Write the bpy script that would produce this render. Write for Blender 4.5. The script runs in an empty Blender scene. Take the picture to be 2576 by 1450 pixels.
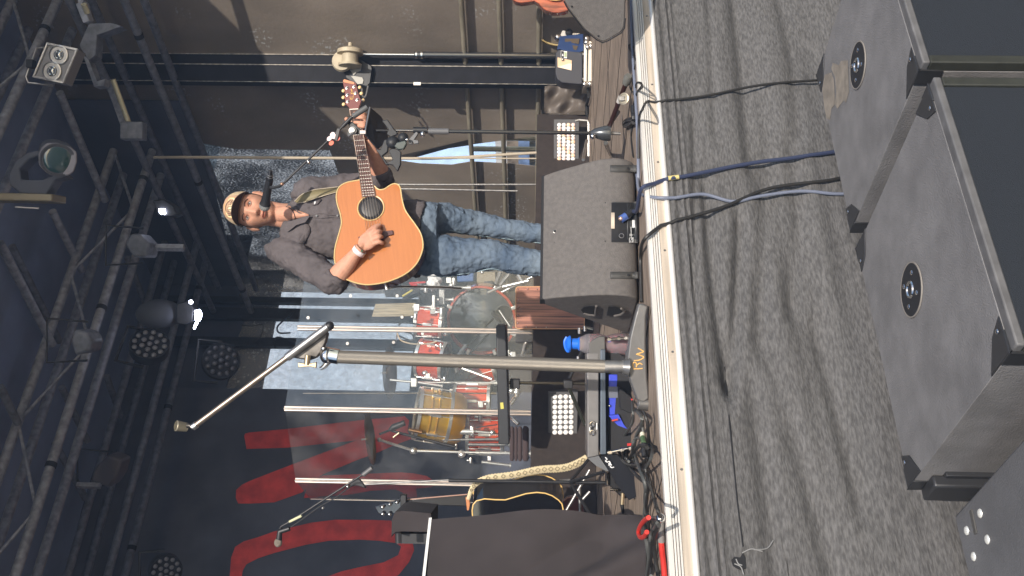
import bpy, bmesh, math, random
from mathutils import noise as mn
from mathutils import Vector as V, Matrix
R = math.radians
random.seed(7)
S = bpy.context.scene
COL = S.collection
# ------------------------------------------------------------------ camera
YAW, PITCH, ROLL, FPX = R(35.3), R(1.58), 0.015, 2500.0
CAM = V((0, 0, 0.38))
fwd = V((math.sin(YAW)*math.cos(PITCH), math.cos(YAW)*math.cos(PITCH), math.sin(PITCH)))
rgt = V((math.cos(YAW), -math.sin(YAW), 0)); upv = rgt.cross(fwd)
FH = V((math.sin(YAW), math.cos(YAW), 0))
ex = (-upv*math.cos(ROLL) + rgt*math.sin(ROLL)).normalized()      # the phone was held sideways: image right = down
ey = (upv*math.sin(ROLL) + rgt*math.cos(ROLL)).normalized()
cd = bpy.data.cameras.new('camera'); cam = bpy.data.objects.new('camera', cd); COL.objects.link(cam)
m = Matrix.Identity(4)
for i in range(3):
    m[i][0], m[i][1], m[i][2], m[i][3] = ex[i], ey[i], -fwd[i], CAM[i]
cam.matrix_world = m
cd.sensor_width = 36; cd.lens = 36*FPX/2576; cd.clip_end = 500; cd.clip_start = 0.05
S.camera = cam
# ------------------------------------------------------------------ sky, sun, exposure
SUN_EL = R(28); SUNH = V((-0.40, -0.917, 0)).normalized()
SUN = (SUNH*math.cos(SUN_EL) + V((0, 0, math.sin(SUN_EL)))).normalized()
w = bpy.data.worlds.new('World'); S.world = w; w.use_nodes = True
nt = w.node_tree; sky = nt.nodes.new('ShaderNodeTexSky'); sky.sky_type = 'NISHITA'; sky.sun_disc = False
sky.sun_elevation = SUN_EL; sky.sun_rotation = math.atan2(SUN.x, SUN.y)
nt.links.new(sky.outputs[0], nt.nodes['Background'].inputs[0]); nt.nodes['Background'].inputs[1].default_value = 0.13
ld = bpy.data.lights.new('sun', 'SUN'); ld.energy = 4.6; ld.angle = R(0.5); ld.color = (1, 0.92, 0.82)
lo = bpy.data.objects.new('sun', ld); COL.objects.link(lo); lo.rotation_euler = SUN.to_track_quat('Z', 'Y').to_euler()
S.view_settings.view_transform = 'Standard'; S.view_settings.look = 'None'; S.view_settings.exposure = 0.36; S.view_settings.gamma = 1
# ------------------------------------------------------------------ survey helpers (photo measurements -> points in the place)
KR = {1:(0,0,1.8125),2:(0,700,1.8122),3:(0,1500,1.8211),4:(800,600,2.2311),5:(1300,150,2.4171),6:(1300,600,2.2305),
7:(1800,0,2.0711),8:(2050,550,1.8123),9:(1100,1100,2.0717),10:(1600,1050,2.9),11:(1600,1500,2.416),12:(2000,1200,2.9),
13:(2150,1600,2.0833),14:(2500,0,1.6111),15:(3100,0,2.0714),16:(3100,700,1.8122),17:(3300,1500,1.8218),18:(2500,1400,1.6178),
19:(1000,1600,2.0833),20:(600,1200,1.8122),21:(1350,250,4.1425),22:(850,700,4.8325),23:(1400,850,5.37),24:(1600,1050,4.1425),
25:(1600,1350,3.222),26:(2050,0,4.1425)}
def q(k, x, y):
    a, b, s = KR[k]; return ((a+x/s)/1.5839, (b+y/s)/1.5839)
def ray(p):
    return (fwd + ex*((p[0]-1288)/FPX) - ey*((p[1]-725)/FPX))
def at(p, yc):
    d = ray(p); return CAM + d*(yc/d.dot(FH))
def onx(p, x): d = ray(p); return CAM + d*(x/d.x)
def ony(p, y): d = ray(p); return CAM + d*(y/d.y)
def onz(p, z): d = ray(p); return CAM + d*((z-CAM.z)/d.z)
def onp(p, o, n): d = ray(p); return CAM + d*((o-CAM).dot(n)/d.dot(n))
def C(x, y, z): return rgt*x + FH*y + V((0, 0, z))
# ------------------------------------------------------------------ materials
def mat(name, col, rough=0.6, metal=0.0, var=0.0, scale=20.0, bump=0.0, bscale=None, col2=None, stretch=None, spec=0.5, coat=0.0, detail=6):
    M = bpy.data.materials.new(name); M.use_nodes = True; n = M.node_tree; b = n.nodes['Principled BSDF']
    b.inputs['Base Color'].default_value = (*col, 1); b.inputs['Roughness'].default_value = rough
    b.inputs['Metallic'].default_value = metal; b.inputs['Specular IOR Level'].default_value = spec
    if coat: b.inputs['Coat Weight'].default_value = coat; b.inputs['Coat Roughness'].default_value = 0.08
    tc = n.nodes.new('ShaderNodeTexCoord'); mp = n.nodes.new('ShaderNodeMapping'); n.links.new(tc.outputs['Object'], mp.inputs[0])
    if stretch: mp.inputs['Scale'].default_value = stretch
    if var or col2:
        t = n.nodes.new('ShaderNodeTexNoise'); t.inputs['Scale'].default_value = scale; t.inputs['Detail'].default_value = detail
        n.links.new(mp.outputs[0], t.inputs['Vector'])
        r = n.nodes.new('ShaderNodeValToRGB'); n.links.new(t.outputs[0], r.inputs[0])
        r.color_ramp.elements[0].position = 0.35; r.color_ramp.elements[1].position = 0.68
        c1 = tuple(c*(1-var) for c in col); c2 = col2 or tuple(min(1, c*(1+var)) for c in col)
        r.color_ramp.elements[0].color = (*c1, 1); r.color_ramp.elements[1].color = (*c2, 1)
        n.links.new(r.outputs[0], b.inputs['Base Color'])
    if bump:
        t = n.nodes.new('ShaderNodeTexNoise'); t.inputs['Scale'].default_value = bscale or scale; t.inputs['Detail'].default_value = detail
        n.links.new(mp.outputs[0], t.inputs['Vector'])
        bp = n.nodes.new('ShaderNodeBump'); bp.inputs['Strength'].default_value = bump; bp.inputs['Distance'].default_value = 0.01
        n.links.new(t.outputs[0], bp.inputs['Height']); n.links.new(bp.outputs[0], b.inputs['Normal'])
    return M
def bsdf(M): return M.node_tree.nodes['Principled BSDF']
def emis(name, col, s):
    M = mat(name, col, 0.4); b = bsdf(M); b.inputs['Emission Color'].default_value = (*col, 1); b.inputs['Emission Strength'].default_value = s; return M
black = mat('black_paint', (0.018, 0.018, 0.02), 0.45, var=0.3, scale=30)
blackm = mat('black_matt', (0.012, 0.012, 0.014), 0.8)
dusty = mat('dusty_black', (0.05, 0.048, 0.046), 0.6, var=0.35, scale=14)
chrome = mat('chrome', (0.75, 0.73, 0.7), 0.14, 1.0)
alu = mat('aluminium', (0.62, 0.6, 0.57), 0.35, 1.0, var=0.1, scale=30)
steel = mat('dull_steel', (0.35, 0.34, 0.33), 0.42, 0.85, var=0.2, scale=40)
rubber = mat('rubber', (0.02, 0.02, 0.021), 0.7)
greyp = mat('grey_plastic', (0.12, 0.12, 0.125), 0.5)
# ------------------------------------------------------------------ mesh builder
def frame(d, up=None):
    d = d.normalized(); a = up or (V((0, 0, 1)) if abs(d.z) < 0.95 else V((1, 0, 0)))
    x = a.cross(d)
    if x.length < 1e-5: x = V((1, 0.2, 0)).cross(d)
    x.normalize(); return x, d.cross(x).normalized(), d
class MB:
    def __init__(s): s.v = []; s.f = []; s.m = []; s.cur = 0
    def add(s, vs, fs):
        o = len(s.v); s.v += [V(p) for p in vs]; s.f += [tuple(i+o for i in f) for f in fs]; s.m += [s.cur]*len(fs); return s
    def box(s, x0, x1, y0, y1, z0, z1):
        return s.add([(x, y, z) for x in (x0, x1) for y in (y0, y1) for z in (z0, z1)],
                     [(0,1,3,2),(4,6,7,5),(0,4,5,1),(2,3,7,6),(0,2,6,4),(1,5,7,3)])
    def obox(s, c, a, b, d):
        c = V(c); return s.add([c+a*i+b*j+d*k for i in (-1,1) for j in (-1,1) for k in (-1,1)],
                     [(0,1,3,2),(4,6,7,5),(0,4,5,1),(2,3,7,6),(0,2,6,4),(1,5,7,3)])
    def beam(s, p, t, w, h, up=None):
        x, y, d = frame(t-p, up); return s.obox((p+t)/2, x*(w/2), y*(h/2), (t-p)/2)
    def tube(s, pts, r, n=10, caps=True, sq=1.0, up=None):
        pts = [V(p) for p in pts]; k = len(pts); rr = r if isinstance(r, (list, tuple)) else [r]*k
        vs = []; x = None
        for i, p in enumerate(pts):
            d = (pts[min(i+1, k-1)]-pts[max(i-1, 0)]).normalized()
            if x is None: x, y, _ = frame(d, up)
            else:
                x = (x-d*x.dot(d)).normalized(); y = d.cross(x)
            for j in range(n):
                a = 2*math.pi*j/n; vs.append(p + x*(math.cos(a)*rr[i]) + y*(math.sin(a)*rr[i]*sq))
        fs = [(i*n+j, i*n+(j+1)%n, (i+1)*n+(j+1)%n, (i+1)*n+j) for i in range(k-1) for j in range(n)]
        if caps: fs += [tuple(range(n))[::-1], tuple(range((k-1)*n, k*n))]
        return s.add(vs, fs)
    def cyl(s, p, t, r, r2=None, n=16): return s.tube([p, t], [r, r if r2 is None else r2], n)
    def ell(s, c, rx, ry, rz, X=V((1,0,0)), Y=V((0,1,0)), Z=V((0,0,1)), nu=20, nv=12, fn=None):
        vs = []; c = V(c)
        for i in range(nv+1):
            t = math.pi*i/nv
            for j in range(nu):
                a = 2*math.pi*j/nu; u = V((math.sin(t)*math.cos(a), math.sin(t)*math.sin(a), math.cos(t)))
                if fn: u = fn(u)
                vs.append(c + X*(u.x*rx) + Y*(u.y*ry) + Z*(u.z*rz))
        fs = [(i*nu+j, (i+1)*nu+j, (i+1)*nu+(j+1)%nu, i*nu+(j+1)%nu) for i in range(nv) for j in range(nu)]
        return s.add(vs, fs)
    def lathe(s, o, ax, prof, n=24, caps=True):
        x, y, d = frame(ax); vs = []
        for t, r in prof:
            for j in range(n):
                a = 2*math.pi*j/n; vs.append(V(o) + d*t + x*(math.cos(a)*r) + y*(math.sin(a)*r))
        k = len(prof); fs = [(i*n+j, i*n+(j+1)%n, (i+1)*n+(j+1)%n, (i+1)*n+j) for i in range(k-1) for j in range(n)]
        if caps: fs += [tuple(range(n))[::-1], tuple(range((k-1)*n, k*n))]
        return s.add(vs, fs)
    def ring(s, c, ax, Rr, r, n=32, k=8, a0=0, a1=360):
        x, y, d = frame(ax); full = (a1-a0) >= 360
        pts = [V(c)+x*(Rr*math.cos(R(a0+(a1-a0)*i/n)))+y*(Rr*math.sin(R(a0+(a1-a0)*i/n))) for i in range(n+1)]
        return s.tube(pts, r, k, caps=not full)
    def prism(s, poly, off):
        n = len(poly); poly = [V(p) for p in poly]; vs = poly + [p+V(off) for p in poly]
        return s.add(vs, [tuple(range(n)), tuple(range(n, 2*n))[::-1]] + [(i, i+n, (i+1) % n+n, (i+1) % n) for i in range(n)])
    def poly(s, pts): return s.add(pts, [tuple(range(len(pts)))])
    def grid(s, f, nu, nv, thick=None):
        vs = [f(i/nu, j/nv) for i in range(nu+1) for j in range(nv+1)]
        return s.add(vs, [(i*(nv+1)+j, (i+1)*(nv+1)+j, (i+1)*(nv+1)+j+1, i*(nv+1)+j+1) for i in range(nu) for j in range(nv)])
    def build(s, name, mats, parent=None, smooth=True, bevel=0, solid=0, remesh=0, smoothit=0, sub=0, sharp=38, recalc=True):
        me = bpy.data.meshes.new(name); o = bpy.data.objects.new(name, me); COL.objects.link(o)
        off = parent.get('_w') if parent else None
        off = V(off) if off is not None else V((0, 0, 0))
        if parent: o.parent = parent; o['_w'] = list(off)
        me.from_pydata([tuple(p-off) for p in s.v], [], s.f)
        for mt in (mats if isinstance(mats, (list, tuple)) else [mats]): me.materials.append(mt)
        if len(me.polygons) == len(s.m): me.polygons.foreach_set('material_index', s.m)
        bm = bmesh.new(); bm.from_mesh(me)
        bmesh.ops.remove_doubles(bm, verts=bm.verts, dist=1e-6)
        if recalc: bmesh.ops.recalc_face_normals(bm, faces=bm.faces)
        bm.to_mesh(me); bm.free()
        me.polygons.foreach_set('use_smooth', [smooth]*len(me.polygons))
        if smooth and not remesh: me.set_sharp_from_angle(angle=R(sharp))
        if remesh:
            r = o.modifiers.new('r', 'REMESH'); r.mode = 'VOXEL'; r.voxel_size = remesh; r.use_smooth_shade = True
        if smoothit:
            r = o.modifiers.new('s', 'SMOOTH'); r.iterations = smoothit; r.factor = 0.5
        if solid: r = o.modifiers.new('t', 'SOLIDIFY'); r.thickness = solid
        if bevel: r = o.modifiers.new('b', 'BEVEL'); r.width = bevel; r.segments = 2; r.limit_method = 'ANGLE'; r.harden_normals = False
        if sub: r = o.modifiers.new('u', 'SUBSURF'); r.levels = sub; r.render_levels = sub
        return o
def tag(o, label=None, cat=None, group=None, kind=None):
    if label: o['label'] = label
    if cat: o['category'] = cat
    if group: o['group'] = group
    if kind: o['kind'] = kind
    return o
def thing(name, label, cat, loc, group=None):
    o = bpy.data.objects.new(name, None); COL.objects.link(o); o.location = loc; o['_w'] = list(loc)
    o.empty_display_size = 0.05
    return tag(o, label, cat, group)
def sp(pts, n=8):
    """Catmull-Rom through points (vectors)"""
    pts = [V(p) for p in pts]; out = []
    P = [pts[0]*2-pts[1]] + pts + [pts[-1]*2-pts[-2]]
    for i in range(1, len(P)-2):
        a, b, c, d = P[i-1:i+3]
        for j in range(n):
            t = j/n; out.append(0.5*((2*b)+(c-a)*t+(2*a-5*b+4*c-d)*t*t+(3*b-a-3*c+d)*t**3))
    out.append(pts[-1]); return out
def spf(vals, n=8):
    return [p.x for p in sp([V((v, 0, 0)) for v in vals], n)]
def link(mt, a, ao, b, bi): mt.node_tree.links.new(a.outputs[ao], b.inputs[bi])

# ================================================================== THE PLACE
XW, YB, YE, ZG = 6.5, 9.2, 2.735, -1.2      # right wall, back wall, stage edge, ground level
RY, RZ = 5.85, 0.42                          # drum riser front and top
g = mat('ground_asphalt', (0.07, 0.068, 0.065), 0.9, var=0.3, scale=3, bump=0.4, bscale=60)
o = MB().poly([(-150,-150,ZG),(150,-150,ZG),(150,150,ZG),(-150,150,ZG)]).build('ground', g); tag(o, kind='structure')
# stage floor: brown-grey plywood
deckm = mat('deck_wood', (0.27, 0.21, 0.165), 0.62, var=0.42, scale=5, bump=0.25, bscale=40, stretch=(1, 9, 1))
n = deckm.node_tree
o = MB().box(-6, XW+0.4, YE+0.03, YB+0.5, -0.06, 0).build('stage_floor', deckm); tag(o, kind='structure')
mk = MB()
for x in [-1.2+0.62*i for i in range(13)]: mk.box(x-0.0015, x+0.0015, YE+0.04, RY, 0.0005, 0.0022)
for y in (3.98, 5.2): mk.box(-3, XW, y-0.0015, y+0.0015, 0.0005, 0.0024)
mk.build('deck_joint', mat('joint_dark', (0.03, 0.024, 0.02), 0.9), o)
# aluminium edge profile along the front of the stage
e = thing('stage_edge_profile', 'aluminium edge profile with a tan wooden strip along the front of the stage floor', 'stage edge', (0, YE, 0))
edgea = mat('edge_aluminium', (0.78, 0.75, 0.7), 0.5, 0.35, var=0.12, scale=8, stretch=(0.3, 6, 6))
mb = MB(); mb.box(-6, 7.2, YE, YE+0.03, -0.012, 0.004)
for k, z in enumerate((-0.014, -0.022, -0.030)): mb.box(-6, 7.2, YE+0.002-0.003*k, YE+0.03, z-0.006, z)
mb.build('edge_rail', edgea, e, bevel=0.001)
MB().box(-6, 7.2, YE-0.006, YE+0.03, -0.062, -0.037).build('wood_strip', mat('tan_wood', (0.50, 0.43, 0.35), 0.6, var=0.25, scale=6, stretch=(0.4, 8, 8)), e)
MB().tube([(-6, YE-0.006, -0.071), (7.2, YE-0.006, -0.071)], 0.010, 12).build('lower_lip', mat('bright_lip', (0.85, 0.83, 0.8), 0.4, 0.4), e)
for i in range(22):
    x = -2.0+0.41*i
    mb = MB(); mb.cyl(V((x, YE-0.0085, -0.05)), V((x, YE-0.004, -0.05)), 0.004, n=10); mb.build('screw', steel, e)
# skirt cloth hanging below the stage edge
sk = bpy.data.materials.new('skirt_cloth'); sk = mat('skirt_cloth', (0.102, 0.099, 0.098), 0.95, var=0.34, scale=95, bump=0, stretch=(0.40, 1, 1.5), detail=12)
nn = sk.node_tree; b = bsdf(sk)
t = nn.nodes.new('ShaderNodeTexNoise'); t.inputs['Scale'].default_value = 55; t.inputs['Detail'].default_value = 8
mp = nn.nodes.new('ShaderNodeMapping'); mp.inputs['Scale'].default_value = (1.0, 1, 5)
tc = nn.nodes.new('ShaderNodeTexCoord'); nn.links.new(tc.outputs['Object'], mp.inputs[0]); nn.links.new(mp.outputs[0], t.inputs['Vector'])
bp = nn.nodes.new('ShaderNodeBump'); bp.inputs['Strength'].default_value = 0.5; bp.inputs['Distance'].default_value = 0.005
nn.links.new(t.outputs[0], bp.inputs['Height']); nn.links.new(bp.outputs[0], b.inputs['Normal'])
def skz(x): return -0.30 - 0.035*math.sin((x+1.6)*0.9)     # stitched seam
VAL = [([(1775,470),(1790,650),(1815,850),(1832,950)],.030,.024), ([(1862,560),(1856,750),(1842,900),(1834,955)],.030,.022), ([(1745,300),(1750,500),(1745,760)],.014,.015),
 ([(1920,420),(1925,620),(1910,850)],.022,.030), ([(1990,380),(2010,560),(1995,760)],.018,.030), ([(1850,0),(1870,200),(1890,420)],.020,.028), ([(1960,0),(1990,150),(2010,330)],.020,.030),
 ([(2000,1100),(2060,1300),(2100,1450)],.016,.030), ([(1900,1000),(1930,1200),(1960,1450)],.016,.030), ([(2060,850),(2110,1050),(2160,1250)],.018,.03), ([(1780,0),(1790,150),(1800,330)],.012,.02)]
VAL = [([(ony(p, YE).x, ony(p, YE).z) for p in l], d, w_) for l, d, w_ in VAL]
def skY(x, z):
    v = (-0.078-z)/1.13; y = YE-0.006
    y -= 0.034*mn.noise(V((x*0.45+z*0.8, 3.1, z*5.5-x*0.35)))*min(1, max(0, v*3)) + 0.012*mn.noise(V((x*1.5, 9.0, z*16)))*min(1, max(0, v*4))
    y -= 0.010*math.exp(-((z+0.095)/0.008)**2) + 0.010*math.exp(-((z+0.128)/0.007)**2) + 0.006*math.exp(-((z+0.15)/0.006)**2)
    for l, d, w_ in VAL:
        if not (min(p[0] for p in l)-.15 < x < max(p[0] for p in l)+.15): continue
        best = 9
        for i in range(len(l)-1):
            ax_, az_ = l[i]; bx2, bz2 = l[i+1]; dx, dz = bx2-ax_, bz2-az_; L2 = dx*dx+dz*dz
            t = max(0, min(1, ((x-ax_)*dx+(z-az_)*dz)/L2)); best = min(best, math.hypot((x-ax_-t*dx)*.35, z-az_-t*dz))
        y += d*math.exp(-(best/w_)**2)
    d = z-skz(x)
    if x < 1.25 and d > 0: y -= 0.016*math.exp(-d/0.05)*min(1, (1.25-x)*1.5)
    return y
def skirt(u, v):
    x = -2.5+8*u; z = -0.078-(1.13)*v
    return V((x, skY(x, z), z))
def onsk(p, off=.008):
    a = ony(p, YE-.01)
    for _ in range(4): a = ony(p, skY(a.x, a.z)-off)
    return a
skt = thing('stage_skirt', 'charcoal cloth skirt hanging from the stage edge with a crooked seam', 'skirt', (0, YE, -0.08))
MB().grid(skirt, 400, 220).build('cloth', sk, skt, recalc=False)
hp = [onsk(q(18, x, y), .004) for x, y in ((670,1345),(690,1325),(725,1330),(745,1300),(760,1330),(765,1400),(735,1410),(700,1395),(680,1380))]
MB().prism(hp, (0, 0.004, 0)).build('torn_hole', blackm, skt)
mb = MB()
for a, bb, c in (((740,1300),(800,1275),(870,1290)),((820,1280),(900,1270),(940,1220)),((690,1370),(730,1390),(750,1440)),((700,1340),(715,1370),(740,1380))):
    mb.tube(sp([onsk(q(18, *p), .006) for p in (a, bb, c)]), 0.0018, 5)
mb.build('loose_thread', mat('thread', (0.25, 0.25, 0.25), 0.9), skt)
mb = MB()
seam = [onsk(q(18, x, y), .001) for x, y in ((625,100),(633,200),(655,430),(678,665),(697,855),(712,1000),(735,1180),(745,1260))]
mb.tube(sp(seam), 0.0022, 6); mb.build('seam_shadow_gap', blackm, skt)

# roof: dark cloth with front edge, back and side walls
clothm = mat('roof_cloth', (0.07, 0.08, 0.115), 0.9, var=0.15, scale=2)  # black cloth, its tone lifted towards blue to imitate flare
roofm = mat('roof_tarp', (0.24, 0.29, 0.43), 0.9, var=0.15, scale=2)  # blue flare veil put into the tarp colour
roof = thing('stage_roof', 'dark roof tarp stretched above the whole stage, tinted to imitate a blue flare veil', 'roof', (0, 2.9, 4.6))
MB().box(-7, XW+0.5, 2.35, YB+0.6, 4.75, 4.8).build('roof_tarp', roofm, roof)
MB().box(-7, XW+0.4, YB+0.25, YB+0.3, 3.4, 4.75).build('rear_valance', clothm, roof)
lw = thing('left_side_wall', 'black cloth wall closing the left side of the stage out of view', 'wall', (-6.5, 3, 0))
MB().box(-6.55, -6.5, 2.9, YB+0.5, -1.2, 4.75).build('cloth', clothm, lw)
# right wall: brown-black tarp with a torn opening
tarp = mat('side_tarp', (0.20, 0.17, 0.14), 0.5, var=0.25, scale=1.6, bump=0.0, stretch=(1, 1, 0.6))
nn = tarp.node_tree; b = bsdf(tarp)
t = nn.nodes.new('ShaderNodeTexNoise'); t.inputs['Scale'].default_value = 30; t.inputs['Detail'].default_value = 10; t.inputs['Distortion'].default_value = 0.4
tc = nn.nodes.new('ShaderNodeTexCoord'); nn.links.new(tc.outputs['Object'], t.inputs['Vector'])
bp = nn.nodes.new('ShaderNodeBump'); bp.inputs['Strength'].default_value = 0.25; bp.inputs['Distance'].default_value = 0.01
nn.links.new(t.outputs[0], bp.inputs['Height']); nn.links.new(bp.outputs[0], b.inputs['Normal'])
def daylight_specks(M, col, sc, th, csc, cth, st=(1,1,1)):
    n = M.node_tree; b = bsdf(M); src = b.inputs['Base Color'].links[0].from_socket
    tc = n.nodes.new('ShaderNodeTexCoord'); mp = n.nodes.new('ShaderNodeMapping'); mp.inputs['Scale'].default_value = st; n.links.new(tc.outputs['Object'], mp.inputs[0]); fs = []
    for s_, t_ in ((sc, th), (csc, cth)):
        t = n.nodes.new('ShaderNodeTexNoise'); t.inputs['Scale'].default_value = s_; t.inputs['Detail'].default_value = 6; n.links.new(mp.outputs[0], t.inputs['Vector'])
        r = n.nodes.new('ShaderNodeMapRange'); r.inputs[1].default_value = t_; r.inputs[2].default_value = t_+.08; n.links.new(t.outputs[0], r.inputs[0]); fs.append(r)
    m_ = n.nodes.new('ShaderNodeMath'); m_.operation = 'MULTIPLY'; n.links.new(fs[0].outputs[0], m_.inputs[0]); n.links.new(fs[1].outputs[0], m_.inputs[1])
    mx = n.nodes.new('ShaderNodeMix'); mx.data_type = 'RGBA'; n.links.new(m_.outputs[0], mx.inputs[0]); n.links.new(src, mx.inputs[6]); mx.inputs[7].default_value = (*col, 1); n.links.new(mx.outputs[2], b.inputs['Base Color'])
daylight_specks(tarp, (.34,.35,.35), 30, .55, 1.8, .56, (1, 1, 1.3))  # pale specks in the colour stand for daylight through worn spots
sw = thing('side_tarp_wall', 'brown-black weathered side tarp, split open beside the singer', 'tarp wall', (XW, 6, 0))
op = [onx(q(5, 700, 1187), XW), onx(q(5, 880, 1150), XW), onx(q(5, 1200, 1062), XW), onx(q(5, 1370, 1035), XW), onx(q(7, 700, 1125), XW)]
op2 = [onx(q(7, 700, 1375), XW), onx(q(7, 480, 1352), XW), onx(q(7, 160, 1335), XW), onx(q(7, 0, 1362), XW), onx(q(5, 900, 1215), XW)]
ya = op[-1].y; yb = op2[0].y
ZT = 3.30
poly = [V((XW, 2.2, -1.2)), V((XW, ya, -1.2))] + op[::-1] + op2[::-1] + [V((XW, yb, -1.2))]
# tarp stops at ya bottom .. go down again on the far side
poly = [V((XW, 2.2, -1.2)), V((XW, ya, -1.2))] + op[::-1] + op2[::-1][0:] + [V((XW, yb, -1.2))]
c1 = onx((700, 420), XW)
poly += [V((XW, YB+0.2, -1.2)), V((XW, YB+0.2, 2.15)), V((XW, 6.95, 2.40)), V((XW, 6.95, ZT)), V((XW, 6.6, 4.75)), V((XW, 2.2, 4.75))]
MB().prism(poly, (0.006, 0, 0)).build('tarp_sheet', tarp, sw, smooth=False)
fl = [onx(q(5, 725, 1135), XW-0.03), onx(q(5, 1000, 1075), XW-0.06), onx(q(5, 1370, 985), XW-0.05), onx(q(5, 1372, 1040), XW-0.02), onx(q(5, 1180, 1068), XW-0.02), onx(q(5, 880, 1140), XW-0.02), onx(q(5, 725, 1180), XW-0.02)]
MB().prism(fl, (0.008, 0.003, 0)).build('folded_flap', mat('flap', (0.05, 0.042, 0.036), 0.7), sw, smooth=False)
# light mesh upper part of the side wall near the corner
def scrim(name, dark, light, tr, sc, th, scz=(1, 1, 1), coarse=.2):
    M = bpy.data.materials.new(name); M.use_nodes = True; n = M.node_tree; b = n.nodes['Principled BSDF']; out = n.nodes['Material Output']
    b.inputs['Base Color'].default_value = (*dark, 1); b.inputs['Roughness'].default_value = 0.7
    tr_ = n.nodes.new('ShaderNodeBsdfTransparent'); tr_.inputs[0].default_value = (*light, 1)
    mx = n.nodes.new('ShaderNodeMixShader'); t = n.nodes.new('ShaderNodeTexNoise'); t.inputs['Scale'].default_value = sc; t.inputs['Detail'].default_value = 8; t.inputs['Roughness'].default_value = 0.75
    tc = n.nodes.new('ShaderNodeTexCoord'); mp = n.nodes.new('ShaderNodeMapping'); mp.inputs['Scale'].default_value = scz
    n.links.new(tc.outputs['Object'], mp.inputs[0]); n.links.new(mp.outputs[0], t.inputs['Vector'])
    t2 = n.nodes.new('ShaderNodeTexNoise'); t2.inputs['Scale'].default_value = 2.2; t2.inputs['Detail'].default_value = 3; n.links.new(mp.outputs[0], t2.inputs['Vector'])
    mb_ = n.nodes.new('ShaderNodeMath'); mb_.operation = 'MULTIPLY_ADD'; n.links.new(t2.outputs[0], mb_.inputs[0]); mb_.inputs[1].default_value = coarse; mb_.inputs[2].default_value = -coarse*.5
    ma = n.nodes.new('ShaderNodeMath'); ma.operation = 'ADD'; n.links.new(t.outputs[0], ma.inputs[0]); n.links.new(mb_.outputs[0], ma.inputs[1])
    r = n.nodes.new('ShaderNodeValToRGB'); n.links.new(ma.outputs[0], r.inputs[0])
    r.color_ramp.elements[0].position = th[0]; r.color_ramp.elements[1].position = th[1]
    r.color_ramp.elements[0].color = (*(tr[0],)*3, 1); r.color_ramp.elements[1].color = (*(tr[1],)*3, 1)
    n.links.new(r.outputs[0], mx.inputs[0]); n.links.new(b.outputs[0], mx.inputs[1]); n.links.new(tr_.outputs[0], mx.inputs[2]); n.links.new(mx.outputs[0], out.inputs[0])
    return M
mesh_dark = scrim('worn_mesh_cloth', (0.06, 0.07, 0.09), (1, 0.9, 0.8), (0.07, 0.9), 60, (0.42, 0.66), (1, 1.7, 0.8), .42)
mesh_light = scrim('white_scrim', (0.7, 0.75, 0.8), (1, 0.93, 0.85), (0.62, 0.95), 14, (0.3, 0.7), (1, 1, 1))
mp_ = thing('worn_mesh_panel', 'worn dark mesh panel with daylight shining through, high up behind the singer', 'mesh panel', (XW, 8, 2))
top = [onx((520, 398), XW+0.001), onx((606, 748), XW+0.001)]
MB().prism([V((XW+.014, 6.5, 2.3)), V((XW+.014, YB+0.15, 2.10)), V((XW+.014, YB+0.15, 4.7)), V((XW+.014, 6.4, 4.7))], (0.004, 0, 0)).build('mesh_sheet', mesh_dark, mp_, smooth=False)
# valance above the mesh
va = thing('upper_side_valance', 'black cloth valance above the worn mesh panel', 'valance', (XW-0.03, 8, 3.4))
MB().prism([onx((516, 380), XW-0.03), onx((606, 752), XW-0.03), V((XW-0.03, YB+0.1, 4.75)), V((XW-0.03, 6.3, 4.75)), V((XW-0.03, 6.3, onx((516, 380), XW-0.03).z))], (0.01, 0, 0)).build('cloth', clothm, va, smooth=False)
# white scrim on the back wall right of the backdrop
bw = thing('white_back_scrim', 'pale blue-white translucent back wall sheet glowing with daylight, seen past the drum kit', 'back wall', (5.5, YB, 0))
sc = [ony((600, 752), YB), ony((612, 815), YB), ony((594, 868), YB), ony((592, 884), YB), ony((601, 908), YB), ony((597, 935), YB), ony((575, 958), YB), ony((566, 990), YB)]
z0 = 1.72
MB().box(sc[-1].x-0.3, XW+0.1, YB-0.012, YB+0.02, -0.2, 1.74).build('lower_dark_cloth', mat('lower_cloth', (0.05, 0.043, 0.038), 0.85, var=0.3, scale=3), bw, smooth=False)
MB().prism([V((sc[0].x+0.6, YB, z0)), V((sc[0].x+0.6, YB, sc[0].z))] + sc + [V((sc[-1].x-0.1, YB, z0))], (0, 0.005, 0)).build('sheet', mesh_light, bw, smooth=False)
MB().prism([V((sc[0].x+0.9, YB-0.02, sc[0].z-0.01)), V((sc[0].x+0.9, YB-0.02, 4.75)), V((sc[-1].x-1, YB-0.02, 4.75)), V((sc[-1].x-1, YB-0.02, sc[-1].z))] + [p+V((0, -0.02, 0)) for p in sc[::-1]], (0, 0.006, 0)).build('torn_upper_cloth', clothm, bw, smooth=False)
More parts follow.
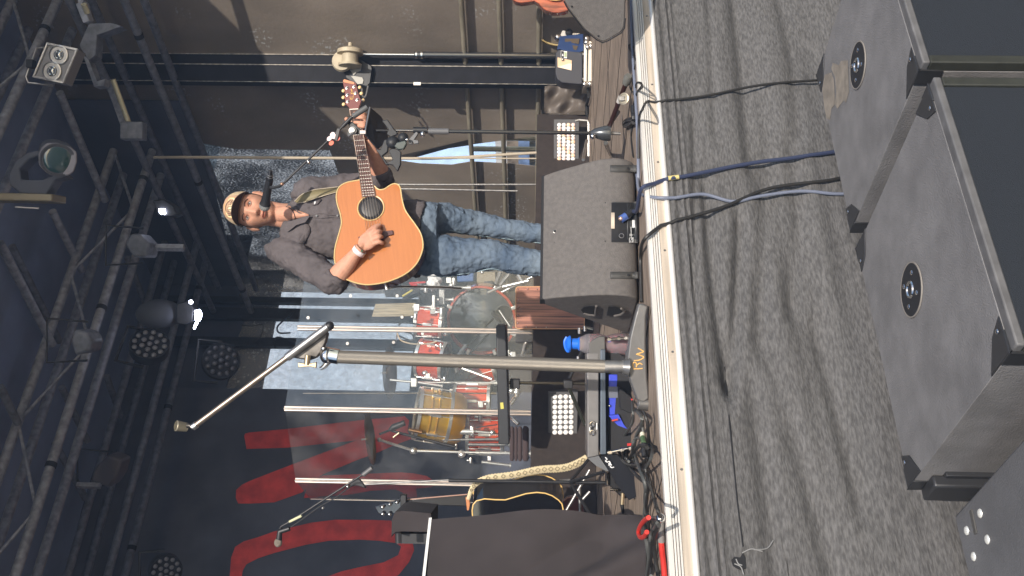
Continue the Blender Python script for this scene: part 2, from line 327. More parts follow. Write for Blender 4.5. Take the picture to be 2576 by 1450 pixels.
# dark uprights crossing the sheet
for (ya0, ya1, nm) in ((748, 762, 'scaffold_upright'), (776, 803, 'scaffold_upright'), (850, 872, 'scaffold_upright')):
    a = ony((590, ya0), YB-0.12); b_ = ony((590, ya1), YB-0.12)
    o = MB().box(min(a.x, b_.x), max(a.x, b_.x), YB-0.14, YB-0.08, 0, 4.6).build(nm, black, smooth=False, bevel=0.004)
    tag(o, {748: 'black scaffold upright at the back corner nearest the singer', 776: 'wide black scaffold upright standing before the pale back sheet', 850: 'black scaffold upright before the pale back sheet, nearest the foreground stand pole'}[ya0], 'upright', 'scaffold uprights at the back')
for i, (a, b_, c) in enumerate((((765, 600, 0), (770, 690, 0), (756, 748, 0)), ((835, 690, 0), (842, 760, 0), (800, 790, 0)), ((895, 690, 0), (862, 680, 0), (880, 745, 0)))):
    pass
mb = MB(); mb.tube(sp([ony(p, YB-0.2) for p in (q(20,1050,60), q(20,960,140), q(20,915,190), q(20,930,230), q(20,1010,230))]), 0.009, 6)
tag(mb.build('hanging_cable', rubber), 'thin black cable looping against the pale back sheet, upper of two', 'cable')
mb = MB(); mb.tube(sp([ony(p, YB-0.2) for p in (q(20,900,340), q(20,890,290), q(20,920,262), q(20,1005,285), q(20,1060,300))]), 0.009, 6)
tag(mb.build('hanging_cable', rubber), 'thin black cable looping against the pale back sheet, lower of two', 'cable')
mb = MB(); mb.tube(sp([ony(p, YB-0.2) for p in (q(20,660,175), q(20,740,180), q(20,810,170), q(20,800,240), q(20,745,300))]), 0.007, 6)
tag(mb.build('hanging_cable', rubber), 'thin black wire with a hooked end on the pale back sheet', 'cable')

# black backdrop with the painted red letters
bd = thing('printed_backdrop', 'black backdrop banner printed with giant curved red letters, behind the drum kit', 'banner', (1, 9.0, 0))
bdm = mat('backdrop_cloth', (0.08, 0.088, 0.12), 0.9, var=0.25, scale=2)
ex_ = ony((985, 985), 9.0).x
def wav(x, z): return 9.0+0.02*math.sin(x*2.1+z*0.6)+0.008*math.sin(x*7+z*2)
MB().grid(lambda u, v: V((-6+(ex_+6)*u, wav(-6+(ex_+6)*u, 4.75*v), 4.75*v)), 120, 30).build('cloth', bdm, bd, recalc=False)
redm = mat('red_print', (0.64, 0.065, 0.06), 0.8, var=0.25, scale=6)
P = lambda *l: [q(19, x, y) for x, y in l]
letters = [
 [(616,1100),(618,1094),(628,1091),(719,1083),(910,1061),(1019,1052),(1030,1062),(1026,1089),(1037,1107),(995,1122),(946,1143),(901,1159),(813,1195),(760,1240),(690,1265),(631,1268),(600,1268),(594,1255),(595,1235),(610,1222),(631,1212),(728,1175),(898,1112),(719,1131),(640,1133),(622,1134)],
 P((600,620),(1240,592),(1350,600),(1460,622),(1500,650),(1525,700),(1500,715),(1370,728),(1380,800),(1275,800),(1262,760),(1200,735),(1000,745),(800,780),(600,790),(440,805),(470,700)),
]
ring_out = P((-60,1165),(60,1130),(200,1080),(500,1010),(700,985),(1000,985),(1165,990),(1180,1080),(1250,1175),(1340,1165),(1352,1230),(1310,1330),(1230,1430),(1150,1500),(900,1600),(600,1660),(300,1690),(50,1680),(-120,1600),(-180,1450),(-165,1300),(-130,1210))
ring_in = P((-40,1350),(60,1300),(200,1255),(450,1190),(650,1155),(900,1145),(1060,1152),(1200,1170),(1245,1200),(1220,1270),(1100,1330),(900,1370),(750,1405),(600,1460),(400,1530),(200,1560),(50,1550),(-40,1500),(-80,1450),(-70,1400))
def onwav(p): 
    a = ony(p, 9.0); return V((a.x, wav(a.x, a.z)-0.006, a.z))
def letter(poly, holes=None):
    # fine triangulated fill that follows the cloth
    bm = bmesh.new()
    def loop(pl):
        out = []
        for i in range(len(pl)):
            a, b = ony(pl[i], 9.0), ony(pl[(i+1) % len(pl)], 9.0)
            for k in range(4): out.append(a.lerp(b, k/4))
        vs = [bm.verts.new((p.x, p.z, 0)) for p in out]
        return [bm.edges.new((vs[i], vs[(i+1) % len(vs)])) for i in range(len(vs))]
    ed = loop(poly)
    for h in holes or []: ed += loop(h)
    bmesh.ops.triangle_fill(bm, use_beauty=True, edges=ed)
    for _ in range(2): bmesh.ops.subdivide_edges(bm, edges=bm.edges[:], cuts=1, use_grid_fill=True)
    bm.verts.index_update()
    mb = MB(); mb.add([V((v.co.x, wav(v.co.x, v.co.y)-0.008, v.co.y)) for v in bm.verts], [tuple(v.index for v in f.verts) for f in bm.faces]); bm.free()
    return mb
letter(letters[0]).build('printed_letter', redm, bd, recalc=False)
letter(letters[1]).build('printed_letter', redm, bd, recalc=False)
letter(ring_out, [ring_in]).build('printed_letter', redm, bd, recalc=False)

# drum riser
ri = thing('drum_riser', 'dark brown cloth-fronted drum riser box behind the singer', 'riser', (3, RY, 0))
risem = mat('riser_cloth', (0.030, 0.022, 0.019), 0.85, var=0.2, scale=20)
MB().box(0.4, 5.9, RY, 8.7, 0, RZ).build('platform', risem, ri, bevel=0.004, smooth=False)
# rails on the side wall
railm = mat('rail_metal', (0.30, 0.27, 0.205), 0.5, 0.4, var=0.25, scale=12, stretch=(1, 0.3, 1))
for z, nm in ((1.04, 'upper'), (0.735, 'middle'), (0.415, 'lower')):
    o = MB().tube([(XW-0.05, 3.5, z), (XW-0.05, YB, z)], 0.022, 12).build('barrier_rail', railm)
    tag(o, nm+' horizontal metal rail along the brown side tarp', 'rail', 'rails along the side tarp')
# outside, through the opening
ob = thing('outside_building', 'pale sunlit wall with brown masonry seen through the split in the side tarp', 'building', (12, 12, -1.2))
MB().box(13, 13.3, 5, 26, -1.2, 1.25).build('wall', mat('pale_wall', (0.62, 0.6, 0.56), 0.8, var=0.2, scale=4), ob)
mb = MB()
for i in range(24):
    y = 8+0.5*i; mb.box(12.85, 12.98, y, y+0.08, -1.2, 0.75+0.1*(i % 3))
mb.build('fence_board', mat('tan_boards', (0.45, 0.4, 0.3), 0.8, var=0.3, scale=3), ob)
MB().box(12.7, 12.84, 9.2, 15.0, 0.65, 1.02).build('lintel', mat('masonry', (0.3, 0.22, 0.14), 0.9, var=0.5, scale=5), ob)
MB().box(12.5, 12.69, 9.6, 15.8, 0.60, 0.80).build('blue_awning', mat('blue_awn', (0.2, 0.28, 0.45), 0.6, var=0.3, scale=8), ob)
fb_ = thing('added_bright_wall', 'large pale blue wall added far behind the stage to brighten the back sheet', 'building', (15, 24, ZG))  # added wall that catches the sun and brightens the back sheet
MB().box(2, 34, 24, 25, ZG, 11).build('added_face', mat('pale_blue_wall', (0.40, 0.56, 0.82), 0.8, var=0.12, scale=2), fb_)
pm = mat('galvanised', (0.6, 0.52, 0.36), 0.4, 0.6, var=0.2, scale=10)
for p, q2, r in (((1135, 200), (1155, 700), 0.03), ((1230, 200), (1235, 700), 0.027)):
    a = onx(q(7, q2 and 200, p[0]), XW+0.35); b_ = onx(q(7, 700, q2[0]), XW+0.35)
    o = MB().cyl(V((a.x, a.y, -1.2)), a+V((0, 0, 0.05)), r).build('fence_post', pm)
    tag(o, 'sunlit yellowish scaffold post standing outside the split tarp, '+('nearer the mic stand' if p[0] == 1135 else 'nearer the hanging rope'), 'post', 'posts outside the tarp')
# ================================================================== RIGGING
trm = mat('truss_aluminium', (0.30, 0.31, 0.35), 0.5, 0.2, var=0.3, scale=20)
trd = mat('truss_dark', (0.17, 0.18, 0.21), 0.55, 0.1, var=0.3, scale=20)
def truss(name, label, p, t, side, drop, r=0.026, step=0.7, m_=None, group='roof trusses'):
    """box truss: four chords between p and t, offset by side and drop vectors"""
    m_ = m_ or trm; root = thing(name, label, 'truss', tuple(p), group)
    off = [V((0,0,0)), side, side+drop, drop]
    for o in off: MB().cyl(p+o, t+o, r, n=12).build('chord', m_, root)
    n = max(2, int((t-p).length/step)); mb = MB()
    for a, b in ((3,0),):
        for i in range(n if m_ is trm else 0):
            f, g_ = (i/n, (i+1)/n)
            A, B = (off[a], off[b]) if i % 2 == 0 else (off[b], off[a])
            mb.cyl(p.lerp(t, f)+A, p.lerp(t, g_)+B, r*0.36, n=8)
    if mb.v: mb.build('lacing', m_, root)
    for i in range(0, n, 2):
        mb = MB(); c = p.lerp(t, (i+0.5)/n); mb.cyl(c-(t-p).normalized()*0.02, c+(t-p).normalized()*0.02, r*1.12, n=12); mb.build('cable_tie', blackm, root)
    return root
# lower chord of the mid truss follows y = 6.6, front truss y = 4.95, rear truss y = 8.55
pc = onx((383, 380), 6.25); YM = pc.y; ZM = pc.z
a = ony((0, 1435), YM); zc = ZM
pd_ = ony((306, 442), YM+0.0)
truss('roof_truss', 'grey box truss crossing the middle of the roof, with cables tied along its tube', V((6.25, YM, ZM)), V((-5, YM, ZM)), V((0, 0.33, 0.02)), V((0, 0, 0.36)), 0.036)
a1 = onx((146, 0), 6.25); 
truss('roof_truss', 'grey box truss nearest the audience, cut by the upper corner of the view', V((6.25, a1.y, a1.z)), V((-5, a1.y, a1.z)), V((0, 0.30, 0)), V((0, 0, 0.36)), 0.036)
a2 = at((428, 947), 9.6)
truss('roof_truss', 'dim box truss farthest back above the red-lettered backdrop', V((6.3, 8.5, a2.z)), V((-5, 8.5, a2.z)), V((0, -0.34, 0)), V((0, 0, 0.34)), 0.034, m_=trd)
g1, g2 = onx((292, 17), 6.0), onx((421, 348), 6.0)
truss('side_truss', 'grey box truss running back along the right side under the roof', V((6.0, 3.0, (g1.z+g2.z)/2-0.1)), V((6.0, 9.0, (g1.z+g2.z)/2-0.1)), V((0.30, 0, 0)), V((0, 0, 0.42)), 0.032, 0.8, m_=trd)
# long diagonal braces / rafters under the roof
for i, (p, t, zz, lab) in enumerate([
    ((150,233),(265,505),4.25,'nearest the two-lamp blinder'), ((132,532),(206,682),4.35,'below the moving head'), ((0,612),(132,867),4.2,'second from the left picture edge'),
    ((320,648),(394,836),4.4,'above the lamp cluster with many lenses'), ((0,973),(45,1065),4.3,'lowest and nearest'), ((155,975),(220,1110),4.45,'meeting the cloth-wrapped lamp'),
    ((268,947),(304,1050),4.45,'near the ring of the foreground stand'), ((138,1115),(215,1255),4.5,'behind the mid truss toward the left'), ((30,620),(150,860),4.62,'highest, close to the tarp')]):
    A, B = onz(p, zz), onz(t, zz); o = MB().cyl(A, B, 0.032 if i < 3 else 0.03, n=10).build('roof_rafter', trm if i < 3 else trd)
    tag(o, 'thin grey roof rafter tube under the dark tarp, '+lab, 'rafter', 'rafters under the roof')
def pip(label, pts, yc, r, m_, cat='bar', name='light_bar'):
    o = MB().tube([at(p, y) for p, y in zip(pts, yc)], r, 10).build(name, m_); return tag(o, label, cat)
goldm = mat('lamp_reflector', (0.8, 0.66, 0.35), 0.25, 1.0)
# strip lights clamped under the side truss
st = thing('strip_light', 'slim pale strip lamp with a golden edge hanging below the side truss', 'strip light', tuple(at(q(1, 860, 740), 7.6)))
A, B = at(q(1, 815, 575), 7.6), at(q(1, 930, 890), 7.75)
MB().tube([A, B], 0.022, 10).build('tube', mat('strip_tube', (0.85, 0.8, 0.55), 0.25, 0.6), st)
MB().beam(at(q(1, 790, 580), 7.66), at(q(1, 905, 900), 7.8), 0.075, 0.05).build('housing', trm, st, bevel=0.005)
MB().obox(at(q(1, 965, 950), 7.75), rgt*0.07, FH*0.05, V((0,0,0.09))).build('end_bracket', trd, st, bevel=0.01)
st = thing('strip_light', 'short slim strip lamp at the top edge above the bracket plate', 'strip light', tuple(at(q(1, 620, 90), 6.8)))
MB().tube([at(q(1, 605, 30), 6.8), at(q(1, 630, 95), 6.85)], 0.02, 10).build('tube', mat('strip_tube2', (0.85, 0.8, 0.55), 0.25, 0.6), st)
MB().beam(at(q(1, 585, 20), 6.86), at(q(1, 640, 160), 6.9), 0.075, 0.05).build('housing', trm, st, bevel=0.005)
pl = thing('corner_bracket', 'flat grey corner bracket joining the side truss to the tower top', 'bracket', tuple(at(q(1, 640, 300), 7.2)))
MB().prism([at(q(1, x, y), 7.4) for x, y in ((640,170),(800,165),(880,190),(700,255),(690,400),(640,440),(600,380),(570,330))], FH*0.12).build('plate', trd, pl, bevel=0.006)
MB().prism([at(q(1, x, y), 7.4) for x, y in ((560,0),(600,0),(640,170),(605,165))], FH*0.1).build('arm', trm, pl)
MB().prism([at(q(1, x, y), 7.45) for x, y in ((600,400),(640,430),(700,590),(760,570),(750,620),(680,628))], FH*0.1).build('arm', trm, pl)
# two lamp blinder
def facing(c, n, up=None):
    n = n.normalized(); x, y, d = frame(n, up); return x, y, d
bl = thing('blinder_light', 'square two-lamp blinder with round reflectors and a thin yoke, tilted on the front truss', 'blinder', tuple(at(q(1, 400, 460), 7.0)))
c4 = [at(q(1, x, y), 7.0) for x, y in ((345,315),(562,355),(460,605),(242,555))]
cc = sum(c4, V())/4; u = (c4[1]-c4[0]+c4[2]-c4[3])/4; v_ = (c4[3]-c4[0]+c4[2]-c4[1])/4; nn_ = u.cross(v_).normalized()
if nn_.dot(FH) > 0: nn_ = -nn_
mb = MB(); mb.obox(cc-nn_*0.07, u, v_, nn_*0.06); mb.build('housing', mat('blinder_case', (0.3,0.28,0.26), 0.5, 0.3), bl, bevel=0.006)
mb = MB()
for s_, a_, b2 in ((u, v_, 1), (-u, v_, 1), (v_, u, 1), (-v_, u, 1)):
    mb.obox(cc+s_*0.95+nn_*0.0, s_*0.05, a_, nn_*0.012)
mb.build('front_frame', alu, bl, bevel=0.003)
MB().obox(cc-nn_*0.006, u*0.9, v_*0.9, nn_*0.003).build('front_plate', mat('blinder_plate', (0.33,0.32,0.32), 0.5, 0.3), bl)
for sgn in (-1, 1):
    c = cc+v_*(0.48*sgn); r = min(u.length, v_.length)*0.62
    lamp = MB(); lamp.lathe(c, nn_, [(0.0, r), (0.012, r), (0.014, r*0.9), (0.004, r*0.88)], 28); lamp = lamp.build('lamp_ring', alu, bl)
    MB().lathe(c+nn_*0.002, nn_, [(0.001, r*0.86), (0.002, r*0.55), (0.010, r*0.5), (0.012, r*0.42), (0.008, r*0.3), (0.014, r*0.1)], 28).build('lamp_glass', mat('lamp_glass', (0.5, 0.5, 0.48), 0.1, 0.8), lamp)
mb = MB(); mb.tube([at(q(1, *p), 7.05) for p in ((320,345),(265,350),(190,555),(205,600),(380,620))], 0.008, 8); mb.build('yoke', alu, bl)
MB().obox(at(q(1, 225, 465), 7.05), rgt*0.03, FH*0.03, V((0,0,0.025))).build('clamp', black, bl, bevel=0.005)
# moving head with round lens
mh = thing('moving_head_light', 'large dark moving head lamp with a rounded square face and green glass lens', 'moving head', tuple(at(q(1, 420, 1150), 6.5)))
poly = [at(q(1, x, y), 6.4) for x, y in ((300,1070),(340,1035),(420,1035),(510,1065),(555,1100),(558,1170),(535,1245),(490,1275),(400,1262),(310,1230),(280,1190),(280,1120))]
fn = (FH*-1+V((0,0,-0.55))+rgt*-0.25).normalized()
MB().prism(poly, -fn*0.04).build('face_bezel', mat('bezel', (0.30,0.28,0.30), 0.5), mh, bevel=0.012)
MB().prism([p.lerp(sum(poly, V())/12, 0.02)-fn*0.04 for p in poly], -fn*0.30).build('head', mat('mh_head', (0.08,0.085,0.10), 0.6), mh, bevel=0.03)  # body colour lightened to imitate the hazy veil
c = at(q(1, 415, 1155), 6.38)
mb = MB(); mb.lathe(c+fn*0.005, fn, [(0, 0.108), (0.015, 0.108), (0.016, 0.099), (0.01, 0.096)], 32); ln = mb.build('lens_ring', mat('lens_ring_dark', (.10,.10,.11), .5), mh)
MB().ell(c+fn*0.004, 0.095, 0.095, 0.025, *frame(fn)).build('lens', mat('green_glass', (0.03, 0.08, 0.075), 0.06, 0.0, spec=1.0, coat=1), ln)
arm = [at(q(1, x, y), 6.55) for x, y in ((290,1085),(200,1100),(110,1160),(60,1260),(70,1340),(150,1400),(330,1410),(400,1300),(480,1280),(440,1240),(300,1300),(150,1300),(140,1220),(210,1150),(285,1125))]
MB().prism(arm, FH*0.12).build('yoke_arm', mat('mh_yoke', (0.10,0.105,0.13), 0.6), mh, bevel=0.01)
bx = [at(q(1, x, y), 6.5) for x, y in ((0,1392),(380,1412),(378,1560),(210,1600),(0,1560))]
MB().prism([at(q(2, x, y), 6.5) for x, y in ((-150,120),(378,132),(378,188),(-150,180))], FH*0.2).build('base', mat('mh_base', (0.32,0.27,0.18), 0.45, 0.4), mh, bevel=0.01)
MB().tube([at(q(2, 110, 228), 6.45), at(q(2, 280, 238), 6.45)], 0.006, 6).build('safety_wire', alu, mh)
# multi-lens par lamps
def par(cp, yc, rad, label, nrm, bright):
    c = at(cp, yc); n_ = nrm.normalized(); x, y, d = frame(n_)
    root = thing('led_par_light', label, 'par light', tuple(c), 'par lamps on the roof trusses')
    MB().lathe(c-n_*0.16, n_, [(0, rad*0.6), (0.08, rad), (0.17, rad), (0.172, rad*0.93), (0.15, rad*0.92)], 28).build('housing', blackm, root)
    for i in range(19):
        if i == 0: px, py = 0, 0
        elif i < 7: px, py = 0.38*math.cos(i*math.pi/3), 0.38*math.sin(i*math.pi/3)
        else: px, py = 0.76*math.cos((i-7)*math.pi/6), 0.76*math.sin((i-7)*math.pi/6)
        MB().ell(c+x*px*rad+y*py*rad+n_*0.002, rad*0.14, rad*0.14, rad*0.09, x, y, n_, 10, 6).build('lens', bright, root)
    mb = MB(); mb.tube([c+x*rad*1.15-n_*0.08, c+x*rad*1.15+V((0,0,0.22)), c-x*rad*1.15+V((0,0,0.22)), c-x*rad*1.15-n_*0.08], 0.014, 6); mb.build('yoke', black, root)
lensb = mat('lens_clear', (0.20, 0.20, 0.22), 0.35, 0.2); lensd = mat('lens_dim', (0.09, 0.09, 0.1), 0.3, 0.3)
par(q(2, 1080, 1215), 7.7, 0.15, 'round par lamp with bright clustered lenses, hung left of the pale windows', -FH+V((0,0,-0.4))+rgt*0.9, lensb)
par(q(20, 510, 430), 8.6, 0.16, 'dim round par lamp silhouetted against the pale back sheet', -FH+V((0,0,-0.5))+rgt*0.3, lensd)
par((418, 1437), 8.0, 0.13, 'round par lamp cut by the lower picture edge above the red lettering', -FH+V((0,0,-0.6)), lensb)
# lit lamps
glow = emis('lit_led', (0.75, 0.8, 1.0), 30.0)
ll = thing('lit_spot_light', 'small lit spot lamp shining bluish white behind the singer, near the side truss', 'spot light', tuple(at(q(2, 1165, 260), 8.0)))
MB().prism([at(q(2, x, y), 8.05) for x, y in ((1100,180),(1180,170),(1250,220),(1280,280),(1240,300),(1140,290))], FH*0.15).build('housing', black, ll, bevel=0.01)
MB().prism([at(q(2, x, y), 8.03) for x, y in ((1147,240),(1185,240),(1190,278),(1165,280),(1148,262))], FH*0.02).build('lit_lens', glow, ll)
ll = thing('lit_spot_light', 'lit moving lamp shining bluish white above the drum shield', 'spot light', tuple(at(q(2, 1430, 1010), 8.2)))
MB().ell(at(q(2, 1150, 1000), 8.4), 0.13, 0.12, 0.20).build('head', mat('dim_head', (.07,.075,.09), .7), ll)
MB().prism([at(q(2, x, y), 8.3) for x, y in ((1270,930),(1360,900),(1400,960),(1390,1060),(1340,1080),(1270,1070))], FH*0.15).build('housing', black, ll, bevel=0.01)
mb = MB(); mb.prism([at(q(2, x, y), 8.2) for x, y in ((1405,975),(1440,970),(1455,1000),(1450,1020),(1440,1050),(1410,1050))], FH*0.02)
mb.prism([at(q(2, x, y), 8.2) for x, y in ((1408,1065),(1428,1062),(1400,1110),(1396,1100))], FH*0.02); mb.ell(at(q(2, 1378, 914), 8.2), 0.016, 0.016, 0.016)
mb.build('lit_lens', glow, ll)
# other dim fixtures
def fixture(label, poly, yc, extra=None, m_=None):
    root = thing('moving_head_light', label, 'moving head', tuple(at(poly[0], yc)), 'dim lamps under the roof')
    MB().prism([at(p, yc) for p in poly], FH*0.22).build('head', m_ or trd, root, bevel=0.02)
    c = sum([at(p, yc) for p in poly], V())/len(poly)
    MB().tube([c+FH*0.11+rgt*0.14, c+FH*0.11+rgt*0.16+V((0,0,0.3)), c+FH*0.11-rgt*0.16+V((0,0,0.3)), c+FH*0.11-rgt*0.14], 0.009, 8).build('yoke', black, root)
    for p in extra or []: MB().beam(at(p[0], yc-0.02), at(p[1], yc-0.02), 0.05, 0.04).build('base', trm, root, bevel=0.005)
fixture('dim bag-wrapped lamp head hanging left of the foreground stand ring', [q(3, x, y) for x, y in ((780,570),(880,610),(850,720),(790,810),(650,760),(700,650))], 8.2, [(q(3, 560, 790), q(3, 730, 795))], mat('wrap', (0.11,0.10,0.11), 0.6))
fixture('dark lamp fixture low on the mid truss, above the clustered par lamp', [q(2, x, y) for x, y in ((530,1110),(620,1130),(660,1200),(640,1270),(540,1300),(510,1200))], 7.0)
fixture('dark lamp fixture with a pale base between the lit spot and the drum shield', [q(2, x, y) for x, y in ((940,420),(1010,420),(1080,500),(1060,590),(960,590),(900,500))], 7.8, [(q(2, 1130, 520), q(2, 1330, 522))])
# ropes / wires
def wire(label, pts, r, m_, name='rope', cat='rope'):
    o = MB().tube(sp(pts) if len(pts) > 2 else pts, r, 8).build(name, m_); return tag(o, label, cat)
ropem = mat('rope_tan', (0.42, 0.36, 0.28), 0.8)
a, b_ = onx(q(1, 1120, 1140), XW-0.25), onx(q(6, 0, 66), XW-0.25)
A = at(q(1, 1110, 1138), 8.3); 
wire('long tan rope hanging straight down past the guitar neck and the split tarp', [at(q(1,1110,1138),8.3), at(q(4,20,62),8.3), at(q(5,560,1165),8.3), at(q(5,1180,1160),8.3), at(q(5,1690,1130),8.3), at(q(7,700,1262),8.3)], 0.012, ropem)
wire('thin tan rope hanging beside the long one behind the split tarp', [at(q(5,880,1160),8.25), at(q(5,1690,1165),8.25), at(q(7,700,1310),8.25)], 0.006, ropem)
wire('pale wire hanging behind the guitar cutaway, nearer the mic stand', [at((780, 458), 8.2), at(q(6,660,303),8.2), at(q(6,1940,303),8.2)], 0.008, steel, 'hanging_wire', 'wire')
wire('pale wire hanging behind the guitar cutaway, nearer the singer legs', [at((780, 478), 8.2), at(q(6,665,343),8.2), at(q(6,1700,362),8.2)], 0.008, steel, 'hanging_wire', 'wire')
# ---------------------------------------------------------------- roof tower on the right
tw = thing('roof_lift_tower', 'tall black steel roof tower with a chrome lift cylinder and a hose drum', 'tower', tuple(onz((1480, 180), 0)))
twm = mat('tower_paint', (0.008, 0.008, 0.011), 0.55, var=0.3, scale=8, spec=0.12)
T0 = 8.42
tc_ = [at((1475, 144), T0), at((1475, 213), T0)]
def col(y0, y1, dep, d0, m_, nm, ztop=4.6, zb=0.0):
    a, b = at((1360, y0), T0+d0), at((1360, y1), T0+d0)
    mb = MB(); mb.add([p for z in (zb, ztop) for p in (V((a.x,a.y,z)), V((b.x,b.y,z)), V((b.x,b.y,z))+FH*dep, V((a.x,a.y,z))+FH*dep)],
        [(0,1,2,3),(4,5,6,7),(0,1,5,4),(1,2,6,5),(2,3,7,6),(3,0,4,7)]); return mb.build(nm, m_, tw, bevel=0.004, smooth=False)
col(144, 168, 0.16, 0.03, twm, 'guide_channel'); col(170, 212, 0.2, 0.0, twm, 'mast')
edg = mat('worn_edge', (0.6, 0.55, 0.48), 0.4, 0.6, var=0.4, scale=30)
col(167.6, 170.0, 0.01, -0.004, edg, 'worn_edge'); col(211.6, 213, 0.01, -0.002, edg, 'worn_edge'); col(141.5, 143.5, 0.01, 0.03, edg, 'worn_edge', 4.4, 1.9)
z1 = at((1045, 140), T0).z; z2 = at((1400, 143), T0).z; zt = at((886, 140), T0).z
a = at((1200, 139.5), T0-0.06)
MB().cyl(V((a.x, a.y, z2)), V((a.x, a.y, z1)), 0.028, n=16).build('cylinder', mat('cyl_black', (0.02,0.02,0.022), 0.18, spec=1, coat=1), tw)
MB().cyl(V((a.x, a.y, z1)), V((a.x, a.y, zt)), 0.012, n=12).build('chrome_rod', chrome, tw)
for dx, rr in ((0.0, 0.034), (0.045, 0.036)): MB().cyl(V((a.x, a.y, z1-0.01-dx)), V((a.x, a.y, z1-0.025-dx)), rr, n=12).build('collar', chrome, tw)
c = at(q(5, 230, 165), T0-0.15); drumm = mat('drum_tan', (0.42, 0.36, 0.26), 0.6, 0.1, var=0.15, scale=10)
ax = V((0.25, 0, 0))+V((0,0,1))*0.0+FH*-0.1+rgt*1.0; ax.normalize()
MB().lathe(c-ax*0.10, ax, [(0, 0.05), (0.002, 0.095), (0.02, 0.098), (0.024, 0.07), (0.10, 0.068), (0.105, 0.108), (0.135, 0.108), (0.15, 0.08), (0.17, 0.02), (0.20, 0.018)], 32).build('hose_drum', drumm, tw)
MB().lathe(at(q(5, 160, 235), T0-0.1), -FH, [(0, 0.08), (0.02, 0.09), (0.05, 0.08)], 24).build('pulley', drumm, tw)
br = [at(q(5, x, y), T0-0.05) for x, y in ((165,210),(300,195),(430,270),(440,300),(420,440),(390,470),(300,450),(230,420),(190,390),(175,290))]
MB().prism(br, FH*0.05).build('drum_bracket', black, tw, bevel=0.004)
mb = MB()
for pl_ in (((180,255),(215,262),(240,270),(320,262),(338,285),(330,320),(290,335),(262,365),(240,330),(215,300),(185,290)), ((240,375),(262,370),(345,385),(358,410),(350,445),(300,450),(262,400)), ((168,205),(195,210),(215,262),(190,262))):
    mb.prism([at(q(5, x, y), T0-0.06) for x, y in pl_], FH*0.006)
mb.build('bare_paint_patch', mat('bare_patch', (0.32,0.31,0.28), 0.5, 0.2), tw)
MB().tube(sp([at(q(5, x, y), T0-0.05) for x, y in ((345,490),(345,550),(365,578),(385,550),(402,465))]), 0.007, 6).build('hook', steel, tw)
mb = MB(); mb.tube([at((265, 146), 8.0), at((330, 150), 8.0)], 0.01)
MB().obox(at((1050, 212), T0-0.02), rgt*0.012, FH*0.02, V((0,0,0.03))).build('latch', chrome, tw)
# ================================================================== STAGE GEAR
cab = mat('cabinet_paint', (0.128, 0.117, 0.110), 0.72, var=0.12, scale=60, bump=0.5, bscale=350)
suby = mat('sub_paint', (0.178, 0.173, 0.174), 0.66, var=0.17, scale=9, bump=0.35, bscale=220, detail=9)
suby2 = mat('sub_lip_shaded', (0.12, 0.118, 0.12), 0.6, var=0.2, scale=20)  # darkened copy of the cabinet paint, tones down the sunlit lip
suby3 = mat('sub_edge_shaded', (0.028, 0.030, 0.024), 0.7, var=0.2, scale=20)  # shade of the cabinet fronts put into this colour
grillem = mat('sub_grille', (0.013, 0.017, 0.024), 0.8, bump=0.3, bscale=500)
cornm = mat('corner_steel', (0.045, 0.046, 0.05), 0.38, 0.4)
def sub_corner(mb, c, sx, sy, L=0.09, T=0.004):
    x, y, z = c
    mb.prism([V((x, y, z+T)), V((x-sx*L, y, z+T)), V((x-sx*L*0.75, y-sy*L*0.55, z+T)), V((x, y-sy*L*1.1, z+T))], (0, 0, -T))
    mb.box(*sorted((x, x+sx*T)), *sorted((y+sy*T, y-sy*L*0.5)), z-0.06, z+T)
    mb.box(*sorted((x+sx*T, x-sx*L*0.6)), *sorted((y, y+sy*T)), z-0.05, z+T)
def subwoofer(label, x0, x1, y0, y1, zt, pole, group, marks=False):
    root = thing('subwoofer', label, 'subwoofer', ((x0+x1)/2, (y0+y1)/2, ZG), group)
    MB().box(x0, x1, y0+0.0305, y1, ZG, zt).build('cabinet', suby, root, bevel=0.0015)
    MB().box(x0, x1, y0, y0+0.030, zt-0.020, zt).build('front_lip', suby2, root, bevel=0.004)
    MB().box(x0+0.03, x1-0.03, y0+0.006, y0+0.03, ZG+0.03, zt-0.021).build('grille', grillem, root, smooth=False)
    for xs in (x0, x1-0.028): MB().box(xs, xs+0.028, y0, y0+0.030, ZG, zt-0.0205).build('side_lip', suby3, root, bevel=0.003)
    for cx_, sx in ((x0, -1), (x1, 1)):
        for cy_, sy in ((y0+0.03, -1), (y1, 1)):
            if sy < 0 and not pole: continue
            mb = MB(); sub_corner(mb, (cx_, cy_, zt), sx, sy)
            if sy > 0: mb.box(*sorted((cx_-sx*0.002, cx_+sx*0.012)), cy_-0.10, cy_+0.003, zt-0.30, zt-0.06)
            mb.build('corner_plate', cornm, root, bevel=0.0015)
            MB().ell((cx_-sx*0.062, cy_-sy*0.018, zt+0.006), 0.006, 0.006, 0.003, nu=10, nv=6).build('rivet', chrome, root)
    if pole:
        px, py = pole
        mb = MB(); mb.lathe(V((px, py, zt+0.0015)), V((0,0,1)), [(0, 0.074), (0.003, 0.0735), (0.003, 0.070), (0.001, 0.0695)], 36); mb.build('mount_ring', mat('ring_worn', (0.22,0.20,0.18), 0.6), root)
        hp_ = MB().lathe(V((px, py, zt+0.003)), V((0,0,1)), [(0, 0.070), (0.001, 0.0695), (0.0012, 0.02)], 36).build('pole_mount', blackm, root)
        for i in range(4):
            a = math.pi/4+i*math.pi/2; MB().ell((px+0.045*math.cos(a), py+0.045*math.sin(a), zt+0.006), 0.007, 0.007, 0.003, nu=10, nv=6).build('screw', chrome, hp_)
        MB().ring(V((px, py, zt+0.006)), V((0,0,1)), 0.02, 0.004, 20, 6).build('thread_ring', chrome, hp_)
    return root
zt = -0.59
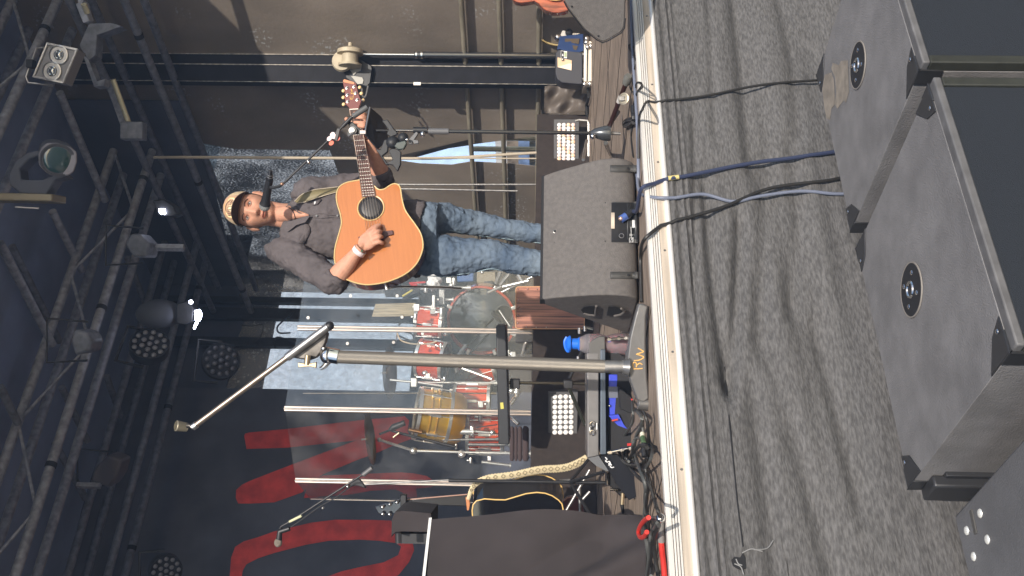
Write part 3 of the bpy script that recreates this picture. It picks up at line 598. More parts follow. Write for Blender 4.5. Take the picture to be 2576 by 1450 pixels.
c1_ = onz(q(15, 665, 540), zt); c2_ = onz(q(16, 970, 825), zt)
s1 = subwoofer('black subwoofer cabinet farthest from the stand pole, with a tan scuff beside its round mount', 1.965, 2.67, 1.75, 2.44, zt, (c1_.x, c1_.y), 'subwoofers in front of the stage')
s2 = subwoofer('black subwoofer cabinet in the middle, with a clamp on its rear corner', 1.10, 1.885, 1.726, 2.425, zt, (c2_.x, c2_.y), 'subwoofers in front of the stage')
# scuff marks (wear with a shape of its own)
mb = MB()
for pl_ in (((450,520),(500,540),(520,505),(575,500),(580,600),(585,760),(560,850),(540,830),(490,900),(468,860),(480,760),(470,640),(440,570)),
            ((385,620),(440,600),(462,660),(470,860),(440,900),(430,990),(400,980),(380,870),(365,740))):
    mb.poly([onz(q(15, *p), zt+0.0012) for p in pl_])
mb.build('scuff', mat('scuff_tan', (0.235, 0.205, 0.17), 0.85, var=0.2, scale=25), s1)
# clamp on s2 rear left corner
cl = MB(); cx_, cy_ = 1.10, 2.425
cl.box(cx_-0.035, cx_-0.002, cy_-0.085, cy_+0.006, zt-0.28, zt-0.03); cl.build('corner_rail', cornm, s2, bevel=0.006)
mb = MB(); mb.cyl(V((cx_-0.035, cy_-0.05, zt-0.17)), V((cx_-0.085, cy_-0.06, zt-0.16)), 0.011, n=12); cb = mb.build('clamp_bolt', steel, s2)
MB().obox(V((cx_-0.088, cy_-0.06, zt-0.16)), V((0.006,0,0)), V((0,0.014,0.04)), V((0,0.012,-0.006))).build('wing_lever', mat('brass_worn', (0.5,0.4,0.3), 0.4, 0.7), cb, bevel=0.004)
MB().ell((cx_-0.094, cy_-0.06, zt-0.155), 0.006, 0.013, 0.013).build('blue_cap', mat('blue_cap', (0.03,0.12,0.6), 0.4), cb)
# third cabinet
zt3 = -0.64; k = onz((2400, 1300), zt3); xe, ye_ = k.x, k.y
s3 = thing('loudspeaker_cabinet', 'grey-black cabinet in the near corner with four bright screws and a slot', 'speaker cabinet', (xe-0.35, ye_-0.35, ZG))
MB().box(xe-0.8, xe, ye_-0.75, ye_, ZG, zt3).build('cabinet', mat('cab3_paint', (0.12,0.12,0.125), 0.6, var=0.12, scale=8, bump=0.3, bscale=220), s3, bevel=0.006)
for p in ((1102,995),(1005,1120),(1155,1185),(1055,1308)):
    MB().ell(onz(q(17, *p), zt3+0.001), 0.011, 0.011, 0.005, nu=16, nv=8).build('screw', mat('bright_screw', (0.9,0.9,0.85), 0.3, 0.5), s3)
a, b_ = onz(q(17, 1035, 970), zt3+0.001), onz(q(17, 1072, 1145), zt3+0.001)
MB().beam(a, b_, 0.016, 0.004, V((0,0,1))).build('slot', mat('slot_dark', (0.07,0.066,0.06), 0.8), s3, bevel=0.002)

# ---------------------------------------------------------------- floor monitor wedge
def WP(u, d, z):  # wedge local: u along its length (viewer right), d away from camera, z up
    return W0 + WU*u + WD*d + V((0, 0, z))
pL, pR = onz((1612, 822), 0.005), onz((1606, 396), 0.005)
pR = at((1603, 398), 3.94); pR.z = 0.005; pL = at((1608, 744), 3.72); pL.z = 0.005
W0 = (pL+pR)/2; WU = (pR-pL); WU.z = 0; Lw = WU.length; WU.normalize(); WD = V((-WU.y, WU.x, 0))
if WD.dot(FH) < 0: WD = -WD
print('wedge length', Lw)
wd = thing('floor_monitor', 'large dark grey monitor wedge lying at the stage edge in front of the singer', 'stage monitor', tuple(W0))
H = 0.365; h2 = Lw/2
# side profile (d, z) : flat bottom, curved back, slanted grille side
prof = [(0.05,0.0)] + [(0.055-0.055*math.sin(R(a)), 0.075-0.075*math.cos(R(a))) for a in (30,60,90)] + [(0.002,0.12),(0.012,0.16),(0.028,0.20),(0.055,0.26),(0.085,0.32),(0.108,H-0.008),(0.118,H),(0.145,H),(0.16,H-0.012),(0.40,0.03),(0.41,0.0)]
cut = lambda z: 0.045*(1 if z < 0.0 else 1)
mb = MB()
for s_ in (-1, 1):
    mb2 = MB()
n = len(prof)
def edge_u(d, z): # ends taper toward the top
    return h2*(1-0.075*max(0, (z-0.10))/0.265)
rows = []
for uu in (-1, -0.985, 0.985, 1):
    k = 1.0 if abs(uu) < 0.99 else 0.0
    row = []
    for d, z in prof:
        dd, zz = (d, z) if k else (d*0.985+0.004, z*0.975+0.004)
        row.append(WP(uu*edge_u(d, z), dd, zz+0.004))
    rows.append(row)
vs = [p for r in rows for p in r]
fs = [(i*n+j, i*n+(j+1) % n, (i+1)*n+(j+1) % n, (i+1)*n+j) for i in range(3) for j in range(n)] + [tuple(range(n))[::-1], tuple(range(3*n, 4*n))]
mb = MB(); mb.add(vs, fs); wb = mb.build('cabinet', cab, wd, bevel=0.006)
gr = MB(); gr.prism([WP(-h2*0.93, 0.105, H-0.03+0.004), WP(h2*0.93, 0.105, H-0.03), WP(h2*0.925, 0.112, H+0.008), WP(-h2*0.925, 0.112, H+0.008)], WD*0.05)
gr.build('grille', blackm, wd, bevel=0.003)
def wsurf(p, off=0.0):   # point of the wedge's back surface seen at photo point p
    best = None
    for i in range(60):
        z = 0.01+i*(H-0.02)/59
        d = 0
        for a_, b2 in zip(prof[1:12], prof[2:13]):
            if a_[1] <= z <= b2[1]+1e-6:
                t_ = (z-a_[1])/max(1e-6, b2[1]-a_[1]); d = a_[0]+(b2[0]-a_[0])*t_
        o = W0+WD*d; P_ = onp(p, o, WD); e_ = abs(P_.z-0.004-z)
        if best is None or e_ < best[0]: best = (e_, P_, z, d)
    return best[1] - WD*off
def band(px0, py0, px1, py1, off, nm, m_, par_, n_=12, th=0.004):
    rows = []
    mb = MB()
    for i in range(n_+1):
        x = px0+(px1-px0)*i/n_; rows.append((wsurf((x, py0), off), wsurf((x, py1), off)))
    vs = [p for r in rows for p in r]; mb.add(vs, [(2*i, 2*i+1, 2*i+3, 2*i+2) for i in range(n_)])
    return mb.build(nm, m_, par_, solid=th)
pm_ = mat('strap_rubber', (0.055,0.053,0.05), 0.6)
for (y0, y1) in ((417, 434), (685, 702)):
    band(1535, y0, 1606, y1, 0.004, 'rubber_foot', pm_, wd)
    MB().obox(wsurf((1580, (y0+y1)/2), 0.007), WU*0.004, WD*0.001, V((0,0,0.004))).build('foot_slot', blackm, wd)
# connector recess with plate
band(1538, 511, 1606, 610, 0.0025, 'connector_recess', blackm, wd, th=0.002)
band(1540, 612, 1604, 508, 0.0015, 'recess_rim', mat('rim', (0.10,0.095,0.09), 0.5), wd, th=0.002)
band(1577, 514, 1602, 604, 0.005, 'connector_plate', mat('plate', (0.03,0.031,0.033), 0.4), wd, th=0.002)
wht = mat('print_white', (0.75,0.75,0.75), 0.5)
band(1537, 537, 1546, 577, 0.006, 'paper_label', mat('label', (0.6,0.5,0.4), 0.7), wd, th=0.001)
mb = MB()
mb.poly([wsurf(q(8, x, y), 0.008) for x, y in ((848,600),(868,600),(868,655),(848,655))])
mb.build('white_label', wht, wd, recalc=False)
def strokes(lines, kk, r, off, nm, par_, m_):
    mb = MB()
    for ln_ in lines: mb.tube([wsurf(q(kk, *p), off) for p in ln_], r, 5)
    mb.build(nm, m_, par_)
strokes([((828,730),(855,725),(855,762),(828,762),(828,730)), ((833,757),(853,728)), ((833,757),(853,757)), ((853,728),(853,757)),
         ((833,700),(833,716)), ((840,700),(840,716)), ((848,703),(848,714)), ((840,650),(842,740)), ((862,690),(862,712)), ((835,630),(835,655))], 8, 0.0009, 0.0085, 'printed_logo', wd, wht)
MB().ring(wsurf(q(8, 772, 712), 0.006), WD, 0.009, 0.0016, 18, 6).build('socket', greyp, wd)
MB().ring(wsurf(q(8, 294, 677), 0.002), WD, 0.0075, 0.0018, 18, 6).build('mount_screw', steel, wd)
MB().ell(wsurf(q(8, 294, 677), 0.002), 0.005, 0.005, 0.005).build('mount_screw_core', blackm, wd)
for p in ((656,470),(291,757),(655,748)): MB().ell(wsurf(q(8, *p), 0.001), 0.0025, 0.0025, 0.0025, nu=8, nv=6).build('screw', blackm, wd)
# handle holes in the left end
eL = lambda d, z, o_=0.0: WP(-(edge_u(d, z)+o_), d, z)
for d0, d1, z in ((0.055, 0.10, 0.10), (0.055, 0.10, 0.20)):
    pass
def endp(p, off=0.0):
    nn_ = (-WU*math.cos(R(4.5))+V((0,0,math.sin(R(4.5))))).normalized(); o = WP(-(edge_u(0, 0.10)+off), 0.1, 0.10)
    return onp(p, o, nn_)
for pl_, pin in ((((480,1245),(500,1222),(540,1214),(590,1215),(582,1280),(540,1278),(500,1268)), 0), (((665,1283),(680,1218),(720,1218),(770,1232),(798,1252),(770,1275),(720,1285)), 1)):
    MB().prism([endp(q(8, *p), 0.0025) for p in pl_], WU*0.003).build('handle_hole', blackm, wd, smooth=False)
    MB().tube([endp(q(8, *p), 0.004) for p in pl_][3:7] , 0.005, 6).build('handle_lip', cab, wd)
# plug
a, b_ = wsurf(q(8, 765, 600), 0.012), wsurf(q(8, 850, 560), 0.035)
pg = thing('cable_plug', 'blue-black round speaker plug pushed into the wedge recess', 'plug', tuple(a))
MB().cyl(a, a.lerp(b_, 0.45), 0.015, 0.015, 16).build('blue_ring', mat('blue_plug', (0.08,0.14,0.4), 0.3, 0.3), pg)
MB().cyl(a.lerp(b_, 0.45), b_, 0.016, 0.012, 16).build('boot', black, pg)
MB().ell(a-WD*0.008, 0.009, 0.009, 0.009).build('latch', mat('latch_metal', (0.8,0.55,0.45), 0.3, 0.8), pg)
# ---------------------------------------------------------------- cables draped over the edge
cblue = mat('cable_blue', (0.035,0.045,0.09), 0.45); cblk = mat('cable_black', (0.02,0.019,0.018), 0.5); cgrey = mat('cable_greyblue', (0.16,0.18,0.24), 0.35)
def cable(label, pts, r, m_, name='cable', cat='cable', n=8):
    P_ = sp(pts, n)
    if label.startswith(('thin black cable running', 'thick dark', 'pale grey', 'black cable crossing')):
        ys_ = [min(p.y, skY(p.x, p.z)-r-.001) if p.z < -.075 else p.y for p in P_]
        lo_ = [min(ys_[max(0, i-5):i+6]) if P_[i].z < -.10 else ys_[i] for i in range(len(P_))]
        for i, p in enumerate(P_):
            if p.z < -.10: w_ = lo_[max(0, i-6):i+7]; p.y = sum(w_)/len(w_)
            else: p.y = ys_[i]
    return tag(MB().tube(P_, r, 8).build(name, m_), label, cat)
fz = lambda p, z=0.006: onz(p, z)
ys = YE-0.05
cable('thin black cable running from the stage edge down behind the far subwoofer', [fz(q(7,1540,1310),.01), fz(q(7,1545,1000),.01), fz(q(7,1575,900),.012), ony(q(7,1640,850),YE+0.0)+V((0,-.008,.012)), onsk(q(14,190,655)), onsk(q(14,500,622)), onsk(q(14,800,590)), onsk(q(14,1210,543)), onsk((2090,200)), onsk((2200,180))], 0.005, cblk)
cable('thick dark blue cable with yellow tape draped over the skirt', [b_, ony(q(8,885,520),YE+0.12), ony(q(8,930,410),YE+0.02)+V((0,-0.03,0.01)), onsk(q(8,1010,330)), onsk(q(14,240,1155)), onsk(q(14,350,1135)), onsk(q(14,800,1082)), onsk(q(14,1050,1040)), onsk(q(14,1290,990)), onsk((2180,370))], 0.0075, cblue)
tag(MB().tube([onsk(q(14,262,1146), .016), onsk(q(14,330,1138), .016)], 0.0088, 10).build('tape_wrap', mat('tape_yellow', (0.6,0.5,0.2), 0.5)), 'band of yellow tape round the dark blue cable', 'tape')
cable('pale grey-blue cable hanging slack over the skirt below the taped one', [fz((1602, 440), .01), fz((1610, 485), .01), ony((1648, 497), YE-0.012)+V((0,0,0.004)), onsk(q(14,300,1272)), onsk(q(14,480,1278)), onsk(q(14,680,1296)), onsk(q(14,850,1278)), onsk(q(14,1100,1255)), onsk(q(14,1340,1250)), onsk((2200,488))], 0.006, cgrey)
cable('black cable crossing the pale cable, from under the wedge down to the middle subwoofer', [fz((1614,760),.008), fz((1612,700),.008), fz((1612,640),.008), ony(q(8,955,740),YE+.0)+V((0,0,.01)), onsk(q(8,1050,640)), onsk(q(14,250,1440)), onsk(q(14,600,1345)), onsk(q(14,900,1245)), onsk(q(14,1320,1160)), onsk((2180,430))], 0.0065, cblk)
cable('blue-grey cable lying on the floor along the stage edge', [fz((1588,0),.006), fz((1590,100),.006), fz((1599,250),.006), fz((1604,330),.006), fz((1606,420),.006), fz((1606,470),.006)], 0.0065, cgrey)
cable('thin black cable looping on the floor near the clip', [fz(q(7,*p),.004) for p in ((1495,1290),(1480,1150),(1495,1000),(1500,880),(1520,780),(1570,700),(1540,680),(1518,700),(1510,740),(1490,760),(1470,700),(1510,560),(1505,470),(1460,390),(1480,365),(1510,420),(1520,500))], 0.003, cblk)
cable('thin black cable lying behind the floor clip', [fz(q(7,*p),.004) for p in ((1500,780),(1530,690),(1560,690),(1575,720),(1530,770),(1500,860),(1480,1100),(1500,1300))], 0.003, cblk)
ds = thing('floor_disc', 'small round metal disc connector lying on the floor by the stage edge', 'disc', tuple(fz(q(7,1482,818))))
c = fz(q(7,1482,818)); dn = (V((0,0,1))-FH*1.5).normalized()
MB().lathe(c+V((0,0,.03)), dn, [(0,.025),(.005,.025),(.006,.020),(.004,.018)], 28).build('rim', mat('disc_brass', (.45,.4,.3), .35, .7), ds)
MB().obox(c+V((0,0,.032))+dn*.008, rgt*.01, dn*.006, FH.cross(rgt)*.012).build('hub', steel, ds, bevel=.002)
kp = thing('floor_clip', 'black bent plastic clip lying on the floor by the stage edge', 'clip', tuple(fz(q(7,1465,1020))))
MB().tube(sp([fz(q(7,*p),.012) for p in ((1495,880),(1498,940),(1500,985),(1460,990),(1430,1010),(1428,1040),(1460,1030),(1500,1010))]), .010, 8).build('body', black, kp)

# ---------------------------------------------------------------- right monitor seen from its side
sm = thing('side_monitor', 'brown-grey monitor cabinet in the upper picture corner, seen from its flat side', 'stage monitor', tuple(onz((1560, 30), 0)))
pts = [q(7,x,y) for x,y in ((920,-60),(925,10),(950,60),(1010,140),(1090,245),(1200,330),(1245,352),(1290,335),(1400,270),(1425,230),(1432,150),(1435,-60))]
smo = [onp(p, C(1.02, 3.95, 0), (-rgt*0.45-FH*0.9).normalized()) for p in pts]
MB().prism(smo, rgt*0.5+FH*0.12).build('cabinet', cab, sm, bevel=0.006)
MB().tube([p-(-rgt*0.45-FH*0.9).normalized()*-0.004 for p in smo[1:-1]], .003, 6).build('edge_seam', blackm, sm)
for p in ((990,55),(1210,298)): MB().ell(onp(q(7,*p), C(1.02,3.948,0), (-rgt*0.45-FH*0.9).normalized()), .004,.004,.004, nu=8, nv=6).build('screw', blackm, sm)
MB().ell(onp(q(7,1320,318), C(1.02,3.948,0), (-rgt*0.45-FH*0.9).normalized()), .004,.004,.004, nu=8, nv=6).build('screw', chrome, sm)
# fan
fanc = at(q(26, 760, 200), 8.35)
fn_ = thing('stage_fan', 'black floor fan with an eight-sided frame, behind the blue strobe', 'fan', tuple(V((fanc.x, fanc.y, 0))))
oct_ = [at(q(26,x,y),8.4) for x,y in ((480,-40),(480,365),(630,480),(1080,510),(1135,480),(1135,-60))]
MB().prism(oct_, FH*0.12).build('housing', mat('fan_frame', (.06,.058,.055), .5), fn_, bevel=.01)
for k2, rr in enumerate((.29,.25,.21,.17,.13)): MB().ring(fanc-FH*.03, FH, rr, .006 if k2 else .012, 40, 6).build('guard_ring', goldm if k2 == 0 else steel, fn_)
mb = MB()
for i in range(4):
    a = math.pi/4+i*math.pi/2; mb.cyl(fanc-FH*.04+rgt*.08*math.cos(a)+V((0,0,.08*math.sin(a))), fanc-FH*.04+rgt*.29*math.cos(a)+V((0,0,.29*math.sin(a))), .008)
mb.build('guard_spoke', steel, fn_); MB().lathe(fanc-FH*.05, FH, [(0,.02),(.002,.07),(.02,.075)], 20).build('hub', alu, fn_)
MB().lathe(fanc-FH*.001, FH, [(0,.27),(.002,.1)], 32).build('dark_core', blackm, fn_)
MB().obox(at(q(26,1065,430),8.36), rgt*.045, FH*.01, V((0,0,.045))).build('bright_label', alu, fn_)
# wooden guitar top right
wg = thing('red_brown_guitar', 'red-brown striped wooden guitar, only its lower edge in view in the upper picture corner', 'guitar', tuple(at((1360,-20),7.6)))
pw = [at(q(26,x,y),7.6) for x,y in ((-120,-200),(-20,0),(30,35),(110,50),(230,35),(330,15),(400,60),(450,120),(520,175),(620,205),(720,212),(830,195),(890,165),(930,-220))]
MB().prism(pw, FH*.10).build('body_side', mat('mahogany', (.36,.085,.04), .25, var=.5, scale=3, stretch=(14,14,2), coat=.6), wg, bevel=.005)
MB().prism([at(q(26,x,y),7.57) for x,y in ((500,-160),(540,-20),(600,5),(680,10),(760,0),(800,-40),(800,-200))], FH*.02).build('top_board', mat('guitar_top_y', (.8,.55,.2), .3), wg)
# strobe light on a chrome case
sb = thing('strobe_light', 'black and blue strobe lamp with a chrome reflector window, beside the tower foot', 'strobe light', tuple(V((*at((1430,160),7.8).xy, .12))))
yc = 7.75; B = lambda x, y, d=0: at(q(26, x, y), yc+d)
MB().prism([B(680,870),(B(730,820)),B(1080,860),B(1120,880),B(1120,1390),B(1060,1395),B(780,1370),B(700,1310),B(672,1200)], FH*.22).build('body', mat('strobe_black', (.028,.028,.036), .45), sb, bevel=.006)
MB().prism([B(700,820,.0),B(750,600,.18),B(1135,560,.2),B(1140,840,.03),B(1080,862,-.002),B(900,850,-.002),B(740,812,-.002)], FH*.03).build('blue_shell', mat('blue_shell', (.035,.07,.19), .5, .2), sb, bevel=.004)
for pl_ in (((835,640),(1075,640),(1060,730),(830,690)),((810,730),(1050,760),(1020,830),(790,790))):
    MB().prism([B(x,y,-.01+ (860-y)*.0006) for x,y in pl_], FH*.01).build('vent_panel', mat('vent_brown', (.10,.075,.05), .7), sb)
MB().prism([B(x,y,-.006) for x,y in ((710,950),(945,1000),(940,1165),(712,1110))], FH*.005).build('reflector', mat('reflector', (.62,.45,.3), .35, .5), sb)
MB().prism([B(x,y,-.010) for x,y in ((712,1110),(900,1050),(945,1055),(940,1165))], FH*.005).build('reflector_facet', mat('facet', (.8,.65,.52), .35, .4), sb)
MB().ell(B(795,985,-.012), .012,.012,.012).build('bulb', alu, sb)
lb = MB().prism([B(x,y,-.008) for x,y in ((765,838),(868,850),(865,965),(765,958))], FH*.004).build('warning_label', wht, sb)
MB().prism([B(x,y,-.011) for x,y in ((770,845),(815,850),(812,958),(770,952))], FH*.003).build('label_dark_half', blackm, lb)
MB().prism([B(x,y,-.011) for x,y in ((822,862),(860,866),(858,945),(822,940))], FH*.003).build('label_green', mat('lbl_green', (.35,.42,.25), .6), lb)
MB().prism([B(x,y,-.013) for x,y in ((785,910),(800,880),(805,925),(790,930))], FH*.002).build('label_symbol', wht, lb)
for p in ((1115,902),(1105,1308)): MB().cyl(B(*p,.02), B(p[0]+35,p[1],.02), .012).build('foot_pin', steel, sb)
MB().prism([B(x,y,.25) for x,y in ((750,600),(790,510),(830,505),(850,540),(950,545),(1080,555),(1000,585),(760,600))], FH*.02).build('bracket', alu, sb)
MB().ell(B(715,620,.2), .03,.03,.03).build('bracket_knob', chrome, sb); MB().ell(B(900,540,.22), .03,.03,.03).build('tilt_knob', blackm, sb)
cs = thing('chrome_rack_case', 'low bright aluminium-edged case under the strobe lamp', 'case', tuple(V((*at((1480,160),7.7).xy, 0))))
MB().prism([B(1150,650,-.02),B(1280,690,-.02),B(1275,1415,-.02),B(1140,1410,-.02)], FH*.35).build('case_body', mat('case_alu', (.68,.63,.55), .35, .6), cs, bevel=.004)
MB().prism([B(1196,800,-.03),B(1216,800,-.03),B(1206,1350,-.03),B(1190,1350,-.03)], FH*.01).build('case_groove', blackm, cs)
for p in ((1190,640),(1185,700),(1265,760),(1210,780),(1250,1385),(1160,1390)): MB().ell(B(*p,-.03), .022,.014,.02, rgt, FH, V((0,0,1)), 10, 8).build('ball_corner', chrome, cs)
# crumpled cloth by the tarp + floor cables
cr = thing('crumpled_tarp', 'crumpled brown-black tarp heap at the foot of the side wall', 'tarp heap', tuple(V((*at((1470,245),8.3).xy,0))))
random.seed(3)
A_, B2 = at((1370, 218), 8.3), at((1470, 285), 8.15)
MB().grid(lambda u, v: A_.lerp(V((B2.x,B2.y,A_.z)), u) + V((0,0,-(A_.z)*v)) - FH*(0.10*v*v+0.035*math.sin(u*9+v*5)+0.03*math.sin(v*14+u*4)), 30, 30).build('sheet', mat('tarp_crumple', (.12,.10,.085), .5, bump=.5, bscale=18), cr, recalc=False)
for i,(pts,m_,lab) in enumerate(((((1050,720),(1080,790),(1110,870),(1115,960)), rubber, 'loose black cable on the floor under the crumpled tarp'), (((1045,790),(1075,850),(1090,900)), mat('whcable',(.6,.58,.5),.5), 'short pale cable on the floor by the crumpled tarp'), (((1120,715),(1130,800),(1105,900),(1110,940)), rubber, 'thick black cable on the floor behind the strobe case'))):
    cable(lab, [fz(q(7,*p), .02) for p in pts], .012, m_)
# ---------------------------------------------------------------- LED panels
def ledpanel(label, corners, yc, nx, ny, grid, lm, root_extra=None):
    P_ = [at(p, yc) for p in corners]; root = thing('led_panel_light', label, 'led panel', tuple(V((P_[0].x, P_[0].y, 0))), 'led panels in front of the riser')
    MB().prism([p for p in P_], FH*.07).build('housing', mat('led_case', (.07,.068,.07), .5), root, bevel=.004)
    G = [at(p, yc-.004) for p in grid]
    for i in range(nx):
        for j in range(ny):
            u, v = (i+.5)/nx, (j+.5)/ny
            c = G[0].lerp(G[1], u).lerp(G[3].lerp(G[2], u), v)
            rr = (G[1]-G[0]).length/nx*.46
            MB().ell(c, rr, rr*.95, rr*.5, (G[1]-G[0]).normalized(), (G[3]-G[0]).normalized(), FH, 12, 6).build('lens', lm(i, j), root)
    return root
l1 = mat('led_lens_white', (.88,.86,.84), .25, .0, coat=.5); l2 = mat('led_lens_warm', (.85,.6,.42), .25, coat=.5); l3 = mat('led_lens_pink', (.8,.62,.58), .25, coat=.5)
ledpanel('floor led panel with rows of white round lenses, between the cajon and the black guitar', [q(11,*p) for p in ((1412,150),(1700,128),(1688,738),(1410,745))], 6.5, 4, 11, [q(11,*p) for p in ((1452,175),(1660,170),(1658,712),(1450,712))], lambda i,j: l1)
ledpanel('floor led panel with warm tinted lenses, at the foot of the side tarp', [q(7,*p) for p in ((842,985),(1052,985),(1050,1345),(842,1345))], 7.9, 4, 11, [q(7,*p) for p in ((868,1018),(1022,1018),(1020,1328),(868,1328))], lambda i,j: (l1,l3,l2,l1)[(i*3+j) % 4])
bk = thing('panel_yoke', 'bent metal stand bracket behind the warm led panel', 'bracket', tuple(fz((1490,300))))
MB().tube([at(q(7,*p),7.8) for p in ((1020,1000),(1050,992),(1118,998),(1130,1020),(1130,1290))], .010, 6).build('tube', steel, bk)
MB().tube([at(q(7,1115,1160),7.6), at(q(7,1085,1320),7.2)], .012, 8).build('leg', alu, bk)
# cajon
cj = thing('cajon', 'wooden cajon box drum with dark zebra striped front, standing before the riser', 'cajon', tuple(fz((1489,775))))
cm = mat('zebra_wood', (.46,.20,.14), .35, var=.0, scale=5, col2=(.06,.022,.022), stretch=(11, 11, .4), coat=.2); yc = 6.95
Cj = lambda x, y, d=0: at(q(10, x, y), yc+d)
f4 = [Cj(1322,272), Cj(2120,262), Cj(2110,758), Cj(1318,755)]
def rr_(P4, r=.02, k=4):
    out = []; n_ = len(P4)
    for i in range(n_):
        a, b, c = P4[i-1], P4[i], P4[(i+1) % n_]
        p, t = b+(a-b).normalized()*r, b+(c-b).normalized()*r
        for j in range(k+1):
            s_ = j/k; out.append(p*(1-s_)**2+b*2*s_*(1-s_)+t*s_*s_)
    return out
cc = sum(f4, V())/4
MB().prism(rr_(f4), FH*.012).build('front_plate', cm, cj, bevel=.003)
MB().tube(rr_([p-FH*.001 for p in f4])+[rr_([p-FH*.001 for p in f4])[0]], .0035, 6).build('edge_trim', mat('trim_wood', (.65,.36,.2), .4), cj)
bk_ = [p+FH*.013 for p in f4]; MB().prism(bk_, FH*.32-rgt*.02).build('box', mat('cajon_black', (.018,.014,.013), .5), cj, bevel=.006)
mb = MB()
for x,y in ((1345,300),(1458,296),(1568,296),(1350,425),(1348,510),(1345,598),(1340,692),(1440,735),(1555,738),(1673,738)): mb.ell(Cj(x,y,-.002), .006,.006,.004, nu=8, nv=6)
mb.build('screw_row', alu, cj)
for p in ((2060,760),(2075,290)):
    MB().cyl(Cj(p[0]+20,p[1]-30,.03), V((*Cj(p[0],p[1],.03).xy, 0)), .015).build('foot', chrome, cj)
# ================================================================== STANDS, TABLE, RACK
# foreground stand with knurled column
Yf = 3.42
ST = lambda k, x, y, d=0: at(q(k, x, y), Yf+d)
foot0 = ST(12, 1690, 760); 
fs_ = thing('microphone_stand', 'heavy stand at the stage edge with a knurled metal column and RW on its base', 'mic stand', (foot0.x, foot0.y, 0))
basem = mat('cast_base', (.17,.167,.165), .34, .55, var=.08, scale=9, bump=.05, bscale=90)
bp_ = [ST(12,x,y) for x,y in ((1578,30),(1640,34),(1692,55),(1668,180),(1664,500),(1682,900),(1703,1130),(1640,1180),(1560,1150),(1480,930),(1440,720),(1475,430),(1530,200))]
MB().prism(bp_, FH*.055).build('base', basem, fs_, bevel=.006)
MB().prism([p+FH*.055 for p in (ST(12,1500,620),ST(12,1640,600),ST(12,1650,900),ST(12,1500,880))], FH*.22).build('rear_leg', basem, fs_, bevel=.01)
a, b_ = ST(12,1570,1185,.02), ST(12,1712,1195,.02)
MB().cyl(a, b_, .022, n=20).build('end_foot', basem, fs_, bevel=.003)
kn = mat('knurled_metal', (.42,.38,.33), .38, .6); nn = kn.node_tree
tc = nn.nodes.new('ShaderNodeTexCoord'); sx = nn.nodes.new('ShaderNodeSeparateXYZ'); nn.links.new(tc.outputs['UV'], sx.inputs[0])
def mnode(op, a, b=None):
    n_ = nn.nodes.new('ShaderNodeMath'); n_.operation = op
    for i, s_ in enumerate((a, b)):
        if s_ is None: continue
        if isinstance(s_, (int, float)): n_.inputs[i].default_value = s_
        else: nn.links.new(s_, n_.inputs[i])
    return n_.outputs[0]
ua = mnode('MULTIPLY', sx.outputs[0], 2*math.pi*22); vb = mnode('MULTIPLY', sx.outputs[1], 2*math.pi*150)
h_ = mnode('MULTIPLY', mnode('SINE', mnode('ADD', ua, vb)), mnode('SINE', mnode('SUBTRACT', ua, vb)))
bp = nn.nodes.new('ShaderNodeBump'); bp.inputs['Strength'].default_value = .4; bp.inputs['Distance'].default_value = .002
nn.links.new(h_, bp.inputs['Height']); nn.links.new(bp.outputs[0], bsdf(kn).inputs['Normal'])
rmp = nn.nodes.new('ShaderNodeValToRGB'); nn.links.new(mnode('ADD', mnode('MULTIPLY', h_, .5), .5), rmp.inputs[0])
rmp.color_ramp.elements[0].color = (.06,.055,.05,1); rmp.color_ramp.elements[1].color = (.42,.38,.32,1); rmp.color_ramp.elements[0].position = .25; rmp.color_ramp.elements[1].position = .55
nn.links.new(rmp.outputs[0], bsdf(kn).inputs['Base Color'])
p0, p1 = ST(12,1185,757), ST(9,505,668)
o = MB().tube([p0, p1], .0228, 32, caps=False).build('column', kn, fs_)
uv = o.data.uv_layers.new(name='UVMap')
for pl_ in o.data.polygons:
    idx = list(pl_.vertices); js = [i % 32 for i in idx]; wrap = (0 in js and 31 in js)
    for li, vi in zip(pl_.loop_indices, idx):
        j = vi % 32; uv.data[li].uv = ((j if not (wrap and j == 0) else 32)/32, vi//32)
MB().cyl(p0, ST(12,1400,760), .0215, n=28).build('lower_sleeve', steel, fs_)
MB().cyl(ST(12,1395,762), ST(12,1470,768), .024, .032, 28).build('base_boss', basem, fs_)
mb = MB(); mb.cyl(ST(9,515,668), ST(9,440,655), .026, n=24); mb.ell(ST(9,420,655), .03, .026, .024); mb.build('clutch', chrome, fs_)
mb = MB(); mb.tube([ST(9,440,700), ST(9,400,745), ST(9,365,768)], [.010,.009,.006], 10); mb.build('clutch_lever', chrome, fs_)
MB().ell(ST(9,395,600), .010,.010,.012).build('clutch_screw', chrome, fs_)
plm = mat('joint_plate', (.12,.11,.10), .4, .6, var=.4, scale=30)
MB().prism([ST(20,x,y,-.005) for x,y in ((985,405),(1100,300),(1255,195),(1280,240),(1265,300),(1230,370),(1200,410),(1150,430))], FH*.03).build('joint_plate', plm, fs_, bevel=.005)
MB().tube([ST(20,1290,180,-.02), ST(20,985,408,-.02)], .0145, 16).build('boom_sleeve', steel, fs_)
MB().ell(ST(20,1292,180,-.02), .016,.016,.016).build('boom_cap', black, fs_)
bm_ = mat('boom_metal', (.33,.27,.22), .4, .8, var=.15, scale=20)
MB().tube([ST(20,990,404,-.02), ST(20,335,890,-.02)], .0098, 16).build('boom_tube', bm_, fs_)
MB().cyl(ST(20,332,892,-.02), ST(20,305,912,-.02), .0125, n=16).build('boom_tip', alu, fs_)
brass = mat('aged_brass', (.55,.45,.3), .35, .85)
wn = MB(); wn.cyl(ST(9,262,655,-.03), ST(9,255,735,-.03), .010, n=14); wn = wn.build('wing_nut', brass, fs_)
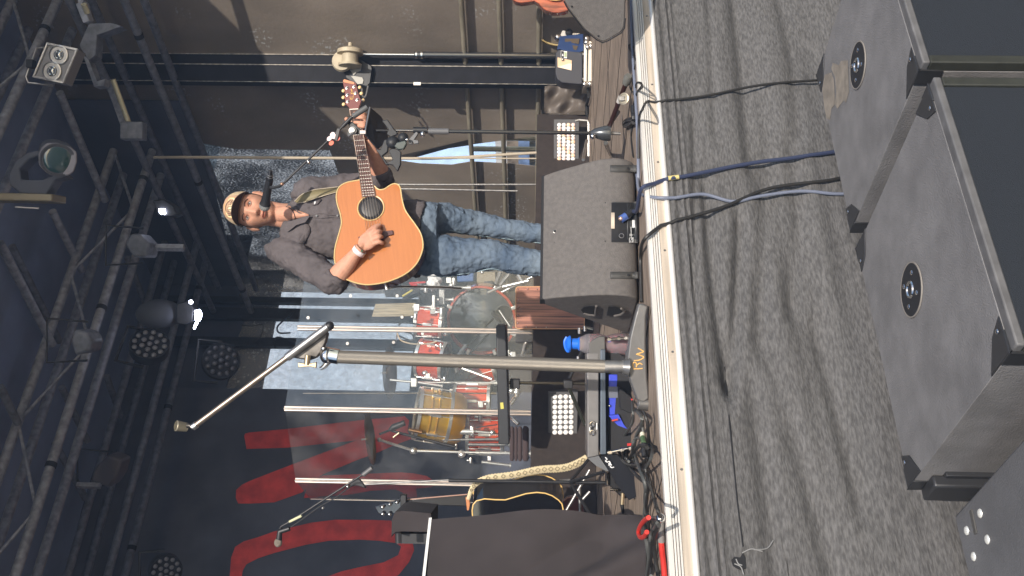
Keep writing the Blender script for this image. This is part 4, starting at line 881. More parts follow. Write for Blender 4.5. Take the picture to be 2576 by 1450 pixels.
MB().prism([ST(9,x,y,-.035) for x,y in ((178,715),(235,722),(280,722),(333,712),(330,762),(285,750),(235,752),(182,758))], FH*.012).build('wing', brass, wn, bevel=.002)
c = ST(20,212,905,-.02)
ax = (V((0,0,1))*.75-FH*.6+rgt*.2).normalized()
MB().lathe(c-ax*.045, ax, [(.02,.0155),(.058,.019),(.060,.0165),(.022,.0135)], 28, caps=False).build('ring_clip', mat('clip_metal', (.30,.27,.2), .45, .5), fs_)
MB().tube([ST(20,262,900,-.02), ST(20,285,900,-.02), ST(20,308,912,-.02)], [.009,.006,.010], 10).build('clip_neck', plm, fs_)
# RW painted in gold strokes
gold = mat('gold_paint', (.72,.42,.13), .5)
mb = MB(); n_ = FH*-.0015
for st_ in (((1520,785),(1600,782),(1625,778)), ((1521,784),(1518,765),(1512,735),(1520,712),(1545,712),(1555,735),(1552,765)), ((1555,745),(1590,720),(1622,735)), 
            ((1525,690),(1590,682),(1630,660),(1640,645)), ((1640,645),(1590,625),(1550,615)), ((1555,615),(1600,600),(1640,585)), ((1640,585),(1600,560),(1570,545))):
    mb.tube(sp([ST(12,*p)+n_ for p in st_]), .0022, 6)
mb.build('painted_initials', gold, fs_)

# singer's microphone stand
Ym = 4.42
MS = lambda k, x, y, d=0: at(q(k, x, y), Ym+d)
b0 = MS(7,1250,1110)
ms = thing('microphone_stand', 'slim black tripod microphone stand with boom arm and guitar picks, right before the singer', 'mic stand', (b0.x, b0.y, 0))
MB().cyl(MS(7,1150,1100), MS(5,1180,905), .0085, n=14).build('lower_tube', mat('satin_black', (.03,.03,.033), .2, .3, spec=1), ms)
MB().cyl(MS(5,1180,905), MS(5,985,903), .0135, n=16).build('height_clutch', greyp, ms)
MB().cyl(MS(5,1180,905), MS(5,670,895), .0062, n=12).build('upper_tube', mat('dark_chrome', (.25,.22,.2), .15, 1), ms)
MB().cyl(MS(5,840,892), MS(5,975,895), .0145, n=16).build('tray_clamp', black, ms)
MB().ell(MS(5,930,932,-.02), .013,.013,.013).build('clamp_screw', chrome, ms)
mb = MB(); mb.lathe(MS(7,1145,1100), -V((0,0,1)), [(0,.010),(.02,.022),(.06,.034),(.088,.034),(.09,.02)], 20); mb.build('hub', mat('hub_metal', (.09,.095,.10), .22, .5), ms)
MB().ell(MS(7,1165,1128,-.03), .013,.013,.013).build('hub_screw', chrome, ms)
MB().cyl(MS(7,1310,1100), MS(7,1392,1105), .0075, n=12).build('hub_pin', steel, ms)
lt = MS(7,1440,650); lt = onz(q(7,1462,625), .02); l0 = MS(7,1300,1050)
def leg(a, b):
    l = MB().tube([a, a.lerp(b, .86)], .0105, 12).build('leg', mat('leg_maroon', (.045,.018,.016), .3, .2, spec=.8), ms)
    MB().tube([a.lerp(b, .85), b.lerp(a, .04), b], [.0155,.019,.014], 12).build('rubber_foot', mat('foot_grey', (.13,.13,.12), .6), l)
    return l
lg = leg(l0, lt)
d_ = lt-l0; 
MB().tube([l0.lerp(lt,.50), l0.lerp(lt,.62)], .0112, 12).build('paper_tag', mat('tag_grey', (.5,.48,.46), .6), lg)
rb = onz(q(7,1310,1275), .01); MB().tube([MS(7,1270,1180), rb], .0095, 12).build('leg', mat('leg_dark', (.03,.03,.032), .18, .4, spec=1), ms)
lb_ = V((b0.x, b0.y, 0.02))+FH*.30+rgt*.10; MB().tube([MS(7,1290,1050,.02), onz(q(7,1375,925), .02)], .009, 12).build('leg', black, ms)
# boom
boomA, boomB = MS(21,470,735,-.02), MS(4,735,295,.0)
MB().tube([MS(21,60,1060,-.02), boomB], .0052, 10).build('boom', black, ms)
MB().tube([MS(21,225,890,-.02), MS(21,60,1060,-.02)], .009, 12).build('boom_sleeve', black, ms)
MB().tube([boomA, MS(21,235,890,-.02)], .0125, 16).build('grip', mat('grip_grey', (.10,.10,.10), .6), ms)
MB().prism([MS(21,x,y,-.01) for x,y in ((170,960),(250,1000),(370,1120),(440,1180),(240,1180),(150,1010))], FH*.02).build('pivot_plate', black, ms, bevel=.003)
MB().lathe(MS(21,238,1130,-.012), -FH, [(0,.018),(.012,.018),(.014,.011),(.02,.010)], 20).build('pivot_knob', steel, ms)
MB().tube([MS(21,250,1150,-.03), MS(21,160,1212,-.03)], .005, 8).build('pivot_lever', greyp, ms)
MB().tube([MS(21,450,1120,-.0), MS(21,950,1125,.01)], .006, 10).build('centre_tube', black, ms)
MB().ell(MS(4,958,105,-.015), .008,.008,.008).build('boom_joint', chrome, ms)
ph = MB(); ph.beam(MS(21,5,1100,-.02), MS(21,-40,1290,-.02), .012, .03, FH); ph.build('pick_holder', black, ms)
for i, (x, y, cc_) in enumerate(((60,935,(.9,.75,.72)),(30,975,(.9,.72,.7)),(110,975,(.85,.25,.2)),(50,1018,(.85,.2,.13)),(75,955,(.9,.7,.66)))):
    MB().lathe(MS(5,x,y,-.02-.002*i), (-FH+rgt*.4+V((0,0,.3))).normalized(), [(0,.012),(.0012,.012)], 3 if i < 0 else 14).build('guitar_pick', mat('pick%d' % i, cc_, .35), ms)
MB().ell(MS(4,722,300,-.01), .0085,.0085,.0085).build('clip_joint', mat('copper', (.5,.3,.2), .3, .8), ms)
MB().tube(sp([MS(4,725,305,-.01), MS(4,690,320,-.01), MS(4,650,330,-.01), MS(4,615,330,-.01)]), .007, 8).build('mic_clip', black, ms)
# microphone with cable connector
mic = thing('microphone', 'black vocal microphone with a pale silver grille held at the mouth of the singer', 'microphone', tuple(MS(4,600,400)))
tip, m1, m2 = at(q(4,562,520), 4.50), at(q(4,570,490), 4.49), at(q(4,612,255), 4.42)
axm = (tip-m2).normalized()
MB().lathe(m1-axm*.012, axm, [(0,.0185),(.004,.0245),(.012,.0255),(.022,.024),(.032,.018),(.038,.010),(.040,.002)], 26).build('grille', mat('mic_grille', (.42,.43,.42), .45, .5, bump=.8, bscale=900), mic)
MB().lathe(m1-axm*.018, axm, [(0,.022),(.01,.0255),(.012,.0255)], 26).build('grille_ring', blackm, mic)
MB().tube([m1-axm*.016, m1.lerp(m2,.35), m2], [.0225,.0185,.0165], 24).build('body', mat('mic_black', (.015,.015,.017), .45), mic)
MB().tube([m2, at(q(4,620,180),4.41)], [.013,.0095], 18).build('connector', mat('connector', (.05,.05,.055), .25, .7), mic)
for f in (.25,.5): MB().ring(m2.lerp(at(q(4,620,180),4.41), f), axm, .0128, .0018, 20, 6).build('connector_ring', steel, mic)
# phone tray
tr_ = thing('phone_tray', 'dark phone tray clamped to the singer microphone stand, tilted edge-on with ball joints under it', 'tray', tuple(MS(5,500,850)))
c4_ = [MS(5,425,672,-.02), MS(5,375,928,-.06), MS(5,500,1075,-.02), MS(5,600,985,.06), MS(5,585,860,.08), MS(5,530,760,.05)]
MB().prism(c4_, V((0,0,.008))+FH*-.004).build('tray_panel', mat('tray_black', (.02,.02,.024), .4), tr_, bevel=.001, smooth=False)
MB().tube([MS(5,420,672,-.022), MS(5,372,925,-.062)], .0035, 8).build('front_edge', alu, tr_)
MB().obox(MS(5,355,915,-.06), rgt*.008, FH*.01, V((0,0,.013))).build('clip_tab', mat('tab', (.7,.6,.55), .4), tr_, bevel=.002)
jm = mat('joint_black', (.02,.021,.024), .5, spec=.4)
MB().ell(MS(5,740,965,-.01), .024,.022,.024).build('ball_joint', jm, tr_)
MB().ell(MS(5,640,1010,-.01), .030,.026,.03).build('ball_joint', jm, tr_)
MB().prism([MS(5,x,y,-.03) for x,y in ((630,1025),(760,990),(775,1020),(745,1075),(690,1080))], FH*.03).build('joint_cap', mat('joint_cap', (.07,.085,.08), .25), tr_, bevel=.004)
mb = MB()
for pl_ in (((535,800),(590,790),(650,880),(690,920),(640,950),(585,870)), ((470,1070),(520,1080),(560,980),(600,990),(590,1100),(540,1140),(600,1230),(570,1225),(520,1140)),
            ((690,1080),(720,1100),(715,1180),(715,1220),(685,1290),(640,1230),(570,1215),(640,1180),(600,1090),(640,1060)), ((600,880),(690,930),(620,960),(580,930))):
    mb.prism([MS(5,x,y,-.01) for x,y in pl_], FH*.025)
mb.build('gripper_arm', jm, tr_, bevel=.003)
MB().prism([MS(5,x,y,-.01) for x,y in ((800,975),(870,900),(885,925),(845,985),(885,990),(890,1020),(845,1025),(830,1000),(830,1025),(790,1025))], FH*.02).build('clamp_lever', greyp, tr_, bevel=.002)
MB().ell(MS(5,780,985,-.03), .007,.007,.010).build('bright_pin', chrome, tr_)
# mic boom stand far left
Yl = 4.75
ML = lambda k, x, y, d=0: at(q(k,x,y), Yl+d)
sl = thing('microphone_stand', 'thin black boom stand behind the draped table, its microphone drooping over the red letters', 'mic stand', tuple(V((*ML(19,1700,655).xy, 0))))
MB().cyl(ML(19,945,690), ML(19,1700,650), .005, n=10).build('shaft', steel, sl)
MB().cyl(ML(19,1640,656), V((*ML(19,1700,650).xy, .03)), .0085, n=10).build('lower_tube', black, sl)
MB().tube([ML(19,940,600), ML(19,330,995), ML(19,250,1040), ML(19,232,1080)], .0048, 8).build('boom', black, sl)
MB().tube([ML(19,1005,552), ML(19,930,610)], .011, 12).build('grip', greyp, sl)
MB().prism([ML(19,x,y) for x,y in ((840,650),(900,645),(935,690),(955,725),(900,705),(870,700),(810,715))], FH*.02).build('pivot', black, sl, bevel=.003)
MB().ell(ML(19,803,708,-.01), .009,.009,.009).build('joint_screw', chrome, sl); MB().ell(ML(19,597,885,-.01), .007,.007,.007).build('joint_screw', steel, sl)
MB().tube([ML(19,318,1000,-.004), ML(19,420,950,-.004)], .0062, 8).build('tape', mat('tape_pale', (.6,.6,.38), .6), sl)
MB().tube(sp([ML(19,930,675,-.005), ML(19,850,690,-.005), ML(19,700,800,-.005), ML(19,560,880,-.005), ML(19,380,1010,-.005), ML(19,300,1060,-.005)]), .003, 6).build('mic_cable', rubber, sl)
for a_ in (0.3, 2.4, 4.5):
    f0 = V((*ML(19,1700,650).xy, 0)); MB().tube([f0+V((0,0,.22)), f0+V((.33*math.cos(a_), .33*math.sin(a_), .012))], .008, 8).build('leg', black, sl)
m3 = thing('microphone', 'black microphone with a tan ball grille hanging on the far left boom stand', 'microphone', tuple(ML(19,230,1130)))
MB().tube([ML(19,320,1055,-.01), ML(19,240,1080,-.01), ML(19,232,1150,-.01)], [.012,.014,.0145], 14).build('body', black, m3)
MB().ell(ML(19,226,1172,-.01), .022,.022,.019).build('grille', mat('grille_tan', (.38,.33,.27), .5, .5, bump=.8, bscale=800), m3)

# draped table at the lower edge
Yt = 3.56
DT = lambda x, y, d=0: at((x, y), Yt+d)
tb = thing('draped_table', 'table covered to the floor by a charcoal cloth in the lower left of the stage', 'table', tuple(V((*DT(1612,1500).xy, 0))))
clo = mat('table_cloth', (.034,.028,.029), .95, var=.12, scale=8)
e0 = DT(1087,1312); e1 = DT(1612,1302); cz = e0.z
T_ = V((-1,0.0,0)); 
def cl(u, v):   # u along the front, v down
    p = V((e0.x, e0.y, 0))+T_*(u*1.5); z = cz*(1-v)
    f = .03*v*math.sin(u*21+1)+.16*v*mn.noise(V((u*7+v*1.2, v*1.6, 4.0)))+.04*mn.noise(V((u*16+v*3, v*3, 8.0)))*v+.05*math.exp(-((u-.10-.16*(1-v))/.035)**2)*v
    f = max(f, -.02)+.015*v
    dd = V((0,-1,0))*(f) + T_*(-0.012*v - .02*math.sin(v*2.5+0.4)*max(0, 1-u*6))
    if v > .8: dd += T_*(-.012*math.sin((v-.8)*14))
    return p+dd+V((0,0,z+.003))
mb = MB(); mb.grid(cl, 220, 80); 
mb.grid(lambda u, v: V((e0.x, e0.y+.6*u, 0))+T_*(.02*v*math.sin(u*18)-.0)+V((0,0,cz*(1-v)+.003)), 40, 24)
mb.grid(lambda u, v: V((e0.x-1.5*u, e0.y+.6*v, cz+.003)), 20, 8)
mb.build('cloth', clo, tb)
ls = MB(); ls.box(e0.x-1.48, e0.x-.01, e0.y+.02, e0.y+.58, cz-.03, cz); ls.build('table_top', black, tb)
for xx in (.05, 1.43):
    for yy in (.05, .55): MB().box(e0.x-xx-.03, e0.x-xx, e0.y+yy-.03, e0.y+yy, 0, cz-.03).build('leg', black, tb)
pp = thing('white_board', 'thin white board lying flat on the draped table, seen edge-on', 'board', tuple(e0+V((-.4,.1,.008))))
A_ = at(q(19,1503,888), 3.58)
mb = MB(); mb.prism([V((e0.x+.035,e0.y+.05,cz+.008)), V((e0.x-.55,e0.y-.10,cz+.008)), V((e0.x-.75,e0.y+.3,cz+.008)), V((e0.x-.1,e0.y+.42,cz+.008))], (0,0,.010)); mb.build('board', mat('board_white', (.85,.85,.83), .35), pp, smooth=False)
hb = thing('covered_case', 'cloth-covered case with a rolled front edge standing on the draped table', 'covered case', tuple(e0+V((-.3,.2,.02))))
poly = [at(q(19,x,y), 3.62) for x,y in ((1165,1130),(1168,985),(1195,920),(1260,908),(1495,930),(1495,1085),(1260,1080),(1200,1085),(1170,1110))]
MB().prism(poly, FH*.25+rgt*-.02).build('cover', clo, hb, bevel=.01)
poly = [at(q(19,x,y), 3.72) for x,y in ((1200,1100),(1495,1100),(1495,1185),(1240,1180))]
MB().prism(poly, FH*.15).build('dark_inside', mat('case_inside', (.02,.02,.022), .5), hb)
MB().cyl(at(q(19,1222,1090),3.60), at(q(19,1225,1175),3.60), .012, n=12).build('knob', black, hb)

# equipment rack / pedal frame
rk = thing('pedal_rack', 'grey and black steel pedal rack with chrome bolts beside the cable tangle', 'pedal rack', tuple(V((*at((1600,1000),3.95).xy, 0))))
Yk = 4.05; RK = lambda k, x, y, d=0: at(q(k,x,y), Yk+d)
rkm = mat('rack_grey', (.17,.165,.165), .42, .35, var=.12, scale=15); rkb = mat('rack_bluegrey', (.10,.125,.16), .35, .4, var=.1, scale=15)
up_ = [RK(12,985,600,.02), RK(12,1118,600,.02), RK(13,490,450), RK(13,398,470)]
MB().prism(up_, FH*.20).build('upper_channel', rkm, rk, bevel=.003, smooth=False)
MB().prism([RK(12,1005,480,.02), RK(12,1125,405,.02), RK(12,1195,410,.02), RK(12,1195,700,.02), RK(12,1000,700,.02)], FH*.18).build('end_cap', mat('rack_end', (.12,.118,.115), .4, .3), rk, bevel=.004)
MB().prism([RK(12,1140,560), RK(12,1195,560), RK(13,555,440,-.01), RK(13,505,442,-.01)], FH*.20).build('lower_channel', rkb, rk, bevel=.003, smooth=False)
MB().prism([RK(13,398,472), RK(13,490,452), RK(13,575,580,-.05), RK(13,545,575,-.04), RK(13,470,535,-.02)], FH*.16).build('left_end_plate', mat('rack_end2', (.13,.13,.13), .4, .3), rk)
MB().prism([RK(13,x,y,d) for x,y,d in ((505,455,0),(560,440,0),(650,448,-.05),(740,540,-.12),(805,640,-.18),(830,750,-.25),(800,795,-.26),(742,822,-.24),(640,690,-.14))], FH*.05).build('side_plate', mat('side_black', (.015,.015,.017), .45), rk, bevel=.002)
MB().prism([RK(12,1200,500,.06), RK(12,1480,700,.02), RK(13,800,380,-.02), RK(13,560,430,.04)], FH*.18).build('inner_tray', blackm, rk)
for k, a_, b2 in ((12,(1215,450),(1480,425)), (13,(562,428),(800,378))):
    d0 = -.03
    MB().cyl(RK(k,*a_,d0), RK(k,*b2,d0), .006, n=12).build('bolt', chrome, rk)
    for f in (.03,.45,.75): 
        A_, B_ = RK(k,*a_,d0), RK(k,*b2,d0); MB().cyl(A_.lerp(B_,f), A_.lerp(B_,f+.12), .0105, n=6).build('bolt_nut', chrome, rk)
for y0 in (190, 260): MB().ring(RK(13,438,y0,-.004), FH, .010, .003, 18, 6).build('jack_socket', chrome, rk)
MB().prism([RK(13,x,y,-.003) for x,y in ((425,210),(445,210),(445,240),(425,240))], FH*.002).build('switch', blackm, rk)
mb = MB()
for pl_ in (((412,215),(420,215),(420,248),(412,248)), ((470,180),(479,180),(479,235),(470,235))): mb.prism([RK(13,x,y,-.003) for x,y in pl_], FH*.002)
mb.build('printed_mark', wht, rk)
mb = MB()
for st_ in (((545,465),(560,480),(548,495),(565,505)), ((560,505),(580,500),(590,525),(570,530)), ((585,540),(600,550),(618,545)), ((572,515),(600,530))):
    mb.tube(sp([RK(13,*p,-.055-(p[1]-460)*.0004) for p in st_]), .0024, 5)
mb.build('scribbled_mark', wht, rk)
bb = thing('blue_effect_pedal', 'bright blue box pedal sitting inside the pedal rack', 'pedal', tuple(RK(12,1290,1000,.05)))
BP = lambda x, y, d=0: RK(12, x, y, .03+d)
bl1 = mat('pedal_blue', (.035,.06,.50), .35, var=.1, scale=10)
MB().prism([BP(1232,850), BP(1335,850), BP(1345,1320), BP(1235,1320)], FH*.12).build('body', bl1, bb, bevel=.003)
MB().prism([BP(1228,990,-.004), BP(1338,990,-.004), BP(1338,1120,-.004), BP(1228,1120,-.004)], FH*.05).build('grey_panel', mat('pedal_grey', (.12,.13,.17), .4), bb)
MB().prism([RK(13,x,y,.0) for x,y in ((575,120),(655,110),(700,195),(730,230),(650,200),(600,150))], FH*.06).build('end_slope', bl1, bb)
MB().ell(BP(1243,1212,-.005), .006,.006,.006).build('screw', chrome, bb)
MB().tube([RK(13,600,160,-.02), RK(13,650,150,-.02)], .004, 6).build('red_switch', mat('red_sw', (.5,.05,.03), .4), bb)
rp = thing('red_pedal', 'small pedal with a red edge half hidden behind the rack and the stand base', 'pedal', tuple(RK(12,1500,1200,-.05)))
MB().prism([RK(12,x,y,-.05) for x,y in ((1350,1000),(1500,1110),(1560,1260),(1480,1300),(1370,1250))], FH*.06).build('body', blackm, rp, bevel=.004)
MB().prism([RK(12,x,y,-.06) for x,y in ((1490,1130),(1505,1130),(1560,1245),(1530,1262))], FH*.01).build('red_edge', mat('red_edge', (.6,.03,.03), .35), rp)
MB().prism([RK(13,x,y,-.07) for x,y in ((728,350),(800,345),(802,365),(728,370))], FH*.01).build('red_knob', mat('red_edge2', (.5,.03,.03), .35), rp)
bpdl = thing('black_pedal', 'small black pedal with chrome switches on the boards, left of the rack', 'pedal', tuple(RK(13,620,680,.05)))
MB().prism([RK(13,x,y,.05) for x,y in ((560,590),(640,610),(745,800),(690,810),(600,720),(560,680))], FH*.12).build('body', mat('pedal_black', (.02,.02,.022), .35), bpdl, bevel=.004)
for a_, b2 in (((555,585),(558,690)), ((635,635),(640,680)), ((588,730),(650,735))): MB().cyl(RK(13,*a_,.03), RK(13,*b2,.03), .006, n=8).build('chrome_bar', chrome, bpdl)
MB().tube([RK(13,690,760,.02), RK(13,685,855,.02)], .008, 12).build('gold_jack', brass, bpdl)
MB().tube([RK(13,685,855,.02), RK(13,695,930,.02)], [.009,.006], 12).build('jack_boot', black, bpdl)
# bottle
Yb = 4.12; BT = lambda x, y, d=0: at(q(12,x,y), Yb+d)
bo = thing('squash_bottle', 'clear bottle of dark red drink with a bright blue cap by the pedal rack', 'bottle', tuple(V((*BT(1480,515).xy, 0))))
ax0 = BT(860,495); up0 = V((0,0,1)); 
ztop = ax0.z; bx_ = V((ax0.x, ax0.y, 0))
pet = bpy.data.materials.new('pet_plastic'); pet = mat('pet_plastic', (.85,.8,.85), .08); bsdf(pet).inputs['Transmission Weight'].default_value = .85; bsdf(pet).inputs['IOR'].default_value = 1.12
drink = mat('dark_juice', (.16,.025,.03), .2, coat=.8)
MB().lathe(bx_, up0, [(0.004,.040),(.02,.046),(ztop*.28,.046),(ztop*.45,.036),(ztop*.6,.044),(ztop*.8,.043),(ztop*.93,.030),(ztop,.017)], 28).build('shell', pet, bo)
MB().lathe(bx_, up0, [(0.008,.036),(.02,.043),(ztop*.28,.043),(ztop*.45,.034),(ztop*.6,.041),(ztop*.76,.041),(ztop*.77,.0)], 28, caps=False).build('drink', drink, bo)
bc = mat('cap_blue', (.02,.16,.72), .35)
cp_ = MB().lathe(bx_+V((0,0,ztop-.012)), up0, [(0,.030),(.006,.023),(.034,.0225),(.036,.033),(.042,.034),(.046,.030),(.054,.020),(.056,.0)], 28).build('cap', bc, bo)
MB().tube(sp([BT(750,415), BT(725,470), BT(735,540), BT(760,580), BT(790,572)]), .006, 8).build('cap_loop', bc, cp_)
# metal collar things next to the bottle
for i,(a_, b2) in enumerate((((895,310),(895,380)), ((955,290),(960,350)), ((880,640),(880,690)))):
    tag(MB().cyl(at(q(12,*a_),4.3), at(q(12,*b2),4.3), .008, n=12).build('chrome_adapter', chrome), ('upright chrome adapter at the corner of the cajon','second chrome adapter under the wedge end','small chrome adapter below the blue-capped bottle')[i], 'adapter')
# tray on a stand
Yy = 6.0; TY = lambda k,x,y,d=0: at(q(k,x,y), Yy+d)
ty = thing('tray_stand', 'long black tray seen edge-on, on a thin tripod stand in front of the drum shield', 'tray stand', tuple(V((*TY(12,900,955).xy,0))))
tA, tB = TY(9,1855,412), TY(9,1885,1390)
MB().prism([TY(9,1815,412), TY(9,1896,412), TY(9,1925,1392), TY(9,1835,1392)], FH*.3).build('tray', mat('tray_bk', (.028,.03,.034), .4), ty, bevel=.006)
MB().prism([TY(11,x,y,-.003) for x,y in ((948,255),(978,252),(985,312),(955,316))], FH*.002).build('yellow_label', mat('yel', (.55,.5,.1), .5), ty)
fb = V((*TY(12,700,953).xy, 0)); a = TY(12,80,945,.1); b_ = TY(12,955,955,.1)
MB().cyl(a, b_, .010, n=12).build('shaft', mat('shaft_dark', (.1,.09,.07), .2, .8), ty)
MB().cyl(b_, V((b_.x,b_.y,.03)), .013, n=12).build('lower_shaft', black, ty)
MB().obox(TY(12,150,955,.1), rgt*.03, FH*.03, V((0,0,.03))).build('head_clamp', black, ty, bevel=.005)
MB().obox(TY(12,765,960,.1), rgt*.025, FH*.03, V((0,0,.028))).build('collar', black, ty, bevel=.005)
MB().tube([TY(12,780,1020,.08), TY(12,965,1440,-.1)], .011, 10).build('leg', mat('leg_greenish', (.05,.05,.035), .3, .6), ty)
MB().tube([TY(12,780,900,.08), TY(12,960,500,.2)], .011, 10).build('leg', black, ty); MB().tube([TY(12,760,960,.12), V((b_.x,b_.y,.02))+FH*.35], .011, 10).build('leg', black, ty)
# folded blanket rolls on the riser
rolls = thing('folded_blanket', 'dark brown folded blanket lying in four rolls on the riser edge', 'blanket', tuple(ony(q(11,1225,645), RY+.05)))
rm_ = mat('blanket', (.06,.042,.043), .95, bump=.5, bscale=120)
Yr = 6.55
for (x0, x1) in ((1040,1085),(1085,1117),(1117,1162),(1162,1226)):
    A_, B_ = at(q(11,(x0+x1)/2,485),Yr), at(q(11,(x0+x1)/2,815),Yr); r_ = (at(q(11,x0,600),Yr)-at(q(11,x1,600),Yr)).length/2
    MB().tube(sp([A_, A_.lerp(B_,.3)+FH*.01, A_.lerp(B_,.7), B_], 4), [r_*.6]+[r_]*11+[r_*.6], 14, up=None).build('roll', rm_, rolls)
# black acoustic guitar on a stand
Yg = 5.2; BG = lambda k,x,y,d=0: at(q(k,x,y), Yg+d)
bg = thing('black_acoustic_guitar', 'glossy black acoustic guitar with yellow binding and woven strap by the draped table', 'guitar', tuple(V((*BG(11,1550,1250).xy,0))))
gloss = mat('gloss_black', (.008,.008,.010), .06, coat=1, spec=1)
lo_ = [(680,1290),(690,1235),(720,1200),(800,1180),(900,1188),(1000,1190),(1100,1160),(1200,1130),(1300,1118),(1380,1125),(1450,1150),(1510,1190),(1545,1230),(1560,1300)]
face = [BG(11,x,y) for x,y in lo_] + [BG(11,x,y,.0) for x,y in ((1555,1450),(1500,1530),(1380,1560),(1200,1540),(1000,1480),(850,1500),(740,1490),(690,1430))]
off = (BG(11,1200,960,.10)-BG(11,1200,1130))
MB().prism(face, off).build('body', gloss, bg, bevel=.003)
bind = mat('binding_yellow', (.75,.5,.18), .35)
MB().tube(face+[face[0]], .0035, 8).build('binding', bind, bg); MB().tube([p+off for p in face]+[face[0]+off], .0035, 8).build('binding', bind, bg)
MB().prism([BG(19,x,y,.03) for x,y in ((1240,820),(1800,775),(1815,870),(1250,860))], FH*.03).build('neck', mat('neck_black', (.02,.018,.018), .25), bg, bevel=.004)
MB().tube([BG(19,1295,815,.02), BG(19,1795,772,.02)], .0035, 8).build('neck_edge', mat('neck_edge', (.35,.2,.15), .4), bg)
hd = MB().prism([BG(19,x,y,.02) for x,y in ((1030,880),(1240,815),(1275,850),(1250,930),(1060,935))], FH*.02).build('headstock', gloss, bg, bevel=.003)
for x,y in ((1093,878),(1152,855),(1213,838),(1095,935),(1150,938),(1220,925)): MB().ell(BG(19,x,y,-.0), .010,.010,.012).build('tuner', chrome, hd)
MB().obox(BG(19,1268,850,.0), rgt*.05, FH*.02, V((0,0,.015))).build('capo', black, bg, bevel=.004)
MB().prism([BG(11,x,y,.02) for x,y in ((615,1165),(650,1160),(660,1230),(650,1290),(630,1295),(622,1220))], FH*.02).build('heel_cap', mat('heel_orange', (.5,.2,.08), .4), bg, bevel=.003)
# strap: woven band with zigzag edges
sm_ = mat('woven_strap', (.62,.52,.33), .85, bump=.4, bscale=300); sdk = mat('strap_dark', (.16,.13,.08), .9)
cen = [(640,1190),(665,1110),(700,1050),(760,1005),(860,975),(980,962),(1100,945),(1200,925),(1300,905),(1400,893),(1500,890),(1600,875),(1680,845),(1740,810),(1785,775)]
wid = [20,24,30,34,36,38,38,40,42,42,42,42,42,38,30]
cl_ = sp([BG(11,x,y,-.03-.02*math.sin(i/14*3.14)) for i,(x,y) in enumerate(cen)], 8); wl = spf(wid, 8)
pxm = Yg/2500/1.5839/2.416
mb = MB(); vs = []; nrow = len(cl_)
for i,(p, w_) in enumerate(zip(cl_, wl)):
    t_ = (cl_[min(i+1,nrow-1)]-cl_[max(i-1,0)]).normalized(); s_ = t_.cross(FH).normalized()
    z_ = 1.0+(.16 if i % 2 else -.10); hw = w_*pxm*z_*.82
    vs += [p-s_*hw, p+s_*hw]
mb.add(vs, [(2*i,2*i+1,2*i+3,2*i+2) for i in range(nrow-1)])
so = mb.build('strap', sm_, bg, solid=.003)
mb = MB()
for i in range(10, nrow-4, 5):
    p = cl_[i]; t_ = (cl_[i+1]-cl_[i-1]).normalized(); s_ = t_.cross(FH).normalized(); w_ = wl[i]*pxm*.5; a2 = w_*1.1
    for k in range(4):
        A_ = [p+t_*a2, p+s_*w_, p-t_*a2, p-s_*w_]; mb.tube([A_[k]-FH*.004, A_[(k+1)%4]-FH*.004], .0016, 5)
mb.build('strap_pattern', sdk, so)
gs = thing('guitar_stand', 'thin grey folding guitar stand under the black guitar', 'guitar stand', tuple(V((*BG(11,1700,1200).xy,0))))
for a_, b2 in (((1812,900),(1560,1340)), ((1712,1070),(1720,1330)), ((1812,1110),(1730,1200)), ((1520,1010),(1700,1000))):
    MB().cyl(BG(11,*a_,-.05), BG(11,*b2,-.05), .0085, n=10).build('tube', steel, gs)
rg = thing('red_guitar', 'dark red guitar body partly seen behind the black guitar', 'guitar', tuple(V((*BG(11,1600,1230,.4).xy,0))))
MB().prism([BG(11,x,y,.35) for x,y in ((1560,1200),(1600,1170),(1680,1160),(1740,1200),(1760,1330),(1570,1330))], FH*.06).build('body', mat('redg', (.11,.03,.028), .3, coat=.5), rg, bevel=.006)
MB().tube([BG(11,x,y,.345) for x,y in ((1560,1200),(1600,1170),(1680,1160),(1740,1200))], .003, 6).build('binding', mat('rg_b', (.45,.2,.12), .4), rg)
# cable tangle on the floor left
random.seed(11)
tang = [((785,60),(840,120),(850,190),(800,300),(790,420),(830,560),(880,700),(875,800),(880,930)),
        ((860,80),(890,160),(905,300),(900,480),(890,620),(930,740),(960,850),(995,950)),
        ((845,110),(870,300),(930,380),(925,470),(880,560),(850,580),(780,480),(770,370),(800,310),(860,305)),
        ((640,250),(640,330),(680,480),(760,530),(850,520),(905,440),(890,380),(830,370),(760,450),(750,540),(800,610),(870,670)),
        ((770,0),(775,80),(770,180),(700,300),(700,440),(740,500)),
        ((880,560),(905,700),(885,850),(900,960),(910,1100),(930,1250),(900,1440)),
        ((870,660),(890,800),(870,930),(880,1100),(905,1300),(890,1440)),
        ((900,600),(940,760),(975,880),(1000,960)),
        ((960,1010),(920,1120),(915,1250),(890,1400)), ((990,1030),(950,1160),(960,1300),(985,1450)), ((975,1010),(900,1180),(930,1350),(925,1450))]
nm_ = ['from under the stand base','nearest the stage edge','coiling twice beside the chrome bolt','making the widest loop','along the rack edge','passing the table foot','hugging the table cloth','short, by the red connector','behind the red cable','between table cloth and red cable','crossing under the table corner']
for i, pts in enumerate(tang):
    cable('dark floor cable in the tangle, '+nm_[i], [onz(q(13,*p), .012+.010*((j*7+i*3) % 4)) for j,p in enumerate(pts)], .0052 if i % 3 else .0065, cblk if i % 2 else mat('cable_dg%d' % i, (.075,.078,.075), .45), 'floor_cable')
redc = mat('red_cable', (.6,.04,.03), .4)
cable('red cable looping up beside the table cloth', [onz(q(13,*p), .05) for p in ((905,965),(870,990),(835,1040),(822,1090),(838,1128),(870,1120),(890,1085))], .0075, redc)
